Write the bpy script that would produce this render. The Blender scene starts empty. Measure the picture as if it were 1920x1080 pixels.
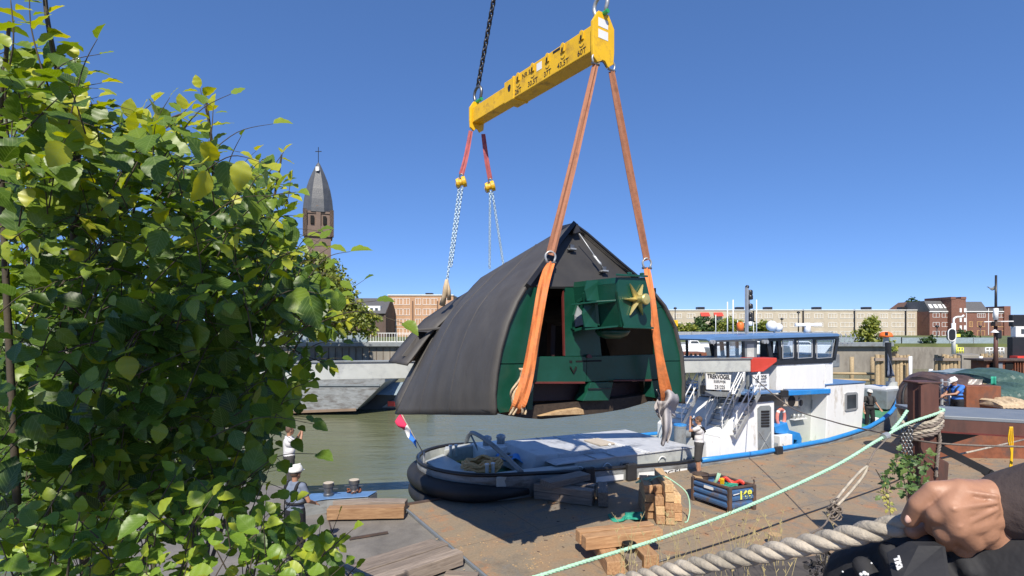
import bpy, bmesh, math, random
from mathutils import Vector, Matrix
S = bpy.context.scene
COL = S.collection
R_ = math.radians
# ---------------------------------------------------------------- camera, sky, sun, exposure
H = 4.5                      # eye height above the pontoon deck (deck = z 0)
F = 1000.0                   # focal length in photo pixels (1920 wide)
cd = bpy.data.cameras.new("camera"); cam = bpy.data.objects.new("camera", cd); COL.objects.link(cam)
cam.location = (0, 0, H); cam.rotation_euler = (R_(90), 0, 0)
cd.sensor_width = 36; cd.lens = 36 * F / 1920; cd.shift_y = 75 / 1920
cd.clip_start = 0.05; cd.clip_end = 6000
S.camera = cam
S.render.resolution_x = 1024; S.render.resolution_y = 576
SUNV = Vector((.055, .68, -.731)).normalized()      # direction the light travels
w = bpy.data.worlds.new("World"); S.world = w; w.use_nodes = True
nt = w.node_tree; nt.nodes.clear()
sky = nt.nodes.new("ShaderNodeTexSky"); sky.sky_type = 'NISHITA'; sky.sun_disc = False
sky.sun_elevation = math.asin(-SUNV.z); sky.sun_rotation = math.atan2(-SUNV.x, -SUNV.y)
sky.altitude = 3000; sky.air_density = 0.8; sky.dust_density = 0.0; sky.ozone_density = 6.0
bg = nt.nodes.new("ShaderNodeBackground"); bg.inputs[1].default_value = 0.15
ow = nt.nodes.new("ShaderNodeOutputWorld")
wb = nt.nodes.new("ShaderNodeMix"); wb.data_type = 'RGBA'; wb.blend_type = 'MULTIPLY'; wb.inputs[0].default_value = 1; wb.inputs[7].default_value = (1.10, 1.36, 2.12, 1)
gm = nt.nodes.new("ShaderNodeGamma"); gm.inputs[1].default_value = .59; hs = nt.nodes.new("ShaderNodeHueSaturation"); hs.inputs[1].default_value = 1.14
nt.links.new(sky.outputs[0], wb.inputs[6]); nt.links.new(wb.outputs[2], gm.inputs[0]); nt.links.new(gm.outputs[0], hs.inputs[4]); nt.links.new(hs.outputs[0], bg.inputs[0]); nt.links.new(bg.outputs[0], ow.inputs[0])
sd = bpy.data.lights.new("sun", 'SUN'); sd.energy = 4.5; sd.angle = R_(0.5); sd.color = (1, .935, .82)
so = bpy.data.objects.new("sun", sd); COL.objects.link(so); so.rotation_euler = SUNV.to_track_quat('-Z', 'Y').to_euler()
so.location = (0, 0, 60)
S.view_settings.view_transform = 'Standard'; S.view_settings.look = 'None'
S.view_settings.exposure = 0.45; S.view_settings.gamma = 1
S.render.engine = 'CYCLES'
# ---------------------------------------------------------------- helpers
random.seed(7)
def P(px, py, D):            # photo pixel + distance -> world
    return Vector(((px - 960) / F * D, D, H + (615 - py) / F * D))
def G(px, py, z=0.0):        # photo pixel on a horizontal level -> world
    return P(px, py, (H - z) * F / (py - 615))
WLOC = {}
KS = [1.0, Vector((0, 0, 0))]      # working scale of the group being built: true point = point * scale + offset
def TR(p): return Vector(p) * KS[0] + KS[1]
def wl(o): return WLOC.get(o.name, Vector((0, 0, 0))) if o else Vector((0, 0, 0))
def meta(o, label=None, cat=None, group=None, kind=None):
    if label: o["label"] = label
    if cat: o["category"] = cat
    if group: o["group"] = group
    if kind: o["kind"] = kind
    return o
def thing(name, label, cat, loc, group=None):
    o = bpy.data.objects.new(name, None); loc = TR(loc); COL.objects.link(o); o.location = loc; o.empty_display_size = .2
    WLOC[o.name] = Vector(loc)
    return meta(o, label, cat, group)
class MB:
    def __init__(s): s.v = []; s.f = []; s.uv = None; s.mi = []
    def add(s, vs, fs):
        b = len(s.v); s.v += [Vector(v) for v in vs]; s.f += [tuple(b + i for i in f) for f in fs]; return s
    def poly(s, pts): return s.add(pts, [tuple(range(len(pts)))])
    def prism(s, pts, vec):
        pts = [Vector(p) for p in pts]; vec = Vector(vec); n = len(pts)
        return s.add(pts + [p + vec for p in pts], [tuple(range(n)), tuple(range(2 * n - 1, n - 1, -1))] +
                     [(i, i + n, (i + 1) % n + n, (i + 1) % n) for i in range(n)])
    def box(s, c, d, rz=0, M=None):
        M = M or Matrix.Rotation(rz, 3, 'Z'); c = Vector(c); x, y, z = d[0] / 2, d[1] / 2, d[2] / 2
        vs = [c + M @ Vector(q) for q in ((-x, -y, -z), (x, -y, -z), (x, y, -z), (-x, y, -z), (-x, -y, z), (x, -y, z), (x, y, z), (-x, y, z))]
        return s.add(vs, [(0, 3, 2, 1), (4, 5, 6, 7), (0, 1, 5, 4), (1, 2, 6, 5), (2, 3, 7, 6), (3, 0, 4, 7)])
    def bar(s, a, b, wd, ht, up=(0, 0, 1)):       # box beam a->b, width wd, height ht
        a = Vector(a); b = Vector(b); x = (b - a); L = x.length; x.normalize(); up = Vector(up)
        y = up.cross(x)
        if y.length < 1e-4: y = Vector((1, 0, 0)).cross(x)
        y.normalize(); z = x.cross(y); M = Matrix((x, y, z)).transposed()
        return s.box((a + b) / 2, (L, wd, ht), M=M)
    def tube(s, path, r, n=8, closed=False, cap=True):
        path = [Vector(p) for p in path]; m = len(path)
        rr = r if isinstance(r, (list, tuple)) else [r] * m
        t0 = (path[1] - path[0]).normalized(); nrm = t0.orthogonal().normalized(); vs = []
        for i, p in enumerate(path):
            if closed: t = (path[(i + 1) % m] - path[i - 1])
            else: t = path[min(i + 1, m - 1)] - path[max(i - 1, 0)]
            if t.length < 1e-9: t = t0
            t.normalize(); nrm = (nrm - t * nrm.dot(t)); 
            if nrm.length < 1e-6: nrm = t.orthogonal()
            nrm.normalize(); bn = t.cross(nrm)
            for k in range(n):
                a = 2 * math.pi * k / n; vs.append(p + (nrm * math.cos(a) + bn * math.sin(a)) * rr[i])
        fs = []
        for i in range(m if closed else m - 1):
            j = (i + 1) % m
            for k in range(n):
                q = (k + 1) % n; fs.append((i * n + k, i * n + q, j * n + q, j * n + k))
        if cap and not closed: fs += [tuple(range(n))[::-1], tuple(range((m - 1) * n, m * n))]
        return s.add(vs, fs)
    def lathe(s, prof, c, n=16, M=None):          # prof: [(r, z)]
        M = M or Matrix.Identity(3); c = Vector(c); vs = []; fs = []; m = len(prof)
        for r, z in prof:
            for k in range(n):
                a = 2 * math.pi * k / n; vs.append(c + M @ Vector((max(r, 1e-4) * math.cos(a), max(r, 1e-4) * math.sin(a), z)))
        for i in range(m - 1):
            for k in range(n):
                q = (k + 1) % n; fs.append((i * n + k, i * n + q, (i + 1) * n + q, (i + 1) * n + k))
        fs += [tuple(range(n))[::-1], tuple(range((m - 1) * n, m * n))]
        return s.add(vs, fs)
    def cyl(s, a, b, r, n=16, r2=None):
        return s.tube([a, b], [r, r if r2 is None else r2], n)
    def ball(s, c, r, n=12, m=8, M=None):
        if not isinstance(r, (tuple, list)): r = (r, r, r)
        M = M or Matrix.Identity(3); c = Vector(c); vs = []; fs = []
        for i in range(1, m):
            th = math.pi * i / m
            for k in range(n):
                a = 2 * math.pi * k / n
                vs.append(c + M @ Vector((r[0] * math.sin(th) * math.cos(a), r[1] * math.sin(th) * math.sin(a), r[2] * math.cos(th))))
        vs += [c + M @ Vector((0, 0, r[2])), c + M @ Vector((0, 0, -r[2]))]; t = len(vs) - 2
        for i in range(m - 2):
            for k in range(n):
                q = (k + 1) % n; fs.append((i * n + k, (i + 1) * n + k, (i + 1) * n + q, i * n + q))
        for k in range(n):
            q = (k + 1) % n; fs.append((t, k, q)); fs.append((t + 1, (m - 2) * n + q, (m - 2) * n + k))
        return s.add(vs, fs)
    def caps(s, a, b, ra, rb=None, n=14):         # capsule with two radii
        a = Vector(a); b = Vector(b); rb = ra if rb is None else rb
        d = (b - a); L = d.length
        if L < 1e-6: return s.ball(a, ra)
        d.normalize(); pr = []
        path = []; rr = []
        for i in range(5):
            t = math.pi / 2 * i / 4; path.append(a - d * ra * math.cos(t)); rr.append(max(ra * math.sin(t), ra * .05))
        for i in range(5):
            t = math.pi / 2 * i / 4; path.append(b + d * rb * math.sin(t)); rr.append(max(rb * math.cos(t), rb * .05))
        return s.tube(path, rr, n)
    def grid(s, fn, nu, nv, cu=False):
        vs = [fn(i / nu, j / nv) for j in range(nv + 1) for i in range(nu + 1)]
        fs = [(j * (nu + 1) + i, j * (nu + 1) + i + 1, (j + 1) * (nu + 1) + i + 1, (j + 1) * (nu + 1) + i) for j in range(nv) for i in range(nu)]
        return s.add(vs, fs)
    def build(s, name, m, parent=None, smooth=False, bevel=0, sub=0, solid=0, remesh=0, lap=0, label=None, cat=None, group=None, kind=None, origin=None, recalc=True, seg=2):
        vs = [TR(v) for v in s.v] if KS[0] != 1 else s.v; bevel *= KS[0]; solid *= KS[0]
        lo = Vector((min(v.x for v in vs), min(v.y for v in vs), min(v.z for v in vs))); hi = Vector((max(v.x for v in vs), max(v.y for v in vs), max(v.z for v in vs)))
        c = (lo + hi) / 2
        if not parent: c.z = lo.z
        if origin is not None: c = Vector(origin)
        me = bpy.data.meshes.new(name); me.from_pydata([v - c for v in vs], [], s.f)
        if recalc:
            bm = bmesh.new(); bm.from_mesh(me); bmesh.ops.recalc_face_normals(bm, faces=bm.faces); bm.to_mesh(me); bm.free()
        if smooth: me.shade_smooth()
        if m: me.materials.append(m)
        o = bpy.data.objects.new(name, me); COL.objects.link(o)
        o.location = c - wl(parent); WLOC[o.name] = c
        if parent: o.parent = parent; KIDS.setdefault(parent.name, []).append(o)
        if solid:
            q = o.modifiers.new("solid", 'SOLIDIFY'); q.thickness = solid; q.offset = 0
        if remesh:
            q = o.modifiers.new("remesh", 'REMESH'); q.mode = 'VOXEL'; q.voxel_size = remesh; q.use_smooth_shade = True
            if lap: q = o.modifiers.new("smooth", 'SMOOTH'); q.factor = .5; q.iterations = lap
        if bevel:
            q = o.modifiers.new("bevel", 'BEVEL'); q.width = bevel; q.segments = seg; q.limit_method = 'ANGLE'; q.angle_limit = R_(40)
            q.harden_normals = False
        if sub:
            q = o.modifiers.new("sub", 'SUBSURF'); q.levels = sub; q.render_levels = sub
        meta(o, label, cat, group, kind)
        return o
def dup(root, delta, label=None, group=None):    # a copy of a thing with copies of its parts and sub-parts
    def cp(o, par):
        c = o.copy(); COL.objects.link(c)
        if par: c.parent = par; KIDS.setdefault(par.name, []).append(c)
        for ch in list(KIDS.get(o.name, [])): cp(ch, c)
        return c
    r = cp(root, None); r.parent = root.parent; r.location = root.location + Vector(delta)
    if label: r["label"] = label
    if group: r["group"] = group
    return r
KIDS = {}
def timber(name, a, b, wd, ht, m, parent=None, label=None, cat=None, group=None, bevel=.008, up=(0, 0, 1)):
    """beam with its own local axes, X along its length, so the grain follows it"""
    a = Vector(a); b = Vector(b); x = (b - a); L = x.length; x.normalize(); y = Vector(up).cross(x).normalized(); z = x.cross(y)
    mb = MB(); n = 7; rn = random.Random(int(abs(a.x * 977 + a.y * 131) * 100))
    # slightly uneven sawn faces
    vs = []; fs = []
    for i in range(n + 1):
        X = -L / 2 + L * i / n
        for (sy, sz) in ((-1, -1), (1, -1), (1, 1), (-1, 1)):
            vs.append((X + (rn.uniform(-.004, .004) if i in (0, n) else 0), sy * wd / 2 + rn.uniform(-.004, .004), sz * ht / 2 + rn.uniform(-.003, .003)))
    for i in range(n):
        for k in range(4):
            q = (k + 1) % 4; fs.append((i * 4 + k, i * 4 + q, (i + 1) * 4 + q, (i + 1) * 4 + k))
    fs += [(3, 2, 1, 0), (n * 4, n * 4 + 1, n * 4 + 2, n * 4 + 3)]
    mb.add(vs, fs); o = mb.build(name, m, None, bevel=bevel, origin=(0, 0, 0), seg=1)
    o.matrix_world = Matrix.Translation((a + b) / 2) @ Matrix((x, y, z)).transposed().to_4x4()
    WLOC[o.name] = (a + b) / 2
    if parent:
        o.parent = parent; o.location = (a + b) / 2 - wl(parent)
    meta(o, label, cat, group); return o
def helix_rope(path, R, strands=3, pitch=None, n=7, step=None):
    """twisted rope: several strands winding round a path"""
    path = [Vector(p) for p in path]; pitch = pitch or R * 7; step = step or pitch / 12
    pts = []
    for i in range(len(path) - 1):
        L = (path[i + 1] - path[i]).length; k = max(1, int(L / step))
        pts += [path[i].lerp(path[i + 1], j / k) for j in range(k)]
    pts.append(path[-1]); mb = MB(); N = len(pts); fr = []; nrm = (pts[1] - pts[0]).orthogonal().normalized(); s = 0
    for i in range(N):
        t = (pts[min(i + 1, N - 1)] - pts[max(i - 1, 0)]).normalized(); nrm = (nrm - t * nrm.dot(t)).normalized()
        if i: s += (pts[i] - pts[i - 1]).length
        fr.append((pts[i], nrm.copy(), t.cross(nrm), s))
    for k in range(strands):
        q = []
        for p, a, b, s in fr:
            an = 2 * math.pi * (s / pitch + k / strands); q.append(p + (a * math.cos(an) + b * math.sin(an)) * R * .5)
        mb.tube(q, R * .56, n)
    return mb
def sag(a, b, d, n=24):
    a = Vector(a); b = Vector(b); return [a.lerp(b, i / n) - Vector((0, 0, 4 * d * (i / n) * (1 - i / n))) for i in range(n + 1)]
def smooth_path(pts, k=8):
    pts = [Vector(p) for p in pts]; out = []
    for i in range(len(pts) - 1):
        p0 = pts[max(i - 1, 0)]; p1 = pts[i]; p2 = pts[i + 1]; p3 = pts[min(i + 2, len(pts) - 1)]
        for j in range(k):
            t = j / k; out.append(.5 * ((2 * p1) + (p2 - p0) * t + (2 * p0 - 5 * p1 + 4 * p2 - p3) * t * t + (3 * p1 - p0 - 3 * p2 + p3) * t ** 3))
    out.append(pts[-1]); return out
def text(s, size, o, xdir, ydir, m, parent, name="lettering", label=None, ext=.002, sx=1.0, bold=0):
    """lettering as real raised geometry, centred at o"""
    cu = bpy.data.curves.new("t", 'FONT'); cu.body = s; cu.size = size; cu.align_x = 'CENTER'; cu.align_y = 'CENTER'; cu.extrude = ext; cu.offset = bold
    t = bpy.data.objects.new("t", cu); COL.objects.link(t)
    dg = bpy.context.evaluated_depsgraph_get(); me = bpy.data.meshes.new_from_object(t.evaluated_get(dg)); bpy.data.objects.remove(t); bpy.data.curves.remove(cu)
    X = Vector(xdir).normalized(); Y = Vector(ydir).normalized(); Z = X.cross(Y).normalized(); o = TR(o); size *= 1
    ob = bpy.data.objects.new(name, me); COL.objects.link(ob); me.name = name
    me.transform(Matrix((X * sx * KS[0], Y * KS[0], Z * KS[0])).transposed().to_4x4()); me.materials.clear(); me.materials.append(m)
    ob.parent = parent; ob.location = o - wl(parent); WLOC[ob.name] = o; meta(ob, label); return ob
# ---------------------------------------------------------------- materials
def new_mat(name):
    m = bpy.data.materials.new(name); m.use_nodes = True; nt = m.node_tree; b = nt.nodes["Principled BSDF"]; return m, nt, b
def N(nt, t, **k):
    n = nt.nodes.new(t)
    for a, b in k.items(): setattr(n, a, b)
    return n
def ramp(nt, fac, stops):
    r = N(nt, "ShaderNodeValToRGB"); e = r.color_ramp.elements
    while len(e) < len(stops): e.new(.5)
    for el, (p, c) in zip(e, stops): el.position = p; el.color = (*c, 1) if len(c) == 3 else c
    nt.links.new(fac, r.inputs[0]); return r.outputs[0]
def noise(nt, vec, scale, detail=5, rough=.6, dist=0):
    n = N(nt, "ShaderNodeTexNoise"); n.inputs["Scale"].default_value = scale; n.inputs["Detail"].default_value = detail
    n.inputs["Roughness"].default_value = rough; n.inputs["Distortion"].default_value = dist
    if vec: nt.links.new(vec, n.inputs["Vector"])
    return n.outputs["Fac"]
def coord(nt, scale=(1, 1, 1), out="Object", rot=(0, 0, 0)):
    tc = N(nt, "ShaderNodeTexCoord"); mp = N(nt, "ShaderNodeMapping"); mp.inputs["Scale"].default_value = scale; mp.inputs["Rotation"].default_value = rot
    nt.links.new(tc.outputs[out], mp.inputs[0]); return mp.outputs[0]
def mix(nt, fac, a, b, mode='MIX'):
    m = N(nt, "ShaderNodeMix", data_type='RGBA', blend_type=mode)
    for sock, v in ((m.inputs[0], fac), (m.inputs[6], a), (m.inputs[7], b)):
        if isinstance(v, (int, float)): sock.default_value = v
        elif isinstance(v, (tuple, list)): sock.default_value = (*v, 1) if len(v) == 3 else v
        else: nt.links.new(v, sock)
    return m.outputs[2]
def bump(nt, b, h, strength=.3, dist=.02):
    n = N(nt, "ShaderNodeBump"); n.inputs["Strength"].default_value = strength; n.inputs["Distance"].default_value = dist
    nt.links.new(h, n.inputs["Height"]); nt.links.new(n.outputs[0], b.inputs["Normal"]); return n
def mat(name, c, rough=.6, metal=0, var=.18, scale=3, bmp=.1, bscale=40, bdist=.004, dirt=None, dirtamt=.5, dscale=1.2, stretch=(1, 1, 1), coat=0):
    m, nt, b = new_mat(name); v = coord(nt, stretch)
    n1 = noise(nt, v, scale, 6, .65)
    lo = tuple(x * (1 - var) for x in c); hi = tuple(min(1, x * (1 + var)) for x in c)
    colr = ramp(nt, n1, [(.3, lo), (.7, hi)])
    if dirt:
        n2 = noise(nt, v, dscale, 8, .7); k = ramp(nt, n2, [(.62 - dirtamt * .3, (0, 0, 0)), (.72 - dirtamt * .15, (1, 1, 1))])
        colr = mix(nt, k, colr, dirt)
    nt.links.new(colr, b.inputs["Base Color"]); b.inputs["Metallic"].default_value = metal
    rr = ramp(nt, n1, [(.3, (rough * .85,) * 3), (.7, (min(1, rough * 1.15),) * 3)]); nt.links.new(rr, b.inputs["Roughness"])
    if bmp: bump(nt, b, noise(nt, v, bscale, 5, .6), bmp, bdist)
    if coat: b.inputs["Coat Weight"].default_value = coat; b.inputs["Coat Roughness"].default_value = .15
    return m
def wood(name, dark, light, rough=.75, grain=14, patch=None):
    m, nt, b = new_mat(name); v = coord(nt, (.6, 7, 7)); v2 = coord(nt, (1, 1, 1))
    oi = N(nt, "ShaderNodeObjectInfo")
    ad = N(nt, "ShaderNodeVectorMath", operation='ADD'); nt.links.new(v, ad.inputs[0]); 
    sc = N(nt, "ShaderNodeMath", operation='MULTIPLY'); sc.inputs[1].default_value = 37; nt.links.new(oi.outputs["Random"], sc.inputs[0]); nt.links.new(sc.outputs[0], ad.inputs[1])
    g = noise(nt, ad.outputs[0], grain / 4, 9, .7, .6); c = ramp(nt, g, [(.3, dark), (.68, light)])
    if patch: c = mix(nt, ramp(nt, noise(nt, v2, 2.2, 6, .7), [(.5, (0, 0, 0)), (.68, (.75,) * 3)]), c, patch)
    hv = N(nt, "ShaderNodeHueSaturation"); mr = N(nt, "ShaderNodeMapRange"); mr.inputs[3].default_value = .72; mr.inputs[4].default_value = 1.2
    nt.links.new(oi.outputs["Random"], mr.inputs[0]); nt.links.new(mr.outputs[0], hv.inputs["Value"]); nt.links.new(c, hv.inputs["Color"])
    nt.links.new(hv.outputs[0], b.inputs["Base Color"]); b.inputs["Roughness"].default_value = rough
    bump(nt, b, g, .5, .006); return m
def glassy(name, tint=(.9, .95, 1), clear=.8, rough=.03):
    m, nt, b = new_mat(name); nt.nodes.remove(b); out = [n for n in nt.nodes if n.type == 'OUTPUT_MATERIAL'][0]
    t = N(nt, "ShaderNodeBsdfTransparent"); t.inputs[0].default_value = (*tint, 1); g = N(nt, "ShaderNodeBsdfGlossy"); g.inputs["Roughness"].default_value = rough
    mx = N(nt, "ShaderNodeMixShader"); mx.inputs[0].default_value = 1 - clear; nt.links.new(t.outputs[0], mx.inputs[1]); nt.links.new(g.outputs[0], mx.inputs[2])
    nt.links.new(mx.outputs[0], out.inputs[0]); return m
M = {}
M['white'] = mat('white_paint', (.80, .80, .79), .35, var=.05, scale=2, bmp=.05, bscale=12, dirt=(.52, .47, .40), dirtamt=.13, dscale=2.2, stretch=(1, 1, .35))
M['blue'] = mat('blue_paint', (.03, .24, .62), .4, var=.12, scale=4, dirt=(.12, .3, .5), dirtamt=.25)
M['blueroof'] = mat('blue_roof_paint', (.11, .22, .42), .45, var=.1, scale=2)
M['grey'] = mat('light_grey_paint', (.46, .475, .45), .45, var=.08, scale=3, dirt=(.30, .31, .31), dirtamt=.3)
M['deckgrey'] = mat('grey_deck_paint', (.50, .51, .53), .6, var=.1, scale=3, dirt=(.25, .26, .28), dirtamt=.35)
M['midgrey'] = mat('mid_grey_paint', (.22, .24, .25), .5, var=.1, dirt=(.15, .14, .13), dirtamt=.3)
M['hullgrey'] = mat('hull_grey_paint', (.25, .26, .26), .55, var=.18, scale=2, dirt=(.13, .12, .11), dirtamt=.45, stretch=(1, 1, 3))
M['galv'] = mat('galvanised_steel', (.45, .46, .46), .45, .5, var=.12, scale=6)
M['black'] = mat('black_rubber', (.022, .022, .024), .6, var=.3, bmp=.3, bscale=15)
M['blackp'] = mat('black_paint', (.02, .02, .022), .35, var=.2)
M['dark'] = mat('dark_interior', (.004, .0038, .0036), .9, var=.3)  # near-black colour stands in for shade inside openings and gaps
M['steel'] = mat('worn_steel', (.20, .20, .20), .4, .8, var=.25, scale=10)
M['chainm'] = mat('chain_steel', (.06, .06, .065), .4, .7, var=.3, scale=10)
M['green'] = mat('mill_green_paint', (.007, .062, .037), .34, var=.15, scale=2, bmp=.08, bscale=9, dirt=(.010, .078, .055), dirtamt=.3)
M['redp'] = mat('oxide_red_paint', (.13, .025, .02), .5, var=.2)
M['maroon'] = mat('dark_red_primer', (.050, .022, .020), .6, var=.2)
M['yellow'] = mat('yellow_paint', (.84, .49, .012), .4, var=.12, scale=2, dirt=(.50, .29, .03), dirtamt=.42, dscale=4)
M['gold'] = mat('gold_paint', (.72, .58, .22), .3, .6, var=.1)
M['orange'] = mat('orange_paint', (.85, .18, .03), .45, var=.1)
M['red'] = mat('red_paint', (.50, .05, .03), .42, var=.1, scale=2)
M['brightred'] = mat('bright_red', (.75, .06, .04), .5, var=.1)
M['greendeck'] = mat('green_deck_paint', (.08, .25, .14), .55, var=.15)
M['skin'] = mat('skin', (.40, .205, .125), .5, var=.14, scale=22, bmp=.28, bscale=140, bdist=.0015)
M['hairbrown'] = mat('brown_hair', (.10, .06, .04), .7)
M['cloth_black'] = mat('black_cloth', (.014, .014, .017), .85, var=.3, bmp=.4, bscale=60)
M['cloth_grey'] = mat('grey_shorts_cloth', (.05, .047, .045), .85, var=.25)
M['cloth_white'] = mat('white_cloth', (.62, .60, .60), .85, var=.1)
M['cloth_blue'] = mat('blue_shirt_cloth', (.05, .19, .62), .85, var=.12)
M['denim'] = mat('grey_blue_cloth', (.16, .19, .26), .85, var=.15)
M['helmet'] = mat('white_helmet', (.82, .80, .74), .3, var=.05)
M['wrap'] = mat('grey_felt', (.40, .37, .37), .95, var=.18, scale=6, bmp=.6, bscale=50)
M['sacking'] = mat('beige_sacking', (.52, .40, .26), .95, var=.25, scale=8, bmp=.6, bscale=40)
M['sling_orange'] = mat('orange_sling', (.68, .20, .055), .75, var=.25, scale=5, bmp=.5, bscale=60, dirt=(.50, .17, .06), dirtamt=.4, dscale=6)
M['sling_brown'] = mat('faded_brown_sling', (.42, .18, .10), .8, var=.3, scale=5, bmp=.5, bscale=50, dirt=(.30, .13, .08), dirtamt=.4, dscale=5)
M['sling_red'] = mat('red_sling', (.42, .10, .10), .8, var=.3, scale=5, dirt=(.16, .04, .10), dirtamt=.4, dscale=4)
M['tealrope'] = mat('turquoise_rope', (.38, .62, .45), .7, var=.15, scale=20)
M['teal'] = mat('teal_strap', (.03, .32, .22), .7, var=.2)
M['ropewhite'] = mat('old_white_rope', (.46, .40, .32), .95, var=.3, scale=14, bmp=1.0, bscale=90, bdist=.004, dirt=(.26, .23, .18), dirtamt=.5, dscale=5)
M['ropetan'] = mat('tan_hawser', (.72, .42, .18), .85, var=.2, scale=12)
M['wire'] = mat('wire_rope', (.22, .18, .15), .7, .2, var=.3, scale=30)
M['cream'] = mat('cream_render', (.50, .43, .34), .85, var=.08)
M['glass'] = glassy('cabin_glass')
M['binblue'] = mat('bin_blue_paint', (.05, .12, .26), .5, var=.25, scale=5, dirt=(.11, .09, .085), dirtamt=.45, dscale=3)
M['dirtybrown'] = mat('rusty_dark_steel', (.085, .06, .05), .7, var=.3, dirt=(.17, .07, .03), dirtamt=.35)
M['pile'] = mat('red_brown_pile_steel', (.12, .050, .036), .6, var=.25, scale=3, dirt=(.055, .035, .03), dirtamt=.45, dscale=1.6, stretch=(1, 1, .3))
M['greytop'] = mat('grey_plate', (.20, .22, .24), .5, .1, var=.12)
M['timber'] = wood('sawn_timber', (.26, .13, .06), (.56, .34, .18))
M['timberlt'] = wood('pale_sawn_timber', (.42, .25, .12), (.72, .50, .27))
M['timberold'] = wood('weathered_timber', (.14, .11, .09), (.36, .29, .235))
M['pilewood'] = wood('mooring_pile_wood', (.22, .16, .09), (.60, .45, .26))
def bitumen():
    m, nt, b = new_mat('bitumen_felt'); v = coord(nt); v2 = coord(nt, (1, 1, .18), rot=(0, R_(28), R_(33)))
    s = noise(nt, v2, 2.2, 5, .6); f = noise(nt, v, 120, 3, .7); d = noise(nt, v, 1.1, 6, .65)
    c = ramp(nt, s, [(.3, (.056, .050, .045)), (.7, (.080, .073, .067))]); c = mix(nt, ramp(nt, d, [(.5, (0, 0, 0)), (.75, (.5, .5, .5))]), c, (.104, .096, .087))
    nt.links.new(c, b.inputs["Base Color"]); b.inputs["Roughness"].default_value = .62
    ad = N(nt, "ShaderNodeMath", operation='MULTIPLY_ADD'); ad.inputs[1].default_value = .04; nt.links.new(f, ad.inputs[0]); nt.links.new(s, ad.inputs[2])
    bump(nt, b, ad.outputs[0], .45, .05); return m
M['bitumen'] = bitumen()
M['feltdark'] = mat('dark_gable_felt', (.036, .034, .033), .6, var=.12, scale=2, bmp=.3, bscale=60)  # one even felt tone, darker than the roof bitumen
M['shadewood'] = wood('shade_dark_wood', (.022, .015, .011), (.075, .052, .036))  # dark brown deepened to stand in for shade under the cap
def deckmat():
    m, nt, b = new_mat('rusty_deck_plate'); v = coord(nt, (1, 1, 1))
    big = noise(nt, v, .45, 7, .62, .4); mid = noise(nt, v, 1.7, 8, .72, .6); fine = noise(nt, v, 26, 6, .7)
    c = ramp(nt, big, [(.30, (.125, .103, .078)), (.46, (.215, .165, .108)), (.58, (.250, .165, .092)), (.72, (.19, .158, .115))])
    rust = ramp(nt, mid, [(.54, (0, 0, 0)), (.72, (.8, .8, .8))]); c = mix(nt, rust, c, (.35, .13, .032))
    grey = ramp(nt, noise(nt, v, .8, 8, .75, 1.2), [(.51, (0, 0, 0)), (.60, (.85, .85, .85))]); c = mix(nt, grey, c, (.155, .138, .115))
    pale = ramp(nt, noise(nt, v, 1.3, 10, .85, 1.8), [(.665, (0, 0, 0)), (.70, (.7, .7, .7))]); c = mix(nt, pale, c, (.40, .33, .22))
    c = mix(nt, .55, c, ramp(nt, fine, [(.3, (.35, .35, .35)), (.7, (1, 1, 1))]), 'MULTIPLY')
    # welded plate seams
    br = N(nt, "ShaderNodeTexBrick"); br.inputs["Scale"].default_value = 1; br.inputs["Mortar Size"].default_value = .012; br.inputs["Brick Width"].default_value = 6; br.inputs["Row Height"].default_value = 1.9
    br.inputs["Color1"].default_value = br.inputs["Color2"].default_value = (0, 0, 0, 1); br.inputs["Mortar"].default_value = (1, 1, 1, 1)
    nt.links.new(coord(nt, (1, 1, 1), rot=(0, 0, R_(-28.8))), br.inputs["Vector"])
    c = mix(nt, mix(nt, .55, (0, 0, 0), br.outputs["Color"], 'MIX'), c, (.06, .045, .035))
    hv = N(nt, "ShaderNodeHueSaturation"); hv.inputs["Value"].default_value = 1.5; hv.inputs["Saturation"].default_value = .93; nt.links.new(c, hv.inputs["Color"])
    nt.links.new(hv.outputs[0], b.inputs["Base Color"]); b.inputs["Roughness"].default_value = .78
    bump(nt, b, mid, .25, .02); return m
M['deck'] = deckmat()
def greydeck():
    m, nt, b = new_mat('grey_ramp_plate'); v = coord(nt)
    c = ramp(nt, noise(nt, v, 1.1, 8, .7, .5), [(.35, (.15, .138, .125)), (.65, (.25, .23, .205))])
    c = mix(nt, ramp(nt, noise(nt, v, 2.1, 9, .8, 1), [(.62, (0, 0, 0)), (.72, (.5, .5, .5))]), c, (.30, .25, .15))
    c = mix(nt, .4, c, ramp(nt, noise(nt, v, 30, 5, .7), [(.3, (.4, .4, .4)), (.7, (1, 1, 1))]), 'MULTIPLY')
    nt.links.new(c, b.inputs["Base Color"]); b.inputs["Roughness"].default_value = .8; bump(nt, b, noise(nt, v, 12, 5), .2, .01); return m
M['greydeck'] = greydeck()
def watermat():
    m, nt, b = new_mat('canal_water'); v = coord(nt, (.6, 1.6, 1), "Object")
    c = ramp(nt, noise(nt, v, .12, 4), [(.3, (.120, .132, .068)), (.7, (.148, .156, .085))])
    nt.links.new(c, b.inputs["Base Color"]); b.inputs["Roughness"].default_value = .12; b.inputs["IOR"].default_value = 1.27
    a = noise(nt, v, 1.3, 5, .6, .3); a2 = noise(nt, v, .3, 3, .5)
    ad = N(nt, "ShaderNodeMath", operation='MULTIPLY_ADD'); ad.inputs[1].default_value = .6; nt.links.new(a, ad.inputs[0]); nt.links.new(a2, ad.inputs[2])
    bump(nt, b, ad.outputs[0], .5, .16); return m
M['water'] = watermat()
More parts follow.
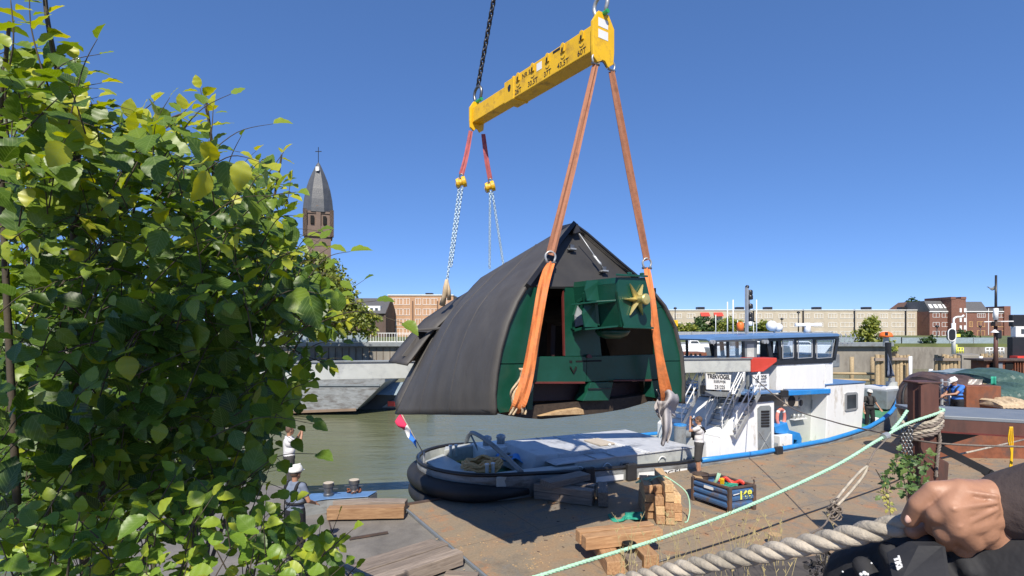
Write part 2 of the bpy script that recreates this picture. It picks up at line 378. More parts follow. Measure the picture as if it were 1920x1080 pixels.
def brickmat(name, c1, c2, mortar, scale=1):
    m, nt, b = new_mat(name); tc = N(nt, "ShaderNodeTexCoord"); sp = N(nt, "ShaderNodeSeparateXYZ"); cb = N(nt, "ShaderNodeCombineXYZ")
    nt.links.new(tc.outputs["Object"], sp.inputs[0]); ad = N(nt, "ShaderNodeMath", operation='ADD'); nt.links.new(sp.outputs[0], ad.inputs[0]); nt.links.new(sp.outputs[1], ad.inputs[1])
    nt.links.new(ad.outputs[0], cb.inputs[0]); nt.links.new(sp.outputs[2], cb.inputs[1])
    br = N(nt, "ShaderNodeTexBrick"); br.inputs["Scale"].default_value = scale; br.inputs["Brick Width"].default_value = .22; br.inputs["Row Height"].default_value = .07; br.inputs["Mortar Size"].default_value = .008
    br.inputs["Color1"].default_value = (*c1, 1); br.inputs["Color2"].default_value = (*c2, 1); br.inputs["Mortar"].default_value = (*mortar, 1); nt.links.new(cb.outputs[0], br.inputs["Vector"])
    n = noise(nt, tc.outputs["Object"], .35, 8, .7); c = mix(nt, .6, br.outputs["Color"], ramp(nt, n, [(.3, (.6, .6, .6)), (.7, (1, 1, 1))]), 'MULTIPLY')
    nt.links.new(c, b.inputs["Base Color"]); b.inputs["Roughness"].default_value = .85; return m
M['br_orange'] = brickmat('orange_brick', (.55, .29, .15), (.60, .34, .19), (.45, .33, .24))
M['br_beige'] = brickmat('beige_brick', (.54, .46, .35), (.60, .51, .39), (.50, .45, .37))
M['br_red'] = brickmat('red_brick', (.20, .07, .05), (.26, .10, .07), (.24, .17, .13))
M['br_brown'] = brickmat('church_brown_brick', (.20, .135, .105), (.25, .17, .13), (.16, .13, .11))
M['br_dark'] = brickmat('dark_brown_brick', (.11, .07, .05), (.14, .09, .07), (.12, .10, .09))
M['tile'] = mat('grey_roof_tile', (.10, .098, .10), .6, var=.15)
M['slate'] = mat('slate_spire', (.085, .088, .095), .5, var=.2, scale=.6, bmp=.4, bscale=3, bdist=.1)
M['conc'] = mat('quay_concrete', (.26, .235, .20), .85, var=.2, scale=.5, dirt=(.15, .13, .11), dirtamt=.45, dscale=.35, stretch=(1, 1, .4))
M['algae'] = mat('algae_stain', (.07, .085, .03), .8, var=.3)
M['grassland'] = mat('bank_grass', (.12, .14, .045), .9, var=.35, scale=.4)
M['sand'] = mat('brown_bank_soil', (.23, .16, .11), .9, var=.25, scale=.8)
M['winglass'] = mat('far_window_glass', (.05, .06, .07), .08, var=.5, scale=.6, bmp=0)
M['wincurtain'] = mat('net_curtain', (.55, .55, .52), .6, var=.2)
M['boarded'] = mat('yellow_boarding', (.75, .48, .20), .7, var=.1)
M['tarpgreen'] = mat('green_tarpaulin', (.06, .11, .09), .45, var=.2, bmp=.6, bscale=4, bdist=.08)
M['tarpgrey'] = mat('grey_tarpaulin', (.28, .34, .37), .45, var=.15, bmp=.6, bscale=3, bdist=.08)
M['rust'] = mat('rusty_steel_boat', (.22, .075, .035), .75, var=.3, scale=3, dirt=(.11, .06, .045), dirtamt=.45)
M['plastic'] = mat('milky_sheeting', (.42, .38, .34), .3, var=.2, bmp=.5, bscale=4, bdist=.05)
M['copperroof'] = mat('brown_shutter', (.16, .09, .06), .7)
M['quaywood'] = mat('old_quay_timber', (.085, .072, .062), .9, var=.3, scale=4, dirt=(.14, .12, .10), dirtamt=.4, stretch=(.5, 3, 1), bmp=.6, bscale=20, bdist=.01)
M['strawm'] = mat('dry_grass_stalk', (.45, .36, .17), .8, var=.25)
M['numyellow'] = mat('yellow_number_paint', (.75, .75, .12), .5, var=.1)
M['greenpl'] = mat('green_pin', (.02, .30, .10), .5)
M['purple'] = mat('flag_white', (.80, .80, .80), .8, var=.05)
M['flagblue'] = mat('flag_blue', (.03, .17, .60), .8, var=.1)
M['flagred'] = mat('flag_red', (.65, .03, .10), .8, var=.1)
M['pinkbuoy'] = mat('pink_orange_buoy', (.75, .25, .20), .5, var=.1)
M['navytarp'] = mat('navy_cloth', (.03, .05, .12), .8, var=.2)
def leafmat(name, stops, trans=.35, rough=.42, vein=True, gloss=.5):
    m, nt, b = new_mat(name); at = N(nt, "ShaderNodeAttribute"); at.attribute_name = "lv"; at.attribute_type = 'GEOMETRY'
    c = ramp(nt, at.outputs["Fac"], stops)
    if vein:
        uv = N(nt, "ShaderNodeUVMap"); sp = N(nt, "ShaderNodeSeparateXYZ"); nt.links.new(uv.outputs[0], sp.inputs[0])
        ab = N(nt, "ShaderNodeMath", operation='ABSOLUTE'); nt.links.new(sp.outputs[1], ab.inputs[0])
        ml = N(nt, "ShaderNodeMath", operation='MULTIPLY_ADD'); ml.inputs[1].default_value = -.8; nt.links.new(ab.outputs[0], ml.inputs[0]); nt.links.new(sp.outputs[0], ml.inputs[2])
        k = N(nt, "ShaderNodeMath", operation='MULTIPLY'); k.inputs[1].default_value = 48; nt.links.new(ml.outputs[0], k.inputs[0])
        sn = N(nt, "ShaderNodeMath", operation='SINE'); nt.links.new(k.outputs[0], sn.inputs[0])
        vr = ramp(nt, sn.outputs[0], [(.80, (0, 0, 0)), (1, (1, 1, 1))])
        md = ramp(nt, ab.outputs[0], [(0, (1, 1, 1)), (.03, (0, 0, 0))])
        vv = mix(nt, 1, vr, md, 'LIGHTEN')
        c = mix(nt, mix(nt, .35, (0, 0, 0), vv), c, (.30, .40, .12)); bump(nt, b, vv, -.35, .003)
    nt.links.new(c, b.inputs["Base Color"]); b.inputs["Roughness"].default_value = rough; b.inputs["Specular IOR Level"].default_value = gloss
    out = [n for n in nt.nodes if n.type == 'OUTPUT_MATERIAL'][0]; tr = N(nt, "ShaderNodeBsdfTranslucent")
    hv = N(nt, "ShaderNodeHueSaturation"); hv.inputs["Hue"].default_value = .485; hv.inputs["Saturation"].default_value = 1.15; hv.inputs["Value"].default_value = 1.6; nt.links.new(c, hv.inputs["Color"]); nt.links.new(hv.outputs[0], tr.inputs[0])
    mx = N(nt, "ShaderNodeMixShader"); mx.inputs[0].default_value = trans; nt.links.new(b.outputs[0], mx.inputs[1]); nt.links.new(tr.outputs[0], mx.inputs[2]); nt.links.new(mx.outputs[0], out.inputs[0]); return m
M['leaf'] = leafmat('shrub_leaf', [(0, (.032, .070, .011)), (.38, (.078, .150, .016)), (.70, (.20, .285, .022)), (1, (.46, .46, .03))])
M['leafyoung'] = leafmat('young_shrub_leaf', [(0, (.055, .13, .016)), (.6, (.19, .31, .028)), (1, (.42, .47, .04))])
M['treeleaf'] = leafmat('lime_tree_leaf', [(0, (.09, .13, .028)), (.6, (.23, .27, .05)), (1, (.44, .42, .09))], .35, .5, False)
M['treedark'] = leafmat('dark_tree_leaf', [(0, (.015, .04, .01)), (.6, (.05, .10, .025)), (1, (.12, .18, .04))], .25, .5, False)
M['hopleaf'] = leafmat('vine_leaf', [(0, (.05, .11, .035)), (.6, (.11, .19, .05)), (1, (.50, .46, .12))], .3, .5, False)
M['bark'] = mat('shrub_bark', (.070, .055, .036), .85, var=.3, scale=8, bmp=.5, bscale=60)
# ================================================================ SETTING
def struct(name, mb, m, **k): return mb.build(name, m, kind='structure', **k)
WZ = -1.3                     # water level
struct('riverbed', MB().poly([(-3000, -500, -4), (3000, -500, -4), (3000, 5000, -4), (-3000, 5000, -4)]), M['sand'], recalc=False)
struct('water', MB().poly([(-400, -5, WZ), (400, -5, WZ), (400, 130, WZ), (-400, 130, WZ)]), M['water'], recalc=False)
LZ = 2.2                      # far bank level
struct('far_bank', MB().prism([(-400, 70.4, -4), (44, 77.4, -4), (300, 77.4, -4), (3000, 900, -4), (3000, 5000, -4), (-3000, 5000, -4), (-3000, 900, -4)], (0, 0, 4 + LZ)), M['grassland'])
# near quay under and behind the camera (old timber edge), edge runs below the white rope
qe = [G(1150, 1112, 2.55), G(1300, 1078, 2.55), G(1600, 1030, 2.55), G(2100, 960, 2.55)]
struct('near_quay', MB().prism([(q.x, q.y, -4) for q in qe] + [(8, -3, -4), (-8, -3, -4), (-8, 3.3, -4), (0, 3.6, -4)], (0, 0, 6.55)), M['quaywood'])
# pontoons -----------------------------------------------------------------
E = Vector((.876, .482, 0)); NV = Vector((-.482, .876, 0))           # along the tug / across it
A0 = Vector((0, 13.75, 0))
def T(s, w_, z=0): return A0 + E * s + NV * w_ + Vector((0, 0, z))
def TP(px, py, w_):          # photo pixel on the tug plane w -> (s, z)
    r = (px - 960) / F; s = (r * (13.75 + .876 * w_) + .482 * w_) / (.876 - .482 * r)
    return s, H + (615 - py) / F * (13.75 + .482 * s + .876 * w_)
def TQ(px, py, w_): s, z = TP(px, py, w_); return T(s, w_, z)
a = Vector((-2.8, 13.55, 0)); b_ = Vector((.95, 7.3, 0))
far = T(31, 0); near = T(31, -14)
pont = thing('deck_pontoon', 'broad rusty brown steel pontoon deck lying between quay and tugboat', 'pontoon', (3, 12, 0))
MB().prism([a + Vector((.05, 0, -1.9)), b_ + Vector((.05, 0, -1.9)), (1.5, 3.9, -1.9), (9, 2.9, -1.9), near - Vector((0, 0, 1.9)), far - Vector((0, 0, 1.9))], (0, 0, 1.9)).build('deck', M['deck'], pont)
mb = MB(); mb.bar(a + Vector((.05, -.02, .02)), far + Vector((0, -.02, .02)), .08, .05); mb.build('edge_rail', M['dirtybrown'], pont)
mb = MB()
for px, py in ((1160, 893), (1240, 884), (1405, 858)): q = G(px, py); mb.lathe([(.07, 0), (.07, .02), (.03, .03)], q, 10)
mb.build('deck_fitting', M['dirtybrown'], pont, smooth=True)
p2_ = thing('ramp_pontoon', 'grey steel pontoon deck at the left with a blue rimmed corner and two bollards', 'pontoon', (-4, 10, 0))
MB().prism([a + Vector((-.04, 0, -1.9)), b_ + Vector((-.04, 0, -1.9)), (-1, 3.5, -1.9), (-8.5, 6, -1.9), (-8.6, 15.5, -1.9), (-6.15, 15.3, -1.9), G(560, 938) - Vector((0, 0, 1.9))], (0, 0, 1.86)).build('deck', M['greydeck'], p2_)
MB().bar(a + Vector((-.02, 0, .0)), b_ + Vector((-.02, 0, .0)), .05, .05).build('edge_flange', M['greytop'], p2_)
MB().bar(G(655, 1010), G(727, 998), .05, .04).build('deck_bar', M['dirtybrown'], p2_)
MB().bar(G(612, 962), G(640, 1060), .02, .012).build('plate_seam', M['dirtybrown'], p2_)
# blue rimmed corner block
zc = .28
tp = [G(566, 944, zc), G(583, 927, zc), G(640, 924, zc), G(707, 922, zc), G(690, 932, zc), G(613, 937, zc)]
MB().prism([Vector((q.x, q.y, -.6)) for q in tp], (0, 0, .86)).build('corner_block', M['hullgrey'], p2_)
MB().prism([Vector((q.x, q.y, zc + .003)) for q in tp], (0, 0, .02)).build('rim', M['blueroof'], p2_, bevel=.01)
for px, py, ch in ((616, 929, 0), (664, 923, 1)):
    q = G(px, py, zc + .02); bo = MB().lathe([(.125, 0), (.125, .05), (.105, .07), (.105, .22), (.135, .23), (.135, .30), (.115, .31)], q, 20).build('bollard', M['steel'], p2_, smooth=False)
    MB().lathe([(.115, 0), (.125, .015), (.1, .02), (.02, .018)], q + Vector((0, 0, .31)), 20).build('cap', M['cream'], bo)
    MB().bar(q + Vector((-.24, 0, .17)), q + Vector((.24, 0, .17)), .02, .02).build('pin', M['steel'], bo)
    if ch:
        mb = MB()
        for i in range(16):
            t = 2 * math.pi * i / 16; mb.tube([q + Vector((math.cos(t + d) * .16, math.sin(t + d) * .16, .03 + .05 * (i % 3) / 2 + .02 * math.sin(d * 20))) for d in (-.12, 0, .12)], .025, 6)
        meta(mb.build('rusty_chain_turn', M['rust'], bo, smooth=True))
# --- far quay walls
qw = thing('quay_wall', 'grey planked quay wall with dark capping beam across the water at the left', 'quay wall', (-30, 70, WZ))
MB().box((-150, 71, (LZ + WZ) / 2 - .6), (400, 1.2, LZ - WZ + 1.0)).build('wall_face', M['conc'], qw)
MB().box((-150, 70.3, LZ + .15), (400, 1.1, .55)).build('capping', M['midgrey'], qw, bevel=.05)
mb = MB()
for i in range(80): mb.box((-44 + i * .9, 70.37, LZ - 2.2), (.06, .1, 3.8))
mb.build('plank_joint', M['dirtybrown'], qw)
qr = thing('quay_wall', 'weathered concrete quay wall with green algae at its foot behind the mooring piles', 'quay wall', (60, 76, WZ))
def wallx(px0, px1, pyt, D, m, dz=0, th=1.2, nm='wall_face', zb=WZ - .5, par=None):
    a = P(px0, pyt, D); b = P(px1, pyt, D); return MB().prism([(a.x, D, zb), (b.x, D, zb), (b.x, D + th, zb), (a.x, D + th, zb)], (0, 0, a.z - zb + dz)).build(nm, m, par or qr)
wallx(1560, 2300, 651, 77, M['conc'])
wallx(1682, 1760, 651, 75.5, M['conc'], nm='bay_wall')
wallx(1560, 2300, 690, 76.4, M['algae'], nm='algae_band')
mb = MB().prism([P(1555, 690, 74) , P(1650, 690, 74), P(1650, 662, 77.2), P(1555, 655, 77.2)], (0, 3, -3)); struct('mud_bank', mb, M['sand'])
# --- ---------------------------------------------- far things
def fence(px0, px1, pyt, pyb, D, m, label, posts=0, mesh=False, nm='panel_fence'):
    a = P(px0, pyb, D); b = P(px1, pyb, D); h = (pyb - pyt) / F * D; t = thing(nm, label, 'fence', (a + b) / 2)
    if mesh:
        mb = MB()
        for z in (0.04, h - .04): mb.bar(a + Vector((0, 0, z)), b + Vector((0, 0, z)), .06, .08)
        n = int((b.x - a.x) / .35)
        for i in range(n): mb.box(a.lerp(b, i / n) + Vector((0, 0, h / 2)), (.05, .04, h))
        mb.build('railing', m, t)
    else:
        n = max(2, int((b.x - a.x) / 3.4))
        for i in range(min(n, 60)):
            p = a.lerp(b, (i + .5) / n); L = (b.x - a.x) / n
            MB().box(p + Vector((0, 0, h / 2)), (L * .96, .08, h)).build('panel', m, t)
    mb = MB(); n = max(2, int((b.x - a.x) / 3.4))
    for i in range(n + 1): q = a.lerp(b, i / n); mb.box((q.x, q.y - .06, q.z + h / 2), (.09, .09, h + .1))
    mb.build('posts', M['galv'], t); return t
fence(470, 690, 624, 641, 70.5, M['tarpgrey'], 'pale blue screened fence on the left quay wall below the lime tree')
fence(690, 850, 624, 641, 70.5, M['white'], 'white railing on the quay wall in front of the orange brick flats', mesh=True)
fence(1245, 1560, 622, 634, 72, M['galv'], 'long silvery screen behind the moored white boats')
fence(1560, 1690, 632, 648, 80, M['tarpgrey'], 'pale screen behind the bushy bank tree')
fence(1690, 1870, 633, 648, 80, M['tarpgrey'], 'pale screen panels under the red brick apartment house')
# windows and flats ------------------------------------------------------------
def window(par, c, w_, h_, n, fr=.09, dark=.5, rnd=random, m_fr=None, m_pane=None, depth=.14, name='window'):
    """white frame with n lights, panes behind it"""
    mb = MB(); c = Vector(c)
    for z in (-h_ / 2, h_ / 2): mb.box(c + Vector((0, 0, z)), (w_ + fr, depth, fr))
    for i in range(n + 1): mb.box(c + Vector((-w_ / 2 + w_ * i / n, .005, 0)), (fr, depth - .02, h_ - fr))
    fo = mb.build(name, m_fr or M['white'], par)
    mb = MB(); mb.box(c + Vector((0, .06, 0)), (w_, .03, h_)); mb.build('pane', m_pane or M['winglass'], fo)
    if m_pane is None:
        mb = MB(); k = 0
        for i in range(n):
            if rnd.random() < .38:
                ww = w_ / n * rnd.choice((.35, .5, .8)); x = -w_ / 2 + w_ * (i + .5) / n + rnd.uniform(-.1, .1); mb.box(c + Vector((x, .035, 0)), (ww, .012, h_ - fr)); k = 1
        if k: mb.build('curtain', M['wincurtain'], fo)
    return fo
def block(nm, label, px0, px1, pyt, D, m, zb, depth=12, cat='building', group=None):
    a = P(px0, pyt, D); b = P(px1, pyt, D); t = thing(nm, label, cat, ((a.x + b.x) / 2, D, zb), group)
    MB().box(((a.x + b.x) / 2, D + depth / 2, (a.z + zb) / 2), (b.x - a.x, depth, a.z - zb)).build('wall', m, t)
    MB().box(((a.x + b.x) / 2, D + depth / 2, a.z + .12), (b.x - a.x + .1, depth + .5, .24)).build('roof_edge', M['white'], t)
    return t
Dr = 165.0; rn = random.Random(4)
def wrow(t, pxs, pys, D, hpx, n=2, aw=(), rnd=rn, m_pane=None):
    for py in pys:
        for x0, x1 in pxs:
            a = P(x0, py, D); b = P(x1, py, D); window(t, ((a.x + b.x) / 2, D - .02, a.z), b.x - a.x, hpx / F * D, n if x1 - x0 < 14 else n + 1, rnd=rnd, m_pane=m_pane)
segs = [(1246, 1413, 'end block of the beige brick flats with two red awnings, right of the mill cap', [(1263, 1278), (1288, 1303), (1365, 1380), (1387, 1398)]),
        (1413, 1506, 'beige brick flats block behind the wheelhouse roof of the tug', [(1417, 1428), (1434, 1448), (1460, 1475), (1481, 1500)]),
        (1506, 1602, 'beige brick flats block between the tug wheelhouse and the bank tree', [(1509, 1518), (1527, 1543), (1553, 1569), (1576, 1600)]),
        (1602, 1698, 'beige brick flats block partly hidden by the bushy bank tree', [(1607, 1620), (1626, 1640), (1650, 1664), (1672, 1695)]),
        (1698, 1743, 'short beige brick flats block joined to the red brick apartment house', [(1702, 1715), (1721, 1737)])]
for x0, x1, lab, cols in segs:
    t = block('flats_block', lab, x0, x1, 582, Dr, M['br_beige'], LZ, group=None)
    wrow(t, cols, (592.5, 609, 625.5), Dr, 8, 2)
    x = P(x1 - .6, 600, Dr).x; MB().box((x, Dr - .12, 6.3), (.42, .25, 8)).build('drainpipe', M['blackp'], t)
    for px in ((x0 + x1) / 2 - 6, x1 - 14)[: 1 + (x1 - x0 > 120)]:
        q = P(px, 580, Dr); MB().box((q.x, Dr + 5, q.z + .45), (2.2, 2, .9)).build('roof_vent', M['blackp'], t)
    if x0 == 1246:
        for px in (1321, 1346):
            q = P(px, 588, Dr); f = window(t, (q.x, Dr - .02, q.z - 1.2), 2.4, 1.2, 2, rnd=rn)
            mb = MB(); mb.prism([(q.x - 1.35, Dr - .1, q.z + .35), (q.x - 1.35, Dr - 1.2, q.z - .75), (q.x - 1.35, Dr - 1.15, q.z - .85), (q.x - 1.35, Dr - .05, q.z + .25)], (2.7, 0, 0)); mb.build('awning', M['brightred'], t)
# red brick apartment house
t = thing('apartment_house', 'red brick apartment house with grey tiled roof, stepped tower and boarded yellow windows', 'building', (140, 160, LZ)); D = 160.0
def bx(nm, x0, x1, y0, y1, D0, dep, m, par=t, **k):
    a = P(x0, y0, D0); b = P(x1, y1, D0); return MB().box(((a.x + b.x) / 2, D0 + dep / 2, (a.z + b.z) / 2), (b.x - a.x, dep, a.z - b.z)).build(nm, m, par, **k)
bx('left_wing', 1743, 1786, 584, 640, D, 12, M['br_red']); bx('right_wing', 1809, 1886, 584, 640, D, 12, M['br_red'])
bx('tower', 1784, 1811, 560, 640, D - 1.5, 10, M['br_red']); bx('tower_cap', 1783, 1792, 556.5, 561, D - 1.6, 10.2, M['br_red']); bx('tower_cap', 1802, 1812, 556.5, 561, D - 1.6, 10.2, M['br_red'])
bx('end_pier', 1883, 1895, 574, 640, D - .4, 12, M['br_red'])
for x0, x1, yt in ((1743, 1784, 563.5), (1811, 1852, 565)):
    a = P(x0, 584, D); b = P(x1, yt, D); mb = MB(); mb.prism([(a.x, D - .3, a.z), (a.x, D + 12.3, a.z), (a.x, D + 9, b.z), (a.x, D + 2.2, b.z)], (b.x - a.x, 0, 0)); rf = mb.build('roof', M['tile'], t)
    if x0 == 1743:
        for px in (1749, 1758.5, 1767, 1776): q = P(px, 574, D); MB().box((q.x, D + .85, q.z), (.95, .12, 1.5), M=Matrix.Rotation(R_(-38), 3, 'X')).build('skylight', M['white'], rf)
bx('low_roof', 1852, 1884, 578, 584, D, 11, M['tile'])
for x0, x1 in ((1743, 1784), (1811, 1884)): bx('gutter', x0, x1, 583.3, 585, D - .35, .3, M['white'])
wrow(t, [(1749, 1761), (1766, 1784)], (591, 608.5, 625), D, 8, 2)
wrow(t, [(1832, 1847), (1861, 1882)], (591.5,), D, 7, 3)
for py in (608, 625):
    for x0, x1 in ((1817, 1823), (1832, 1846), (1860, 1883)):
        a = P(x0, py, D); b = P(x1, py, D); window(t, ((a.x + b.x) / 2, D - .02, a.z), b.x - a.x, 9.5 / F * D, 2, m_fr=M['boarded'], m_pane=M['boarded'], name='boarded_window')
for px in (1793, 1801):
    for py in (582, 600, 614): q = P(px, py, D); MB().box((q.x, D - 1.55, q.z), (.6, .12, 1.2)).build('stair_window', M['white'], t)
for px in (1811.5, 1853): q = P(px, 600, D); MB().box((q.x, D - .06, 6.4), (.16, .12, 8)).build('downpipe', M['white'], t)
t = thing('hipped_roof_house', 'dark steep roofed house standing behind the flats beside the round tree', 'building', (125, 185, LZ))
a = P(1700, 583, 185); b = P(1745, 565, 185); MB().prism([(a.x, 185, a.z - 8), (a.x + 0, 185, a.z + .2), (b.x - 4, 185, b.z), (b.x, 185, b.z + .3), (b.x, 185, a.z - 8)], (0, 10, 0)).build('roof', M['copperroof'], t)
# orange brick flats at the left
t = block('orange_flats', 'orange brick flats left of the mill cap with white windows in rows', 727, 850, 554, 144, M['br_orange'], LZ)
wrow(t, [(733, 742), (744, 755), (757, 768), (779, 789), (793, 806), (808, 820), (826, 838)], (565.5, 585, 604, 622), 144, 11.5, 2)
for px in (774, 820.5): q = P(px, 600, 144); MB().box((q.x, 143.9, 7), (.3, .25, 9.6)).build('drainpipe', M['copperroof'], t)
q = P(800, 551.5, 144); MB().box((q.x, 149, q.z + .25), (2, 2, .7)).build('roof_vent', M['blackp'], t)
t = thing('hipped_roof_house', 'old grey roofed house with white dormer row beside the orange brick flats', 'building', (-38, 135, LZ))
a = P(655, 557, 135); b = P(724, 557, 135); w0 = P(655, 588, 134)
MB().prism([(a.x, 134, LZ), (b.x - .3, 134, LZ), (b.x - .3, 146, LZ), (a.x, 146, LZ)], (0, 0, w0.z - LZ)).build('wall', M['br_dark'], t)
MB().prism([(a.x - .5, 133.2, w0.z), (a.x - .5, 146.5, w0.z), (a.x - .5, 140, a.z)], (b.x - a.x + .7, 0, 0)).build('roof', M['tile'], t)
MB().prism([(b.x - .25, 133.6, LZ), (b.x - .25, 146, LZ), (b.x - .25, 146, w0.z), (b.x - .25, 140, a.z), (b.x - .25, 133.6, w0.z)], (.5, 0, 0)).build('gable', M['br_dark'], t)
c0 = P(684, 579, 134.5); dm = MB().box((c0.x + 1.2, 135.6, c0.z), (5.4, 2.2, 1.5)).build('dormer', M['white'], t)
for i in range(4): MB().box((c0.x - .8 + i * 1.25, 134.47, c0.z - .15), (.7, .06, .7)).build('pane', M['winglass'], dm)
# church --------------------------------------------------------------------
D = 130.0; cx = P(597, 500, D).x; k = D / F
t = thing('church_tower', 'brown brick church tower with curved slate spire and cross', 'church tower', (cx, D, LZ))
Mz = Matrix.Rotation(R_(20), 3, 'Z')
def zz(py): return H + (615 - py) * k
MB().box((cx, D, (zz(445) + LZ) / 2), (5.7, 5.7, zz(445) - LZ), M=Mz).build('shaft', M['br_brown'], t)
MB().box((cx, D, (zz(445) + zz(403)) / 2), (6.0, 6.0, zz(403) - zz(445)), M=Mz).build('belfry', M['br_brown'], t)
for z0, z1, ww in ((447, 428, 6.5), (405, 401, 6.4)): MB().box((cx, D, (zz(z0) + zz(z1)) / 2), (ww, ww, zz(z1) - zz(z0)), M=Mz).build('parapet_band', M['br_brown'], t)
mb = MB()
for sx in (-1, 1):
    for j in (0, 1): 
        q = Mz @ Vector((sx * 3.02, -3.02, 0)); mb.box((cx + q.x, D + q.y, (zz(447) + zz(398)) / 2), (.9, .9, zz(398) - zz(447)), M=Mz)
mb.build('corner_pier', M['br_brown'], t)
for o in ((0, -3.05), (-3.05, 0)):
    for s_ in (-1, 1):
        q = Mz @ Vector((o[0] + (s_ * 1.4 if o[0] == 0 else 0), o[1] + (s_ * 1.4 if o[1] == 0 else 0), 0))
        MB().box((cx + q.x, D + q.y, zz(417)), (.75, .75, 1.9), M=Mz).build('belfry_opening', M['dark'], t)
q = Mz @ Vector((0, -3.1, 0)); MB().box((cx + q.x, D + q.y, zz(415)), (1.0, .6, zz(391) - zz(440)), M=Mz).build('middle_pier', M['br_brown'], t)
mb = MB(); n = 12; prof = [(0, 3.75), (.08, 3.72), (.25, 3.5), (.45, 3.0), (.62, 2.35), (.78, 1.55), (.9, .85), (.97, .4), (1, .12)]
hs = zz(305) - zz(402); mb.lathe([(r, zz(402) + h_ * hs) for h_, r in prof], (cx, D, 0), 8, M=Matrix.Rotation(R_(40), 3, 'Z')); mb.build('spire', M['slate'], t)
q = P(594.5, 318, D - 1.1); MB().box((q.x + .3, D - 1.75, q.z), (.75, .3, 1.0)).build('spire_hatch', M['white'], t)
mb = MB(); mb.cyl((cx, D, zz(306)), (cx, D, zz(276)), .09, 6); mb.box((cx, D, zz(284)), (1.5, .14, .16)); mb.build('cross', M['blackp'], t)
t = thing('church_nave', 'brown brick church gable showing through the shrub beside the tower', 'church', (-60, 128, LZ))
a = P(470, 470, 128); ap = P(497, 443, 128); b = P(526, 478, 128)
MB().prism([(a.x - 3, 128, LZ), (b.x, 128, LZ), (b.x, 128, b.z), (ap.x + 1.6, 128, ap.z - 1.8), (ap.x, 128, ap.z), (ap.x - 1.6, 128, ap.z - 1.4), (a.x - 3, 128, a.z - 2)], (0, 9, 0)).build('gable_wall', M['br_brown'], t)
mb = MB()
for i in range(3): q = P(500 + i * 2.6, 462 - (i == 1) * 3, 127.9); mb.box((q.x, 127.95, q.z), (.2, .1, 1.2))
mb.build('gable_window', M['dark'], t)
# ================================================================ WINDMILL CAP
CU = Vector((.839, .545, 0)); CV = Vector((-.545, .839, 0)); CO = Vector((-.3, 10, 2.87))
def C(u, v, w_): return CO + CU * u + CV * v + Vector((0, 0, w_))
def FPu(px, py, v=0):
    r = (px - 960) / F; u = (r * (10 + .839 * v) + .3 + .545 * v) / (.839 - .545 * r); Y = 10 + .545 * u + .839 * v
    return u, H + (615 - py) / F * Y - 2.87
def FP(px, py, v=0): u, w_ = FPu(px, py, v); return C(u, v, w_)
KS[0] = .82; KS[1] = Vector((0, 0, H * .18))       # the cap and its rigging were drawn at 1/0.82 of true size
cap = thing('windmill_cap', 'dark bitumen covered windmill cap with green front boards hanging from orange slings', 'windmill cap', (1.2, 12.5, 2.2))
def lean(py): return max(0, .96 * (537 - py) / 117)
Lp = [(930, 778), (928, 740), (932, 700), (940, 655), (954, 606), (971, 566), (988, 537), (1008, 510), (1030, 480), (1052, 449), (1075, 420)]
Rp = [(1283, 757), (1284, 715), (1280, 665), (1267, 612), (1248, 574), (1222, 543), (1195, 519), (1165, 494), (1130, 464), (1100, 438), (1075, 420)]
LA = [(*FPu(x, y, lean(y)), lean(y)) for x, y in Lp]; RA = [(*FPu(x, y, lean(y)), lean(y)) for x, y in Rp]
LB = [(0, -.69), (.2, -.28), (.42, .12), (.68, .6), (.96, 1.08), (1.26, 1.55), (1.55, 1.92), (1.85, 2.25), (2.12, 2.56), (2.4, 2.86), (2.66, 3.1)]
def roofpt(Aa, side):
    def fn(i, t):
        x = i * 10; k = min(int(x), 9); f = x - k; a = Aa[k]; b = Aa[k + 1]; c = LB[k]; d = LB[k + 1]
        ua, wa, va = (a[j] + (b[j] - a[j]) * f for j in range(3)); ub, wb_ = (c[j] + (d[j] - c[j]) * f for j in range(2))
        if side > 0: ub = 5.32 - ub; wb_ = wb_ + .35 * (1 - i)
        v = va + (5.2 - va) * t; bul = 4 * t * (1 - t)
        hang = .035 * math.sin(t * 26 + i * 3) * (1 - i) * bul
        u = ua + (ub - ua) * t - side * -1 * 0
        u += side * (.16 * bul * math.sin(math.pi * min(1, i * 1.1 + .1)) + hang * .6); return C(u, v, wa + (wb_ - wa) * t + .12 * bul * math.sin(math.pi * i))
    return fn
MB().grid(roofpt(LA, -1), 30, 26).build('roof_side', M['bitumen'], cap, smooth=True, solid=.07)
for tt in (.34, .67):
    MB().tube([roofpt(LA, -1)(q / 24, tt) + Vector((-.01, -.01, .015)) for q in range(25)], .030, 8).build('felt_seam', M['bitumen'], cap, smooth=True)
MB().grid(roofpt(RA, 1), 30, 26).build('roof_side', M['bitumen'], cap, smooth=True, solid=.07)
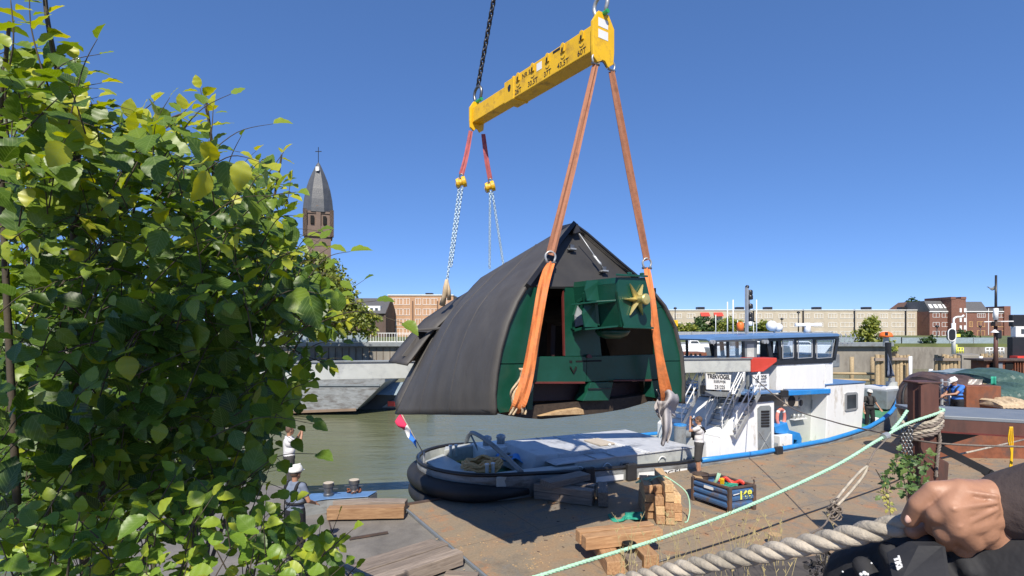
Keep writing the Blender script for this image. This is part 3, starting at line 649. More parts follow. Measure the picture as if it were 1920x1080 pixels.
# tail part, set in from the skirt
TA = [(.28, .62), (.42, .78), (.6, 1.0), (.9, 1.38), (1.25, 1.72), (1.7, 2.1), (2.15, 2.5), (2.66, 2.98)]
TB = [(.18, .66), (.34, .86), (.6, 1.17), (.92, 1.52), (1.26, 1.87), (1.7, 2.15), (2.15, 2.42), (2.66, 2.7)]
def tail(side):
    def fn(i, t):
        x = i * 7; k = min(int(x), 6); f = x - k; u = (TA[k][0] + (TA[k + 1][0] - TA[k][0]) * f) * (1 - t) + (TB[k][0] + (TB[k + 1][0] - TB[k][0]) * f) * t
        w_ = (TA[k][1] + (TA[k + 1][1] - TA[k][1]) * f) * (1 - t) + (TB[k][1] + (TB[k + 1][1] - TB[k][1]) * f) * t
        return C(u if side < 0 else 5.32 - u, 5.1 + 1.1 * t, w_)
    return fn
MB().grid(tail(-1), 14, 4).build('tail_roof', M['bitumen'], cap, smooth=True, solid=.05)
MB().grid(tail(1), 14, 4).build('tail_roof', M['bitumen'], cap, smooth=True, solid=.05)
MB().poly([C(u, 6.2, w_) for u, w_ in TB] + [C(5.32 - u, 6.2, w_) for u, w_ in TB[::-1][1:]]).build('tail_end', M['bitumen'], cap, solid=.04)
# cheek strip beside the roof hatch and the hatch itself
def on(i, t, off=0): return roofpt(LA, -1)(i, t) + (-CU * .5 + Vector((0, 0, .4))) * off
nn = 10
ck = MB().grid(lambda i, t: roofpt(LA, -1)(.02 + .50 * i, .985).lerp(C(.13 + 1.1 * i, 5.62, -.35 + 1.82 * i), t) - CU * .03 * (1 - t), nn, 2)
ck.build('hatch_cheek', M['bitumen'], cap, smooth=True, solid=.04)
MB().bar(FP(779, 619, 5.45) - CV * .15, FP(827, 615, 5.0) - CV * .2, .16, .07).build('hatch_hood', M['bitumen'], cap, bevel=.02)
ht = MB().prism([FP(782, 622, 5.35), FP(812, 622, 5.3), FP(798, 640, 5.35), FP(792, 645, 5.4)], CV * .03).build('hatch_opening', M['dark'], cap)
MB().bar(FP(768, 679, 5.25), FP(797, 634, 5.25), .08, .07).build('hatch_batten', M['timber'], cap, bevel=.01)
MB().prism([FP(752, 668, 5.52), FP(768, 668, 5.48), FP(790, 630, 5.48), FP(783, 626, 5.52)], CV * -.04).build('hatch_panel', M['bitumen'], cap, bevel=.008)
# ridge: black fascia along the leaning front, ridge hood
mb = MB(); fp = [FP(x, y, lean(y) - .03) for x, y in Lp[6:]]
for i in range(len(fp) - 1): mb.bar(fp[i], fp[i + 1] + (fp[i + 1] - fp[i]) * .02, .13, .09, up=CU)
mb.build('front_fascia', M['blackp'], cap)
mb = MB(); fp = [FP(x, y, lean(y) - .0) for x, y in Rp[6:]]
for i in range(len(fp) - 1): mb.bar(fp[i], fp[i + 1], .07, .06, up=CU)
mb.build('front_fascia', M['blackp'], cap)
MB().prism([FP(1068, 424, .98), FP(1074, 417, .98), FP(1083, 418, .85), FP(1090, 434, .7), FP(1078, 438, .7)], CV * .55).build('ridge_hood', M['blackp'], cap, bevel=.03)
# gable skin under the roof
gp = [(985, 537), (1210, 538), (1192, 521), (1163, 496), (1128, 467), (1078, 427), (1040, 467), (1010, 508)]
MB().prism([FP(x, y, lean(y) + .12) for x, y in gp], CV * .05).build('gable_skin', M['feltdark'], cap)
for x, y in ((1072, 467), (1132, 508)):
    q = FP(x, y, lean(y) + .02); k = meta(MB().box(q, (.16, .14, .03), M=Matrix((CU, CV, Vector((0, 0, 1)))).transposed()).build('roof_bracket', M['galv'], cap))
    MB().box(q + Vector((0, 0, .05)) , (.11, .05, .09), M=Matrix((CU, CV, Vector((0, 0, 1)))).transposed()).build('saddle', M['steel'], k)
    MB().cyl(q - CU * .12 + Vector((0, 0, -.02)), q + CU * .12 + Vector((0, 0, -.02)), .018, 8).build('pin', M['steel'], k)
ws = MB().tube([FP(1086, 438, .55), FP(1108, 470, .4), FP(1131, 503, .2)], .012, 8).build('stay_wire', M['galv'], cap, smooth=True)
a = FP(1112, 478, .36); b = FP(1128, 498, .2); MB().tube([a, a.lerp(b, .2), a.lerp(b, .5), a.lerp(b, .8), b], [.015, .035, .028, .035, .015], 8).build('turnbuckle', M['galv'], ws, smooth=True)
# green front boards (plane v = .06)
def plate(nm, pts, m, v=.06, th=.05, **k): return MB().prism([FP(x, y, v) for x, y in pts], CV * th).build(nm, m, cap, **k)
g = M['green']
plate('front_board', [(984, 539), (1022, 539), (1014, 600), (1009, 667), (1007, 681), (934, 681.5), (939, 657), (953, 609), (969, 569)], g)
plate('front_board', [(933, 683.5), (999, 683), (990, 768), (937, 774), (930, 760), (929, 738)], g)
plate('front_board', [(1058, 539), (1120, 539.5), (1121, 600), (1128, 667), (1059, 667.5)], g, v=.05)
plate('front_board', [(1120, 539.5), (1214, 540), (1243, 575), (1230, 578), (1121, 577)], g, v=.05)
plate('front_board', [(1228, 579), (1246, 575), (1264, 614), (1277, 665), (1278, 676), (1228, 676.5)], g)
plate('front_board', [(1234, 678), (1279, 677.5), (1281, 715), (1281, 755), (1234, 740)], g)
plate('cross_board', [(998, 668.5), (1100, 668.5), (1100, 716), (996, 717)], g, v=.0, th=.08, bevel=.008)
plate('cross_board', [(1100.6, 668.5), (1232, 664.5), (1233, 711), (1100.6, 716)], g, v=.0, th=.08, bevel=.008)
plate('cross_board', [(991, 719), (1001, 719), (998, 768), (988, 768)], g, v=.0)
ct = plate('centre_block', [(1108, 717.5), (1150, 716), (1146, 735), (1142, 751), (1093, 752), (1100, 738)], g, v=-.05, th=.3, bevel=.01)
mb = MB(); mb.bar(FP(1103, 729, -.07), FP(1148, 728, -.07), .02, .02); mb.build('moulding', M['blackp'], ct)
plate('lower_block', [(1222, 714), (1240, 713), (1240, 748), (1218, 744)], g, v=-.02, th=.2)
for x0, x1, y in ((1001, 1097, 717.5), (1150, 1222, 713)):
    MB().prism([FP(x0, y, -.12), FP(x1, y, -.12), FP(x1, y - 3.5, .1), FP(x0 + 6, y - 3.5, .1)], (0, 0, -.02)).build('lintel_board', M['redp'], cap)
MB().prism([FP(1100, 671, -.01), FP(1110, 671, -.01), FP(1107, 665, .0), FP(1103, 664, .0), FP(1099, 667, .0)], CV * -.02).build('red_block', M['redp'], cap)
plate('beam_end', [(1000, 719), (1085, 719), (1083, 750), (997, 753)], M['maroon'], v=.34, th=.3, bevel=.01)
plate('beam_end', [(1145, 718), (1200, 716), (1202, 742), (1140, 750)], M['maroon'], v=.45, th=.3, bevel=.01)
plate('dark_bay', [(1000, 716), (1238, 712), (1238, 752), (1000, 758)], M['dark'], v=1.0, th=.05)  # near-black sheet standing in for shade behind the lower openings
MB().prism([FP(1071, 687, -.03), FP(1076, 698, -.03), FP(1081, 687, -.03), FP(1082, 690, -.03), FP(1076, 701, -.03), FP(1070, 690, -.03)], CV * .05).build('carved_notch', M['dark'], cap)
plate('board_joint', [(1080, 676), (1128, 675), (1128, 678), (1080, 679)], M['dark'], v=-.008, th=.01)
plate('board_joint', [(1068, 676), (1073, 676), (1073, 681), (1068, 680)], M['dark'], v=-.008, th=.01)
# door frame and what is seen inside
plate('door_post', [(1055.5, 558), (1057.5, 545), (1060, 667), (1058, 667)], M['redp'], v=.0, th=.05)
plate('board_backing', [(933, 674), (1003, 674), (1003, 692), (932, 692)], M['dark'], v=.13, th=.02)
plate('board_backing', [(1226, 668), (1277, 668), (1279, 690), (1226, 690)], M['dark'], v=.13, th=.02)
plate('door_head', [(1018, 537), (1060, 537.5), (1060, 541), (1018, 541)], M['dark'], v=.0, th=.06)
plate('inner_shade_sheet', [(1000, 540), (1230, 540), (1235, 668), (985, 670)], M['dark'], v=2.4, th=.05)  # near-black sheet added for the shade inside the cap
plate('inner_beam', [(1012, 583), (1040, 583), (1040, 595), (1012, 595)], M['timberold'], v=1.6, th=.2)
plate('inner_post', [(1034, 600), (1042, 600), (1040, 668), (1032, 668)], M['maroon'], v=1.2, th=.15)
# curb ring and wedge under the front
cbot = [(918, 772), (950, 779), (985, 784), (1015, 786), (1050, 783), (1090, 779), (1130, 774), (1170, 767), (1205, 757), (1232, 746)]
ctop = [(960, 768), (975, 766), (990, 762), (1015, 760), (1050, 757), (1090, 753), (1130, 750), (1170, 746), (1205, 741), (1232, 735)]
mb = MB(); bt = [FP(x, y, .12) for x, y in cbot]; tp_ = [FP(x, y, .12) for x, y in ctop]
for i in range(9): mb.add([bt[i], bt[i + 1], tp_[i + 1], tp_[i], bt[i] + CV * .35, bt[i + 1] + CV * .35, tp_[i + 1] + CV * .35, tp_[i] + CV * .35], [(0, 1, 2, 3), (4, 7, 6, 5), (0, 4, 5, 1), (3, 2, 6, 7)])
mb.build('curb_ring', M['shadewood'], cap)
mb = MB()      # rest of the round curb, going back under the cap
cc = C(2.66, 3.0, -.05); n = 36
ring = [cc + Vector((math.cos(2 * math.pi * i / n) * 2.35, math.sin(2 * math.pi * i / n) * 2.35, 0)) for i in range(n)]
for i in range(n): mb.bar(ring[i], ring[(i + 1) % n], .25, .3)
mb.build('curb_ring', M['shadewood'], cap)
MB().prism([FP(1012, 780.5, -.02), FP(1040, 779, -.02), FP(1096, 777, -.02), FP(1094, 768, -.02), FP(1086, 765, -.02), FP(1050, 770, -.02)], CV * .12).build('wedge', M['timberlt'], cap, bevel=.01)
# windshaft head housing, projecting forward (negative v)
VB = -1.25
def HP(px, py, dv=0): return FP(px, py, VB + dv)
hd = M['green']
fr = [(1160, 520), (1158.5, 534), (1158, 547), (1160, 562), (1163, 580), (1167, 598), (1171, 613), (1220, 613), (1221.5, 596), (1221, 578), (1219, 560), (1216, 545), (1213, 532), (1210, 520)]
hb = MB().prism([HP(x, y) for x, y in fr], CV * .06).build('head_plate', hd, cap, bevel=.008)
MB().prism([HP(1155, 517, -.05), HP(1215, 520, -.05), HP(1215, 520, .75), HP(1155, 517, .75)], (0, 0, .04)).build('top_flange', hd, cap, bevel=.008)
MB().prism([HP(1168, 615, -.08), HP(1226, 617, -.08), HP(1226, 617, .85), HP(1168, 616, .85)], (0, 0, .04)).build('bottom_flange', hd, cap, bevel=.008)
a0 = FPu(1161, 520, VB); a1 = FPu(1171, 613, VB); b0 = FPu(1210, 520, VB); b1 = FPu(1220, 613, VB)
def HL(u, v, w_): return C(u, VB + v, w_)
ul = a0[0]; wt = a0[1]; wb2 = a1[1]; ur = b0[0]
wv = [(0, 0), (.12, -.02), (.28, -.0), (.48, .03), (.7, .06), (.88, .09), (1, .11)]
for side, uu in ((0, ul), (1, ur)):
    mb = MB()
    for (p, dp), (q, dq) in zip(wv, wv[1:]):
        z0 = wt + (wb2 - wt) * p; z1 = wt + (wb2 - wt) * q; sg = 1 if side == 0 else .8
        mb.add([HL(uu + dp * sg, .05, z0), HL(uu + dq * sg, .05, z1), HL(uu + dq * sg, 1.3, z1), HL(uu + dp * sg, 1.3, z0)], [(0, 1, 2, 3)])
    mb.build('side_plate', hd, cap, solid=.03)
ms_ = (wt + wb2) / 2 + .02
# left stiffened bracket: shelf, ribs and the open sleeve with canvas
MB().prism([HL(ul, .08, ms_), HL(ul - .03, .85, ms_), HL(ul - .38, .95, ms_ - .06), HL(ul - .25, .35, ms_ - .02)], (0, 0, .03)).build('shelf', hd, cap, bevel=.006)
for vv, z0, z1 in ((.55, ms_ + .03, wt - .02), (.62, wb2, ms_)): MB().prism([HL(ul + .02, vv, z0), HL(ul - .24, vv + .08, z0), HL(ul - .30, vv + .08, (z0 + z1) / 2), HL(ul - .24, vv + .08, z1), HL(ul + .02, vv, z1)], CV * .03).build('rib', hd, cap)
MB().prism([HL(ul - .02, .02, wb2), HL(ul - .30, .62, wb2 - .06), HL(ul + .1, 1.2, wb2 - .06), HL(ul + .35, .3, wb2)], (0, 0, .03)).build('foot_plate', hd, cap)
# sleeve (square mouth) : outer frame by pixels
def SL(px, py, v): return FP(px, py, v)
MB().prism([SL(1113, 548, -.62), SL(1120, 545, -.66), SL(1125, 612, -.66), SL(1118, 606, -.62)], CV * .35).build('sleeve_post', hd, cap, bevel=.01)
mb = MB()
mb.bar(SL(1083, 566, -.05), SL(1117, 548, -.6), .05, .07); mb.build('sleeve_top', hd, cap, bevel=.01)
mb = MB(); mb.prism([SL(1077, 617, -.08), SL(1117, 606, -.6), SL(1128, 600, -.2), SL(1090, 612, .05)], (0, 0, -.06)); mb.build('sleeve_floor', hd, cap, bevel=.01)
MB().bar(SL(1084, 568, -.05), SL(1076, 592, -.05), .05, .05).build('sleeve_edge', hd, cap)
MB().bar(SL(1076, 592, -.05), SL(1077, 618, -.05), .05, .05).build('sleeve_edge', hd, cap)
MB().prism([SL(1086, 570, .0), SL(1114, 556, -.4), SL(1117, 604, -.4), SL(1079, 615, .0)], CV * .03).build('sleeve_mouth', M['dark'], cap)
MB().prism([SL(1083, 573, -.08), SL(1078, 592, -.1), SL(1079, 613, -.1), SL(1107, 604, -.42)], CV * .02).build('sleeve_canvas', M['midgrey'], cap)
# round belly under the housing
mb = MB(); mb.lathe([(.32, 0), (.36, -.03), (.30, -.12), (.16, -.18)], HL((ul + ur) / 2 + .05, .6, wb2 - .05), 20); mb.build('belly', hd, cap, smooth=True)
MB().cyl(HL((ul + ur) / 2 + .1, .9, (wt + wb2) / 2), HL((ul + ur) / 2 + .1, 2.6, (wt + wb2) / 2 - .1), .34, 20).build('windshaft', M['dark'], cap, smooth=False)  # shaft coloured near-black in place of the shade around it
# gold star on the head
uc, wc = FPu(1191, 562, VB); uc += .0; st = MB(); n = 6; 
def SP(r, an, dv): return HL(uc + math.cos(an) * r, dv, wc + math.sin(an) * r)
vs = [HL(uc, -.17, wc)]; 
for i in range(12): vs.append(SP(.345 if i % 2 == 0 else .085, math.pi * i / 6, -.045 if i % 2 == 0 else -.05))
for i in range(12): vs.append(SP(.345 if i % 2 == 0 else .085, math.pi * i / 6, -.015))
fs = [(0, 1 + i, 1 + (i + 1) % 12) for i in range(12)] + [(1 + i, 13 + i, 13 + (i + 1) % 12, 1 + (i + 1) % 12) for i in range(12)] + [tuple(range(13, 25))]
star = st.add(vs, fs).build('star', M['gold'], hb)
MB().lathe([(.06, .05), (.08, .10), (.085, .24), (.105, .25), (.105, .28), (.09, .30), (.02, .31)], HL(uc, 0, wc), 20, M=Matrix((CU, Vector((0, 0, 1)), -CV)).transposed()).build('hub_boss', M['gold'], hb, smooth=False)
for x, y in ((1180, 516), (1204, 517)): q = HP(x, y, .15); MB().lathe([(.05, 0), (.05, .03), (.02, .04)], q + Vector((0, 0, .02)), 8).build('bolt', hd, cap)

# ================================================================ RIGGING
UP = Vector((0, 0, 1))
def ribbon(path, wd, wdir, th=.014, fold=.02, taper=None, wob=.0):
    path = smooth_path(path, 6); n = len(path); mb = MB(); vs = []; wdir = Vector(wdir).normalized(); K = 5
    for i, p in enumerate(path):
        t = (path[min(i + 1, n - 1)] - path[max(i - 1, 0)]).normalized(); a = (wdir - t * wdir.dot(t)).normalized(); nb = t.cross(a)
        w_ = wd if not taper else taper[0] + (taper[1] - taper[0]) * i / (n - 1)
        w_ *= 1 + wob * math.sin(i * 1.7)
        for sgn in (1, -1):
            for k in range(K):
                x = (k / (K - 1) - .5); x *= sgn
                vs.append(p + a * w_ * x + nb * (fold * math.cos(x * 9 + i * .35) + sgn * th / 2))
    m = 2 * K; fs = []
    for i in range(n - 1):
        for k in range(m): q = (k + 1) % m; fs.append((i * m + k, i * m + q, (i + 1) * m + q, (i + 1) * m + k))
    fs += [tuple(range(m))[::-1], tuple(range((n - 1) * m, n * m))]; return mb.add(vs, fs)
def shackle(q, sz, ax, nm, label, group=None, up=UP, m=None, pinm=None):
    """bow shackle: bow above, pin below"""
    t = thing(nm, label, 'shackle', q, group); ax = Vector(ax).normalized(); up = Vector(up).normalized(); q = Vector(q); pts = []
    for i in range(15):
        an = math.pi * (-.18 + 1.36 * i / 14); pts.append(q + ax * math.cos(an) * sz * .55 + up * (math.sin(an) * sz * .55 + sz * .6))
    pts = [q - ax * -sz * .38 + up * 0] + pts + [q - ax * sz * .38]
    MB().tube(pts, sz * .12, 8).build('bow', m or M['galv'], t, smooth=True)
    MB().tube([q - ax * sz * .6, q + ax * sz * .6], sz * .13, 8).build('pin', pinm or M['steel'], t); return t
BA = P(1130, 50, 11.3); 
zt = H + (615 - 60) / F * 11.3; BR = Vector((1.95, 11.2, 10.60)); BL = Vector((-1.03, 15.45, 10.62)); 
BX = (BR - BL).normalized(); BY = UP.cross(BX).normalized()
bm_ = thing('spreader_beam', 'yellow steel spreader beam hanging from two crane chains above the mill cap', 'spreader beam', BL.lerp(BR, .5))
def BP(s, y, z): return BL + BX * s + BY * y + Vector((0, 0, z))
LB_ = (BR - BL).length
def bbox(nm, s0, s1, y0, y1, z0, z1, m, par=None, **k):
    return MB().prism([BP(s0, y0, z0), BP(s1, y0, z0), BP(s1, y1, z0), BP(s0, y1, z0)], (0, 0, z1 - z0)).build(nm, m, par or bm_, **k)
inner = bbox('inner_beam', .05, 2.2, -.17, .17, -.22, .20, M['yellow'], bevel=.015)
outer = bbox('outer_sleeve', 1.75, LB_ - .1, -.22, .22, -.28, .27, M['yellow'], bevel=.015)
bbox('collar', 2.12, 2.2, -.235, .235, -.295, .285, M['yellow'], bevel=.01)
def eplate(s, sc, par=bm_):
    pr = [(-.26, -.42), (-.28, -.2), (-.28, .25), (-.13, .48), (.13, .48), (.28, .25), (.28, -.2), (.26, -.42), (.12, -.52), (.04, -.42), (-.04, -.42), (-.12, -.52)]
    return MB().prism([BP(s, y * sc, z * sc) for y, z in pr], BX * .07).build('end_plate', M['yellow'], par, bevel=.01)
e1 = eplate(LB_ - .1, 1.12); eplate(-.03, .85)
for z in (.30, .06): bbox('rating_plate', LB_ - .03, LB_ - .025, -.16, .12, z - .09, z + .09, M['white'], par=e1)
k = M['blackp']
lug = [2.45, 3.1, 3.75, 4.4, 4.95]
for s_, tx in zip((2.38, 2.98, 3.55, 4.1, 4.72), ('26T', '30,5T', '37T', '43,5T', '60T')):
    for yy in (-.222,):
        mb = MB(); pts = [BP(s_ - .07, yy, .08)] + [BP(s_ + .07 * math.cos(math.pi * (1 - i / 8)), yy, .20 + .09 * math.sin(math.pi * i / 8)) for i in range(9)] + [BP(s_ + .07, yy, .08)]
        lg = mb.prism(pts, -BY * .025).build('lifting_lug', M['yellow'], outer, bevel=.004)
        MB().prism([BP(s_ + .03 * math.cos(a), yy - .027, .13 + .06 * math.sin(a)) for a in [2 * math.pi * i / 12 for i in range(12)]], -BY * .003).build('hole', M['dark'], outer) 
    MB().tube([BP(s_ + .07 * math.cos(a), yy - .004, .0 + .06 * math.sin(a)) for a in [math.pi * (1.1 + .8 * i / 6) for i in range(7)]], .006, 5).build('painted_arc', k, outer)
    text(tx, .17, BP(s_ - .0, -.226, -.17), BX, UP, k, outer, 'lettering')
text('NR 5', .16, BP(2.72, -.226, .12), BX, UP, k, outer, 'lettering')
bbox('sticker', 3.14, 3.34, -.226, -.224, .02, .20, M['white'], par=outer)
mb = MB(); mb.bar(BP(3.75, -.226, .215), BP(4.02, -.226, .215), .004, .05); mb.build('painted_word', k, outer)
for s_ in (2.3, 3.35): 
    c = BP(s_, 0, .33); MB().tube([c + BX * .09 * math.cos(a) + UP * .09 * math.sin(a) for a in [2 * math.pi * i / 14 for i in range(14)]], .02, 6, closed=True).build('lifting_eye', M['galv'], bm_, smooth=True)
mb = MB(); c = BP(1.98, -.224, .05)
mb.prism([c + BX * .07 * math.cos(a) + UP * .09 * math.sin(a) + BX * (.02 * (i % 2)) for i, a in enumerate([2 * math.pi * i / 9 for i in range(9)])], -BY * .003); mb.build('painted_emblem', k, outer)
# crane chains
def chain(a, b, name, label, cat, r=.016, L=.11, m=None, group=None, w_=.5):
    a = Vector(a); b = Vector(b); d = b - a; n = max(2, int(d.length / (L * .72))); d.normalize(); x = d.orthogonal().normalized(); y = d.cross(x); mb = MB()
    for i in range(n):
        c = a + d * (L * .72) * (i + .5); s = x if i % 2 else y
        mb.tube([c + d * (L / 2 * math.sin(t)) * (1 if abs(math.sin(t)) < .95 else 1) + s * (L * w_ * .62 * math.cos(t)) for t in [2 * math.pi * q / 10 for q in range(10)]], r, 6, closed=True)
    return mb.build(name, m or M['chainm'], None, smooth=True, label=label, cat=cat, group=group, recalc=False)
hook = Vector((.45, 13.25, 17.2))
tl = BP(.08, 0, .42); tr = BP(LB_ - .12, 0, .52)
chain(tl + UP * .42, tl + UP * .42 + (hook - tl).normalized() * 5.5, 'crane_chain', 'dark chain rising from the far left end of the yellow spreader beam', 'chain', r=.03, L=.17)
chain(tr + UP * .42, tr + UP * .42 + (hook - tr).normalized() * 5.5, 'crane_chain', 'dark chain leaving the picture above the near right end of the yellow beam', 'chain', r=.03, L=.17)
shackle(tl, .36, BX, 'bow_shackle', 'big bow shackle joining the chain to the left end of the yellow beam', m=M['steel'], pinm=M['greenpl'])
shackle(tr, .36, BX, 'bow_shackle', 'big bow shackle with green pin on top of the beam end with white plates', m=M['galv'], pinm=M['greenpl'])
# front slings
vd = Vector((1, .3, 0))
j1 = FP(1032, 487, .25); j2 = FP(1213, 498, .05)
s1 = BP(LB_ - .05, -.22, -.62); s2 = BP(LB_ - .05, .25, -.62)
ribbon([s1, s1.lerp(j1, .5) + Vector((0, 0, -.02)), j1 + UP * .1], .17, vd, fold=.015, taper=(.13, .21)).build('lifting_sling', M['sling_brown'], label='faded brown upper sling from the beam to the roof front, left of the pair', cat='sling')
ribbon([s2, s2.lerp(j2, .5), j2 + UP * .12], .17, vd, fold=.02, taper=(.14, .19)).build('lifting_sling', M['sling_brown'], label='faded brown upper sling against the open sky, right of the pair', cat='sling')
shackle(s1 + UP * .02, .17, BY, 'bow_shackle', 'small shackle at the head of the left faded brown sling', up=UP)
shackle(s2 + UP * .02, .17, BY, 'bow_shackle', 'small shackle at the head of the right faded brown sling', up=UP)
MB().tube(smooth_path([s1 + Vector((.03, 0, .05)), s1 + Vector((.14, -.02, .06)), s1 + Vector((.22, 0, -.04))]), .012, 6).build('tag_line', M['cloth_black'], smooth=True, label='black tie end sticking out below the end of the yellow beam', cat='rope')
shackle(j1 - UP * .06, .2, vd, 'bow_shackle', 'shackle joining brown and orange slings in front of the dark roof')
shackle(j2 - UP * .06, .2, vd, 'bow_shackle', 'shackle joining brown and orange slings above the green star housing')
ribbon([j1 - UP * .05, FP(1018, 540, -.1), FP(1004, 620, -.22), FP(990, 700, -.28), FP(976, 750, -.28), FP(968, 768, -.16), FP(972, 773, .15), FP(985, 765, .7)], .26, vd, fold=.025, taper=(.19, .31)).build('lifting_sling', M['sling_orange'], smooth=False, label='bright orange lower sling beside the open door, wrapped under the cap', cat='sling')
ribbon([j2 - UP * .05, FP(1221, 560, -.30), FP(1232, 640, -.38), FP(1242, 700, -.38), FP(1250, 742, -.3), FP(1248, 752, -.1), FP(1236, 748, .4)], .24, vd, fold=.02, taper=(.15, .34)).build('lifting_sling', M['sling_orange'], label='bright orange lower sling passing right of the gold star', cat='sling')
# padding
mb = MB().grid(lambda i, t: FP(974 + 5 * math.sin(t * 9) - 22 * t + 9 * i, 690 + 88 * t, -.16 + .07 * math.sin(i * 7 + t * 11)), 6, 18); mb.build('padding_cloth', M['sacking'], solid=.03, smooth=True, label='beige sacking pad left of the orange sling at the cap corner', cat='cloth')
mb = MB().grid(lambda i, t: FP(989 + 5 * math.sin(t * 8) - 16 * t + 8 * i, 715 + 62 * t, -.2 + .07 * math.sin(i * 6 + t * 12)), 5, 14); mb.build('padding_cloth', M['sacking'], solid=.03, smooth=True, label='beige sacking pad right of the orange sling at the cap corner', cat='cloth')
def cloth_fn(i, t):
    x = 1231 + 38 * i; top = 730 + 8 * abs(math.sin(i * 4)); y = top + 42 * t + 6 * math.sin(i * 9)
    return FP(x + 4 * math.sin(t * 6), y, -.42 + .13 * math.sin(i * 8) + .1 * math.sin(t * 5 + i * 4) + (.25 * (abs(i - .5) * 2) ** 2))
MB().grid(cloth_fn, 16, 10).build('padding_cloth', M['wrap'], solid=.02, smooth=True, label='grey felt pad folded round the bottom of the right orange sling', cat='cloth')
def cloth2(i, t):
    wd = 27 * (1 - .55 * t); x = 1246 + 10 * t * math.sin(3 * t) - wd / 2 + wd * i; return FP(x - 2 * t, 752 + 80 * t + 5 * math.sin(i * 6) * t, -.48 + .12 * math.sin(i * 7 + t * 3) + .06 * math.sin(t * 8))
MB().grid(cloth2, 12, 14).build('hanging_cloth', M['wrap'], solid=.02, smooth=True, label='grey felt strip hanging down below the right orange sling', cat='cloth')
# back slings, chain hoists and their chains
h1 = P(865, 342, 15.1); h2 = P(919, 350, 15.7); t1 = BP(.02, -.2, -.46); t2 = BP(.02, .22, -.46)
ribbon([t1, t1.lerp(h1, .5), h1 + UP * .22], .13, vd, fold=.01, taper=(.12, .15)).build('lifting_sling', M['sling_red'], label='short dull red sling at the left end of the yellow beam, left one', cat='sling')
ribbon([t2, t2.lerp(h2, .5), h2 + UP * .22], .13, vd, fold=.01, taper=(.12, .15)).build('lifting_sling', M['sling_red'], label='short crimson sling at the left end of the yellow beam, right one', cat='sling')
for q, lab in ((h1, 'yellow chain hoist hanging at the left above the cap tail'), (h2, 'yellow chain hoist hanging at the right above the cap tail')):
    t = thing('chain_hoist', lab, 'chain hoist', q)
    MB().lathe([(.07, -.15), (.13, -.13), (.13, -.06), (.09, -.05), (.09, .02), (.15, .03), (.15, .13), (.07, .15)], q, 20, M=Matrix.Rotation(R_(75), 3, 'Y')).build('body', M['yellow'], t)
    MB().tube([q + Vector((.05 * math.cos(a), 0, .17 + .07 * math.sin(a))) for a in [math.pi * 1.6 * i / 10 - .6 for i in range(11)]], .02, 6).build('top_hook', M['steel'], t, smooth=True)
    MB().tube([q + Vector((-.09 + .07 * math.cos(a), .1, .0 + .15 * math.sin(a))) for a in [2 * math.pi * i / 16 for i in range(16)]], .012, 6, closed=True).build('hand_wheel', M['yellow'], t, smooth=True)
M['hoistchain'] = mat('blue_white_hoist_chain', (.50, .62, .70), .5, .3, var=.2)
r1 = P(838, 528, 15.2); r2 = P(944, 497, 16.2); r3 = P(918, 505, 16.2)
for a, b, lab in ((h1 + Vector((-.06, 0, -.14)), r1, 'pale hoist chain running down to the lashing at the tail, outer strand'), (h1 + Vector((.03, 0, -.14)), P(846, 500, 15.2), 'pale hoist chain running down to the lashing at the tail, inner strand'),
                  (h2 + Vector((.0, 0, -.14)), r3, 'pale hand chain hanging straight down from the right hoist'), (h2 + Vector((.06, 0, -.14)), r2, 'pale hoist chain slanting from the right hoist behind the roof')):
    chain(a, b, 'hoist_chain', lab, 'chain', r=.014, L=.095, m=M['hoistchain'], w_=.55)
mb = MB(); mb.tube([P(838, 524, 15.2), P(836, 540, 15.2), P(833, 556, 15.3), P(829, 572, 15.4)], [.05, .085, .07, .09], 8); mb.tube([P(838, 524, 15.2), P(842, 545, 15.2), P(842, 562, 15.3)], [.03, .05, .06], 8)
mb.build('tail_lashing', M['sacking'], smooth=True, label='tan lashing knotted to the chain at the left edge of the cap', cat='lashing')

KS[0] = 1.0; KS[1] = Vector((0, 0, 0))
# ================================================================ TUGBOAT
WN, WF = .15, 4.3            # near and far side of the hull
def sheer(s):
    K = [(-2.6, .72), (0, .66), (3, .42), (6.6, .22), (10, .13), (14, .16), (17, .38), (20, .75), (22, 1.05), (23.6, 1.35)]
    for (a, za), (b, zb) in zip(K, K[1:]):
        if s <= b: t = max(0, (s - a) / (b - a)); return za + (zb - za) * (t * t * (3 - 2 * t) * .4 + t * .6)
    return K[-1][1]
tug = thing('tugboat', 'white and blue tugboat with black framed wheelhouse moored behind the rusty pontoon', 'tugboat', T(9, 2.2, -.9))
wm = (WN + WF) / 2; hb_ = (WF - WN) / 2
def halfbeam(s):
    if s < .6: t = min(1, (.6 - s) / 2.25); return hb_ * math.sqrt(max(0, 1 - t ** 2.3))
    if s > 15.5: t = (s - 15.5) / 8.0; return hb_ * max(0, 1 - t ** 2.1)
    return hb_
SS = [-1.65, -1.64, -1.6, -1.52, -1.4, -1.2, -.9, -.5, 0, .6, 2, 4, 6, 8, 10, 12, 14, 15.5, 17, 18.5, 19.8, 21, 22, 22.7, 23.2, 23.45, 23.5]
near_ = [(s, wm - halfbeam(s)) for s in SS]; far_ = [(s, wm + halfbeam(s)) for s in SS[::-1]]
ol = near_ + far_[1:-1]
def ringpts(z=None, dz=0, inset=0, k=1.0):
    out = []
    for s, w_ in ol:
        ww = wm + (w_ - wm) * k * (1 - inset / hb_); s2 = s if inset == 0 else s + (inset if s < 0 else -inset if s > 22 else 0) * .8
        out.append(T(s2 * (1 if k == 1 else (1 - (1 - k) * .3)), ww, (sheer(s) if z is None else z) + dz))
    return out
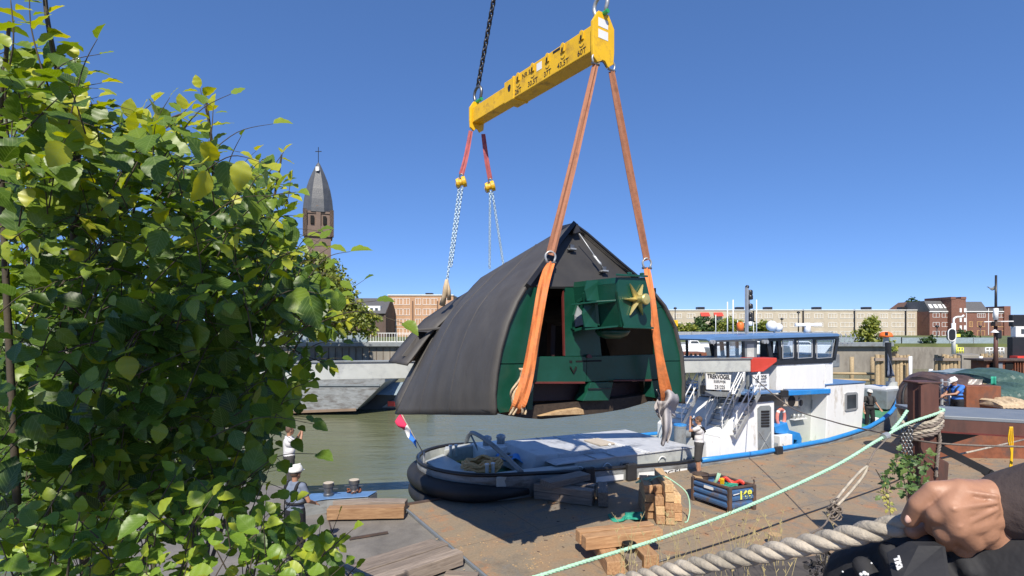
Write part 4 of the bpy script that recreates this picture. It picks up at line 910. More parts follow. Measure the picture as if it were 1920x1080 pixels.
mb = MB(); rings = [ringpts(dz=0), ringpts(dz=-.14, inset=-.03), ringpts(dz=-.55, inset=.02), ringpts(z=-1.0, inset=.1, k=.99), ringpts(z=-1.7, inset=.5, k=.97)]
n = len(ol)
for r in rings: mb.v += r
for j in range(4):
    for i in range(n): q = (i + 1) % n; mb.f.append((j * n + i, j * n + q, (j + 1) * n + q, (j + 1) * n + i))
hull = mb.build('hull', M['hullgrey'], tug, smooth=False, recalc=True)
# bulwark inside + deck
mb = MB(); ri = ringpts(dz=-.02, inset=.07); rd = ringpts(dz=-.45, inset=.12); mb.v += ri + rd
for i in range(n): q = (i + 1) % n; mb.f.append((i, i + n, q + n, q))
mb.build('bulwark', M['grey'], tug, recalc=False)
mb = MB(); k = len(SS)
for i, s in enumerate(SS): mb.v += [T(s, wm - halfbeam(s) * .97, sheer(s) - .44), T(s, wm + halfbeam(s) * .97, sheer(s) - .44)]
for i in range(k - 1): mb.f.append((2 * i, 2 * i + 1, 2 * i + 3, 2 * i + 2))
mb.build('deck', M['greendeck'], tug, recalc=False)
def railseg(s0, s1, m, r, nm, w_off=0, dz=0, far=True):
    sg = [s for s in SS if s0 < s < s1]; ss = [s0] + sg + [s1]
    MB().tube([T(s, wm - halfbeam(s) - w_off, sheer(s) + dz) for s in ss], r, 8).build(nm, m, tug, smooth=True)
    if far: MB().tube([T(s, wm + halfbeam(s) + w_off, sheer(s) + dz) for s in ss], r, 8).build(nm, m, tug, smooth=True)
mb = MB(); ss = [s for s in SS if s <= 7]; mb.tube([T(s, wm + halfbeam(s), sheer(s) + .01) for s in ss[::-1]] + [T(s, wm - halfbeam(s), sheer(s) + .01) for s in ss[1:]] + [T(7.1, WN, sheer(7.1) + .01)], .055, 8)
mb.build('stern_rail', M['blackp'], tug, smooth=True)
railseg(7.1, 23.5, M['blue'], .085, 'blue_rail')
mb = MB(); ss = [s for s in SS if s < 3.2]
for zz_, r in ((-.44, .24), (-.88, .2)):
    ss2 = [s for s in SS if s < .8]; pth = [T(s - .06, wm + halfbeam(s) + .06, sheer(s) + zz_) for s in ss2[::-1]] + [T(s - .06, wm - halfbeam(s) - .06, sheer(s) + zz_) for s in ss2[1:]]
    m_ = len(pth); rr = [r * min(1, .35 + .65 * min(i, m_ - 1 - i) / 2.5) for i in range(m_)]
    MB().tube(pth, rr, 14).build('stern_fender', M['black'], tug, smooth=True)
for s in (2.5, 4.05, 10.9): 
    q = T(s, WN - .10, sheer(s) - .12); MB().box(q, (.34, .14, .5), rz=R_(28.8)).build('fender_pad', M['black'], tug, bevel=.03)
for s0, s1 in ((1.6, 2.25), (2.8, 3.8), (4.4, 6.4)):
    MB().bar(T(s0, WN - .02, sheer(s0) - .26), T(s1, WN - .02, sheer(s1) - .26), .05, .15).build('white_strake', M['white'], tug)
text('VOGEL', .20, T(5.6, WN - .06, sheer(5.6) - .27), E, (0, 0, 1), M['blackp'], tug, 'lettering', sx=1.9)
XD = E; ZD = Vector((0, 0, 1))
TM = Matrix((E, NV, ZD)).transposed()
def tb(nm, s0, s1, w0, w1, z0, z1, m, par=None, **k):
    return MB().box(T((s0 + s1) / 2, (w0 + w1) / 2, (z0 + z1) / 2), (s1 - s0, w1 - w0, z1 - z0), M=TM).build(nm, m, par or tug, **k)
def tprism(nm, pts, w0, w1, m, par=None, **k):     # pts in photo pixels on plane w0, extruded across the tug
    return MB().prism([TQ(x, y, w0) for x, y in pts], NV * (w1 - w0)).build(nm, m, par or tug, **k)
# hatch covers on the aft deck
za = .60
hc = MB().prism([T(1.75, .42, .25), T(7.0, .42, -.1), T(7.0, .42, .56), T(2.35, .42, .66)], NV * 3.3).build('hold_cover', M['grey'], tug, bevel=.04)
MB().prism([T(1.6, .38, .665), T(7.05, .38, .565), T(7.05, .38, .61), T(1.9, .38, .71)], NV * 3.4).build('lid', M['deckgrey'], hc, bevel=.015)
MB().prism([T(1.05, .95, .25), T(3.9, .95, .5), T(3.9, .95, .74), T(1.35, .95, .86)], NV * 2.0).build('raised_lid', M['deckgrey'], hc, bevel=.04)
for s in (3.0, 3.7, 4.9, 5.05): MB().bar(T(s, .36, .73 - (s - 2) * .022), T(s + (.0 if s < 4.8 else -.15), 3.7, .73 - (s - 2) * .022), .03, .025).build('lid_rib', M['white'] if s > 4.8 else M['galv'], hc)
for s in (2.4, 3.4, 5.6): MB().tube([T(s + .17 * math.cos(a), .37, .40 - .025 * s + .2 * math.sin(a)) for a in [math.pi * (.15 + .75 * i / 8) for i in range(9)]], .018, 6).build('grab_rail', M['white'], hc, smooth=True)
lv = tb('louvre', 3.95, 4.25, .36, .41, .22, .47, M['galv'], hc)
for i in range(3): tb('slat', 3.99, 4.21, .345, .36, .26 + i * .07, .29 + i * .07, M['blackp'], lv)
for s, w_ in ((2.6, 2.5), (3.4, 3.0), (4.3, 3.3), (4.5, 1.6)): MB().lathe([(.05, 0), (.05, .03), (.03, .06)], T(s, w_, .74 - (s - 2) * .02), 10).build('lid_knob', M['white'], hc, smooth=True)
tb('skylight', 4.2, 4.8, 1.7, 2.6, .68, .72, M['cream'], hc)
# stern well: tan locker deck, thruster box, posts
MB().prism([T(-1.25, 1.2, .45), T(-.45, .6, .45), T(-.45, 3.7, .45), T(-1.25, 3.1, .45)], (0, 0, .10)).build('stern_locker', M['grey'], tug, bevel=.02)
MB().prism([T(-.5, 3.45, .3), T(1.1, 3.7, .3), T(1.1, 4.0, .3), T(-.3, 3.9, .3)], (0, 0, .42)).build('side_locker', M['grey'], tug, bevel=.03)
MB().prism([T(-.35, .2, .35), T(2.3, .25, .3), T(2.3, .62, .3), T(-.15, .62, .35)], (0, 0, .3)).build('side_locker', M['grey'], tug, bevel=.03)
vb = tb('vent_box', .55, 1.55, 2.7, 3.7, .1, .78, M['white'], bevel=.02)
for s in (.85, 1.35): MB().lathe([(.13, 0), (.13, .16), (.16, .18), (.14, .27), (.04, .31)], T(s, 3.2, .78), 18).build('vent_cowl', M['galv'], vb, smooth=True)
for s, w_ in ((1.75, 3.0), (1.75, 2.35)): 
    p_ = MB().lathe([(.11, -.35), (.11, .42), (.14, .43), (.14, .47)], T(s, w_, .1), 14).build('mooring_post', M['midgrey'], tug, smooth=False); MB().lathe([(.145, 0), (.145, .035)], T(s, w_, .57), 14).build('cap', M['blueroof'], p_)
MB().tube(smooth_path([T(.55, 4.2, .62), T(.45, 3.6, 1.12), T(.35, 2.6, 1.2), T(.35, 1.4, 1.02), T(.4, .2, .68)]), .07, 10).build('towing_hoop', M['midgrey'], tug, smooth=True)
MB().tube([T(.42, 3.5, 1.1), T(.62, 3.2, .5)], .03, 8).build('hoop_stay', M['midgrey'], tug, smooth=True)
for s, w_ in ((-.35, .75), (-.35, 3.3)): 
    for d in (0, .18): MB().lathe([(.045, -.1), (.045, .22), (.06, .23), (.06, .26)], T(s + d, w_, .62), 10).build('bitt', M['white'], tug, smooth=True)
# rope coil
mb = MB(); rr = random.Random(3)
for i in range(17):
    cx_ = rr.uniform(-.06, .06); ra = .62 - .028 * (i % 9) + rr.uniform(-.03, .03); rb = ra * .62; ph = rr.uniform(0, 6); zc_ = .50 + .035 * (i // 3) + rr.uniform(0, .03)
    mb.tube([T(-.05 + cx_ + ra * math.cos(t), 1.75 + rb * 1.2 * math.sin(t), zc_ + .05 * math.sin(3 * t + ph) + .03 * math.sin(7 * t)) for t in [2 * math.pi * q / 28 for q in range(28)]], .036, 7, closed=True)
mb.build('rope_coil', M['ropetan'], smooth=True, label='heap of coiled tan mooring rope in the stern well of the tug', cat='rope', recalc=False)
mb = MB()
mb.grid(lambda i, t: T(.75 + .75 * i, 1.5 + .9 * t, .62 + .1 * math.sin(i * 7) * math.cos(t * 6)), 8, 8); mb.build('blue_cloth', M['blue'], smooth=True, solid=.02, label='crumpled blue cloth lying beside the tan rope coil on the tug', cat='cloth')
mb = MB()
for i in range(4): mb.tube([T(1.1 + (.42 - .04 * i) * math.cos(t), 2.2 + (.3 - .03 * i) * math.sin(t), .55 + .03 * i) for t in [2 * math.pi * q / 20 for q in range(20)]], .03, 6, closed=True)
mb.build('rope_coil', M['ropewhite'], smooth=True, label='small pale rope coil next to the blue cloth on the tug', cat='rope', recalc=False)
# flag
fl = thing('stern_flag', 'red, white and blue flag on a slanted staff at the tug stern', 'flag', T(-1.3, 2.2, .6))
b0_ = TQ(795, 852, 2.1); b1_ = P(752, 776, b0_.y - .05); b1_ = P(750, 772, b0_.y)
MB().tube([b0_, b1_], .014, 8).build('staff', M['ropewhite'], fl, smooth=True)
def flagf(lo, hi):
    def fn(i, t):
        d = lo + (hi - lo) * i; q = b1_.lerp(b0_, .04 + .62 * d); return q + Vector((-.16 * t * (1 - d * .6) + .1 * t * d, .06 * math.sin(d * 9 + t * 4), -.22 * t + .03 * math.sin(d * 14 + t * 3)))
    return fn
for lo, hi, m_, nm in ((0, .4, M['flagred'], 'red_band'), (.4, .62, M['purple'], 'white_band'), (.62, 1, M['flagblue'], 'blue_band')): MB().grid(flagf(lo, hi), 6, 6).build(nm, m_, fl, smooth=True, solid=.006)
MB().tube([b0_ - ZD * .25, b0_ + ZD * .05], .03, 8).build('staff_socket', M['galv'], fl)
# big towing bollard with blue caps
tbz = TP(1275, 835, 1.2)
bo = MB().lathe([(.20, 0), (.20, .62), (.21, .63), (.21, .68)], T(tbz[0], 1.2, tbz[1]), 20).build('towing_post', M['midgrey'], tug, smooth=False)
MB().lathe([(.215, 0), (.215, .045), (.18, .055)], T(tbz[0], 1.2, tbz[1] + .68), 20).build('blue_cap', M['blue'], bo)
q = T(tbz[0], 1.2, tbz[1] + .36); MB().cyl(q, q + E * .55, .13, 16).build('side_arm', M['midgrey'], bo); MB().cyl(q + E * .55, q + E * .6, .2, 16).build('blue_disc', M['blue'], bo)
# deckhouse / engine casing ------------------------------------------------
W1 = .55
tprism('bulwark_box', [(1326, 866), (1326, 826), (1334, 819), (1352, 822), (1352, 862)], W1 - .1, W1 + 1.1, M['white'], bevel=.06)
tprism('casing', [(1352, 862), (1352, 818), (1371, 797), (1386, 762), (1394, 755), (1452, 752), (1452, 850)], W1, 3.6, M['white'], bevel=.03)
ld = tprism('louvre_door', [(1422, 850), (1421, 766), (1426, 761), (1443, 760), (1446, 764), (1447, 847)], W1 - .03, W1, M['midgrey'], bevel=.008)
for i in range(6): 
    y = 770 + i * 5.4; MB().prism([TQ(1427, y, W1 - .035), TQ(1442, y - .4, W1 - .035), TQ(1442, y + 3, W1 - .035), TQ(1427, y + 3.4, W1 - .035)], NV * -.02).build('louvre_slat', M['blackp'], ld)
for a, b in (((1424, 810), (1446, 846)), ((1446, 810), (1424, 848))): MB().bar(TQ(*a, W1 - .04), TQ(*b, W1 - .04), .02, .03).build('cross_bar', M['galv'], ld)
tb('overhang', TP(1394, 750, W1)[0], TP(1452, 750, W1)[0] + .25, W1 - .1, 3.7, TP(1430, 752, W1)[1] + .02, TP(1430, 742, W1)[1], M['blackp'], bevel=.01)
# blue edged bridge deck
s0, z0 = TP(1402, 742, W1 - .1); s1, z1 = TP(1462, 741, W1 - .1)
tb('bridge_deck_edge', s0, s1, W1 - .13, 3.75, z0 + .01, z0 + .09, M['blueroof'], bevel=.01)
# recess wall with door
WR = 1.45
sA, zt_ = TP(1448, 740, WR); sB, _ = TP(1552, 740, WR)
tb('recess_wall', sA - .3, sB + .5, WR, 3.6, sheer(12) - .4, zt_ + .05, M['grey'])  # grey paint stands in for the bridge's shade on this wall
dr = tprism('deck_door', [(1524, 833), (1523, 750), (1528, 745), (1543, 744), (1548, 749), (1549, 830)], WR - .05, WR, M['galv'], bevel=.02)
q = TQ(1536, 764, WR - .06); MB().cyl(q, q - NV * .04, .24, 20).build('porthole_rim', M['white'], dr); MB().cyl(q - NV * .041, q - NV * .045, .16, 20).build('porthole_glass', M['winglass'], dr)
for y in (790, 818): q = TQ(1527, y, WR - .07); MB().ball(q, .05).build('door_clamp', M['white'], dr, smooth=True)
q = TQ(1499, 755, WR - .03); MB().cyl(q, q - NV * .07, .2, 20).build('deck_lamp', M['galv'], tug); MB().cyl(q - NV * .07, q - NV * .08, .13, 20).build('lamp_glass', M['winglass'], tug)
for x in (1476, 1486, 1496): 
    q = TQ(x, 793, WR - .12); 
mb = MB(); mb.box(TQ(1497, 785, WR - .12), (.85, .22, .04), M=TM); rk = mb.build('wall_rack', M['white'], tug)
for x in (1489, 1497, 1505): MB().lathe([(.07, 0), (.07, .16), (.03, .2)], TQ(x, 785, WR - .12), 12).build('bottle', M['galv'], rk, smooth=True)
tprism('air_unit', [(1470, 740), (1497, 740), (1497, 762), (1470, 762)], WR - .5, WR - .05, M['cream'], bevel=.02)
q = TQ(1484, 752, WR - .51); MB().cyl(q, q - NV * .02, .22, 18).build('fan_grille', M['blackp'], tug)
# forward cabin
WC = .8
fc = tprism('forward_cabin', [(1548, 832), (1552, 722), (1622, 718), (1615, 813)], WC, 3.4, M['white'], bevel=.02)
z_r = TP(1590, 718, WC)[1]
MB().prism([TQ(1549, 722.5, WC - .04), TQ(1624, 717.5, WC - .04), TQ(1624, 717.5, WC - .04) + NV * 2.7, TQ(1549, 722.5, WC - .04) + NV * 2.7], (0, 0, .05)).build('cabin_roof', M['blueroof'], fc, bevel=.01)
wf = tprism('side_window', [(1585, 770), (1585, 739), (1588, 736), (1606, 735), (1609, 738), (1609, 766), (1606, 769), (1588, 772)], WC - .04, WC, M['galv'], fc, bevel=.008)
tprism('pane', [(1588.5, 767), (1588.5, 741), (1605.5, 739.5), (1605.5, 764.5)], WC - .045, WC - .04, M['winglass'], wf)
# bridge lower box
WB = .85
br = tprism('bridge', [(1456, 740), (1457, 684), (1562, 680), (1562, 733)], WB, 3.5, M['white'], bevel=.02)
pn = tprism('side_panel', [(1470, 730), (1469, 687), (1548, 683), (1547, 729)], WB - .05, WB, M['white'], br, bevel=.02)
tprism('blue_ledge', [(1480, 742), (1480, 733), (1558, 729), (1558, 738)], WB - .12, WB + .1, M['blue'], br, bevel=.02)
tprism('fender_pad', [(1466, 745), (1466, 732), (1479, 732), (1479, 745)], WB - .15, WB, M['black'], br, bevel=.02)
tprism('pipe_casing', [(1549, 730), (1549, 683), (1556, 683), (1556, 730)], WB - .04, WB, M['white'], br)
# wheelhouse frame and glass
def quadbar(nm, pts, wpl, m, par, wd=.06):
    mb = MB()
    for (a, b) in zip(pts, pts[1:]): mb.bar(TQ(*a, wpl), TQ(*b, wpl), wd, wd)
    return mb.build(nm, m, par)
wh = tprism('wheelhouse_sill', [(1448, 684), (1450, 674), (1567, 670), (1561, 680)], WB - .06, 3.6, M['blackp'], bevel=.01)
tprism('wheelhouse_head', [(1438, 640), (1438, 634), (1574, 630), (1572, 636)], WB - .08, 3.65, M['blackp'], tug)
roof = tprism('wheelhouse_roof', [(1324, 636), (1342, 631.5), (1570, 625), (1575, 627), (1574, 630.5), (1440, 634.5), (1328, 639)], WB - .3, 3.6, M['blueroof'], bevel=.01)
tprism('gutter', [(1336, 641), (1336, 637.5), (1440, 634.5), (1440, 638.5)], WB - .1, WB, M['galv'], roof)
def mullion(x0, y0, x1, y1, nm='mullion', m=M['blackp'], wd=5):
    for wpl in (WB - .06, 3.55):
        MB().prism([TQ(x0, y0, wpl), TQ(x0 + wd, y0, wpl), TQ(x1 + wd, y1, wpl), TQ(x1, y1, wpl)] if wpl < 1 else [TQ(x0, y0, WB - .06) + NV * 2.65, TQ(x0 + wd, y0, WB - .06) + NV * 2.65, TQ(x1 + wd, y1, WB - .06) + NV * 2.65, TQ(x1, y1, WB - .06) + NV * 2.65], NV * .06).build(nm, m, wh)
for x0, x1, wd in ((1436, 1444, 7), (1458, 1462, 6), (1489, 1490, 5), (1525, 1524, 5), (1569, 1562, 5)): mullion(x0, 634, x1, 676, wd=wd)
for a in ((1466, 1489), (1495, 1524), (1530, 1563)):
    d = 1.5; fr_ = MB()
    P4 = [(a[0] + d, 638), (a[1] - d + (2 if a[1] > 1550 else 0), 637), (a[1] - d - (2 if a[1] > 1550 else 0), 670), (a[0] + d, 672)]
    for (p, q_) in zip(P4, P4[1:] + P4[:1]): fr_.bar(TQ(*p, WB - .08), TQ(*q_, WB - .08), .03, .035)
    fo = fr_.build('window_frame', M['galv'], wh)
    MB().prism([TQ(*p, WB - .03) for p in P4], NV * .01).build('pane', M['glass'], fo)
    MB().prism([TQ(*p, WB - .03) + NV * 2.6 for p in P4], NV * .01).build('pane', M['glass'], fo)
# rear canopy part of the wheelhouse (grey frames)
for x in (1341, 1364, 1393): mullion(x, 638, x + 1, 676, 'post', M['blackp'], 3.2)
dd = tprism('wheelhouse_door', [(1397, 676), (1396, 639), (1419, 638.5), (1419, 676)], WB - .03, WB, M['midgrey'], wh)
tprism('door_glass', [(1401, 672), (1401, 645), (1414, 645), (1414, 672)], WB - .035, WB - .03, M['wincurtain'], dd)
tprism('rear_sill', [(1337, 680), (1337, 673), (1448, 673), (1448, 680)], WB - .04, 3.5, M['midgrey'], wh)
for a in ((1344, 1364), (1368, 1393)): tprism('pane', [(a[0], 673), (a[0], 639), (a[1], 639), (a[1], 673)], WB - .02, WB - .01, M['glass'], wh)
# things inside: chair and console
ch = tb('helm_chair', *(lambda s: (s, s + .55))(TP(1436, 670, 2.0)[0]), 1.7, 2.3, TP(1440, 676, 2)[1], TP(1440, 662, 2)[1], M['blackp'], bevel=.05)
MB().box(T(TP(1436, 660, 2.0)[0] + .05, 2, TP(1440, 655, 2)[1]), (.15, .55, .75), M=TM).build('chair_back', M['blackp'], ch, bevel=.05)
tb('console', TP(1500, 670, 2.0)[0], TP(1545, 670, 2.0)[0], 1.3, 3.2, TP(1500, 676, 2)[1] - .3, TP(1500, 664, 2)[1], M['midgrey'], bevel=.05)
# supports below the rear canopy, white board column, sign boards
tprism('canopy_column', [(1374, 745), (1374, 680), (1390, 680), (1390, 745)], 1.6, 2.4, M['white'])
tprism('canopy_floor', [(1310, 682), (1310, 678), (1457, 678), (1457, 682)], WB, 3.4, M['midgrey'])
for x in (1312, 1392, 1402): tprism('canopy_post', [(x, 742), (x, 681), (x + 3, 681), (x + 3, 742)], 1.2, 1.27, M['midgrey'])
sb = thing('name_board', 'white name board reading TREKVOGEL behind the tug stairs', 'sign', TQ(1346, 715, .95))
MB().prism([TQ(1325, 730, .95), TQ(1324, 700, .95), TQ(1371, 703, .95), TQ(1369, 732, .95)], NV * .03).build('board', M['white'], sb)
q1 = TQ(1324, 700, .95); q2 = TQ(1371, 703, .95); bxd = (q2 - q1).normalized(); hgt = (TQ(1325, 730, .95) - q1).length; wid = (q2 - q1).length
mid = TQ(1348, 706.5, .93); text('TREKVOGEL', wid * .165, mid, bxd, ZD, M['blackp'], sb, bold=.004)
text('SLEEUWIJK', wid * .10, TQ(1350, 715.5, .93), bxd, ZD, M['blackp'], sb); text('231225', wid * .14, TQ(1350, 726, .93), bxd, ZD, M['blackp'], sb)
sb = thing('number_board', 'white number board reading 231225 and SLEEUWIJK under the red boom tip', 'sign', TQ(1426, 718, .8))
MB().prism([TQ(1412, 737, .8), TQ(1412, 703, .8), TQ(1442, 701, .8), TQ(1442, 736, .8)], NV * .03).build('board', M['white'], sb)
q1 = TQ(1412, 703, .8); q2 = TQ(1442, 701, .8); bxd = (q2 - q1).normalized(); wid = (q2 - q1).length
text('231225', wid * .24, TQ(1427, 708, .78), bxd, ZD, M['blackp'], sb, bold=.003); text('TREKVOGEL', wid * .125, TQ(1427, 716, .78), bxd, ZD, M['blackp'], sb); text('WERKENDAM', wid * .12, TQ(1427, 723, .78), bxd, ZD, M['blackp'], sb); text('SLEEUWIJK', wid * .155, TQ(1427, 731, .78), bxd, ZD, M['blackp'], sb)
# stairs with hand rails
def stairs(nm, x0, y0, x1, y1, w0, wid, n, lab, rails=True):
    a = TQ(x0, y0, w0); b = TQ(x1, y1, w0); t = thing(nm, lab, 'stairs', a)
    for o in (0, wid): MB().bar(a + NV * o, b + NV * o, .05, .14).build('string', M['galv'], t)
    for i in range(n): q = a.lerp(b, (i + .5) / n); MB().box(q + NV * wid / 2, (.22, wid - .06, .03), M=TM).build('tread', M['galv'], t)
    if rails:
        for o in (-.03, wid + .03):
            for hh in (.85, .45): MB().tube([a + NV * o + ZD * hh - E * .02, b + NV * o + ZD * hh], .022, 8).build('hand_rail', M['white'], t, smooth=True)
            for f in (0.02, .5, .98): q = a.lerp(b, f) + NV * o; MB().tube([q, q + ZD * .85], .018, 6).build('stanchion', M['white'], t, smooth=True)
    return t
stairs('ship_stairs', 1276, 803, 1322, 712, 1.6, .7, 9, 'leftmost white railed stairs on the tug beside the hanging grey cloth')
stairs('ship_stairs', 1352, 815, 1396, 716, .75, .65, 10, 'middle white railed stairs on the tug behind the name board')
stairs('ship_stairs', 1379, 822, 1424, 738, .35, .6, 9, 'rightmost perforated stairs leaning on the white engine casing of the tug', rails=True)
# vent grilles of the aft casing
tprism('aft_vent_plate', [(1331, 812), (1340, 757), (1352, 748), (1376, 750), (1366, 812)], 1.7, 1.8, M['white'])
for x, w_ in ((1338, 9), (1349, 11)):
    for i in range(6): y = 762 + i * 8; tprism('aft_vent', [(x - i * 1.0, y + 5), (x + .5 - i, y), (x + w_ - i, y), (x + w_ - 1 - i, y + 5)], 1.66, 1.69, M['blackp'])
mb = MB(); a = TQ(1318, 737, 1.1); b = TQ(1398, 741, 1.1); mb.bar(a, b, .2, .18); mb.build('lamp_beam', M['midgrey'], tug)
for x in (1319, 1338, 1358): q = TQ(x, 730, 1.1); MB().box(q, (.16, .16, .3), M=TM).build('work_lamp', M['blackp'], tug, bevel=.02)
# buoys/hose reel in the recess
lb = thing('lifebuoy', 'pink and orange lifebuoy hanging under the bridge of the tug', 'lifebuoy', TQ(1464, 785, 1.1))
c = TQ(1464, 783, 1.1); MB().tube([c + E * .23 * math.cos(t) + ZD * .33 * math.sin(t) for t in [2 * math.pi * i / 24 for i in range(24)]], .065, 10, closed=True).build('ring', M['pinkbuoy'], lb, smooth=True)
for k_ in range(4): t = math.pi / 4 + k_ * math.pi / 2; q = c + E * .23 * math.cos(t) + ZD * .33 * math.sin(t); MB().ball(q, .075).build('band', M['white'], lb, smooth=True)
bt = thing('blue_slide', 'bright blue slide shaped cover under the bridge of the tug', 'cover', TQ(1480, 830, .9))
MB().prism([TQ(1453, 800, .9), TQ(1476, 792, .9), TQ(1480, 806, .9), TQ(1500, 812, .9), TQ(1504, 822, .9), TQ(1502, 842, .9), TQ(1496, 843, .9), TQ(1495, 826, .9), TQ(1486, 824, .9), TQ(1478, 815, .9), TQ(1455, 812, .9)], NV * .5).build('cover', M['blue'], bt, bevel=.02)
for x in (1486, 1499): MB().bar(TQ(x, 823, .92), TQ(x, 842, .92), .05, .05).build('leg', M['blue'], bt)
wb_ = thing('deck_box', 'white box on the tug deck left of the blue slide cover', 'box', TQ(1464, 845, .8))
MB().box(TQ(1463, 829, .95), (.75, .5, .62), M=TM).build('box', M['white'], wb_, bevel=.02); MB().cyl(TQ(1452, 846, .6), TQ(1452, 831, .6), .12, 14).build('drum', M['midgrey'], wb_)
MB().tube(smooth_path([TQ(1460, 846, .55), TQ(1466, 838, .55), TQ(1472, 846, .5), TQ(1468, 832, .6)]), .025, 6).build('hose', M['galv'], wb_, smooth=True)
# mast, funnel pipe, aerials
mst = thing('signal_mast', 'tall silver signal mast with black lamps on the wheelhouse roof', 'mast', TQ(1398, 636, 2.3))
MB().bar(TQ(1400, 634, 2.3), TQ(1400, 539, 2.3), .10, .10, up=E).build('pole', M['galv'], mst)
MB().bar(TQ(1406, 610, 2.3), TQ(1404, 543, 2.3), .05, .05, up=E).build('pole', M['galv'], mst)
for y, r in ((548, .10), (557, .11), (574, .11), (590, .09), (598, .1), (606, .09)):
    q = TQ(1406.5, y, 2.3); MB().lathe([(r * .7, -.11), (r, -.09), (r, .06), (r * .6, .10)], q, 12).build('lamp', M['blackp'] if y not in (606,) else M['white'], mst, smooth=True)
MB().ball(TQ(1401, 538, 2.3), .08).build('masthead', M['chainm'], mst, smooth=True)
q = TQ(1388, 612, 2.3); MB().lathe([(.13, -.18), (.14, .1), (.08, .18)], q, 14).build('orange_lamp', M['orange'], mst, smooth=True)
for x, y in ((1364, 566), (1374.5, 562), (1418.5, 562), (1342, 590), (1383, 600), (1413, 604)):
    MB().tube([TQ(x, 636, 2.9), TQ(x, y, 2.9)], .022 if y < 580 else .014, 6).build('aerial', M['white'], smooth=True, label={1364: 'leftmost of three tall white whip aerials on the wheelhouse roof', 1374.5: 'middle of three tall white whip aerials on the wheelhouse roof', 1418.5: 'rightmost tall white whip aerial, right of the signal mast', 1342: 'short slanted white aerial at the left end of the wheelhouse roof', 1383: 'short aerial just left of the orange lamp on the wheelhouse', 1413: 'short aerial just right of the signal mast foot'}[x], cat='aerial')
rd = thing('radar_scanner', 'white radar scanner bar on the wheelhouse roof', 'radar', TQ(1516, 625, 2.0))
MB().lathe([(.16, 0), (.12, .2), (.12, .3)], TQ(1514, 624, 2.0), 14).build('base', M['white'], rd, smooth=True); MB().box(TQ(1516, 609, 2.0), (1.5, .12, .14), rz=R_(20)).build('scanner', M['white'], rd, bevel=.03)
sd_ = thing('satellite_dome', 'white dome among the aerials behind the wheelhouse', 'antenna dome', TQ(1450, 630, 3.2))
MB().ball(TQ(1447, 611, 3.2), .24).build('dome', M['white'], sd_, smooth=True); MB().ball(TQ(1459, 614, 3.2), .2).build('dome', M['white'], sd_, smooth=True); MB().cyl(TQ(1452, 630, 3.2), TQ(1452, 616, 3.2), .05, 8).build('stem', M['galv'], sd_)
mb = MB()
for x in (1574, 1583, 1592, 1600): mb.tube([TQ(x, 640, 1.2), TQ(x + 4, 630, 1.4), TQ(x + 2, 626, 2.0)], .02, 6)
mb.bar(TQ(1572, 632, 1.5), TQ(1606, 633, 1.5), .03, .03); mb.bar(TQ(1572, 645, 1.5), TQ(1600, 643, 1.5), .03, .03); mb.build('roof_rail', M['galv'], tug)
for x in (1345, 1408): 
    q = TQ(x, 641, WB - .3); 
for x in (1331, 1335, 1430, 1435): q = TQ(x, 641, WB - .25); MB().cyl(q, q - NV * .1, .07, 12).build('flood_lamp', M['galv'], tug)
# bow gear: anchor winch, grey column with black exhaust
bwc = TQ(1672, 752, 2.2); s_c = TP(1672, 752, 2.2)[0]
bp = thing('bow_post', 'grey steel post with black exhaust pipe and hanging cloth at the tug bow', 'post', bwc)
MB().cyl(TQ(1672, 755, 2.2), TQ(1672, 716, 2.2), .24, 20).build('post', M['grey'], bp); MB().cyl(TQ(1672, 716, 2.2), TQ(1672, 708, 2.2), .14, 16).build('neck', M['galv'], bp)
MB().cyl(TQ(1666, 708, 2.2), TQ(1665, 642, 2.2), .14, 16).build('pipe', M['blackp'], bp)
mb = MB(); mb.grid(lambda i, t: TQ(1664 + 14 * i * t, 662 + 44 * t, 1.9 + .1 * math.sin(i * 8 + t * 5)), 8, 8); mb.build('hanging_cloth', M['denim'], bp, smooth=True, solid=.01)
tb('bow_locker', TP(1640, 770, 2.0)[0] + .3, TP(1665, 770, 2.0)[0] + .8, 1.6, 2.9, .6, 1.5, M['midgrey'], bevel=.03)
tb('bow_table', TP(1648, 752, 2.2)[0], TP(1666, 752, 2.2)[0] + .3, 1.9, 3.0, 1.5, 1.6, M['white'])
MB().grid(lambda i, t: TQ(1646 + 18 * i, 752 - 5 * math.sin(i * 3) - 3 * t, 2.4 + .5 * t), 6, 4).build('blue_hose', M['blue'], tug, smooth=True, solid=.05)
for x, nm in ((1631, 'leftmost'), (1641, 'right hand')):
    q = TQ(x, 797, 1.3); MB().lathe([(.13, 0), (.15, .3), (.15, .33), (.13, .34), (.12, .3)], q, 14).build('bucket', M['white'], label=f'white bucket on the tug fore deck, {nm} one of two', cat='bucket', smooth=False)
tb('green_mat', TP(1645, 795, 1.4)[0], TP(1665, 795, 1.4)[0], 1.2, 2.0, TP(1650, 797, 1.4)[1], TP(1650, 795, 1.4)[1] + .1, M['greendeck'])
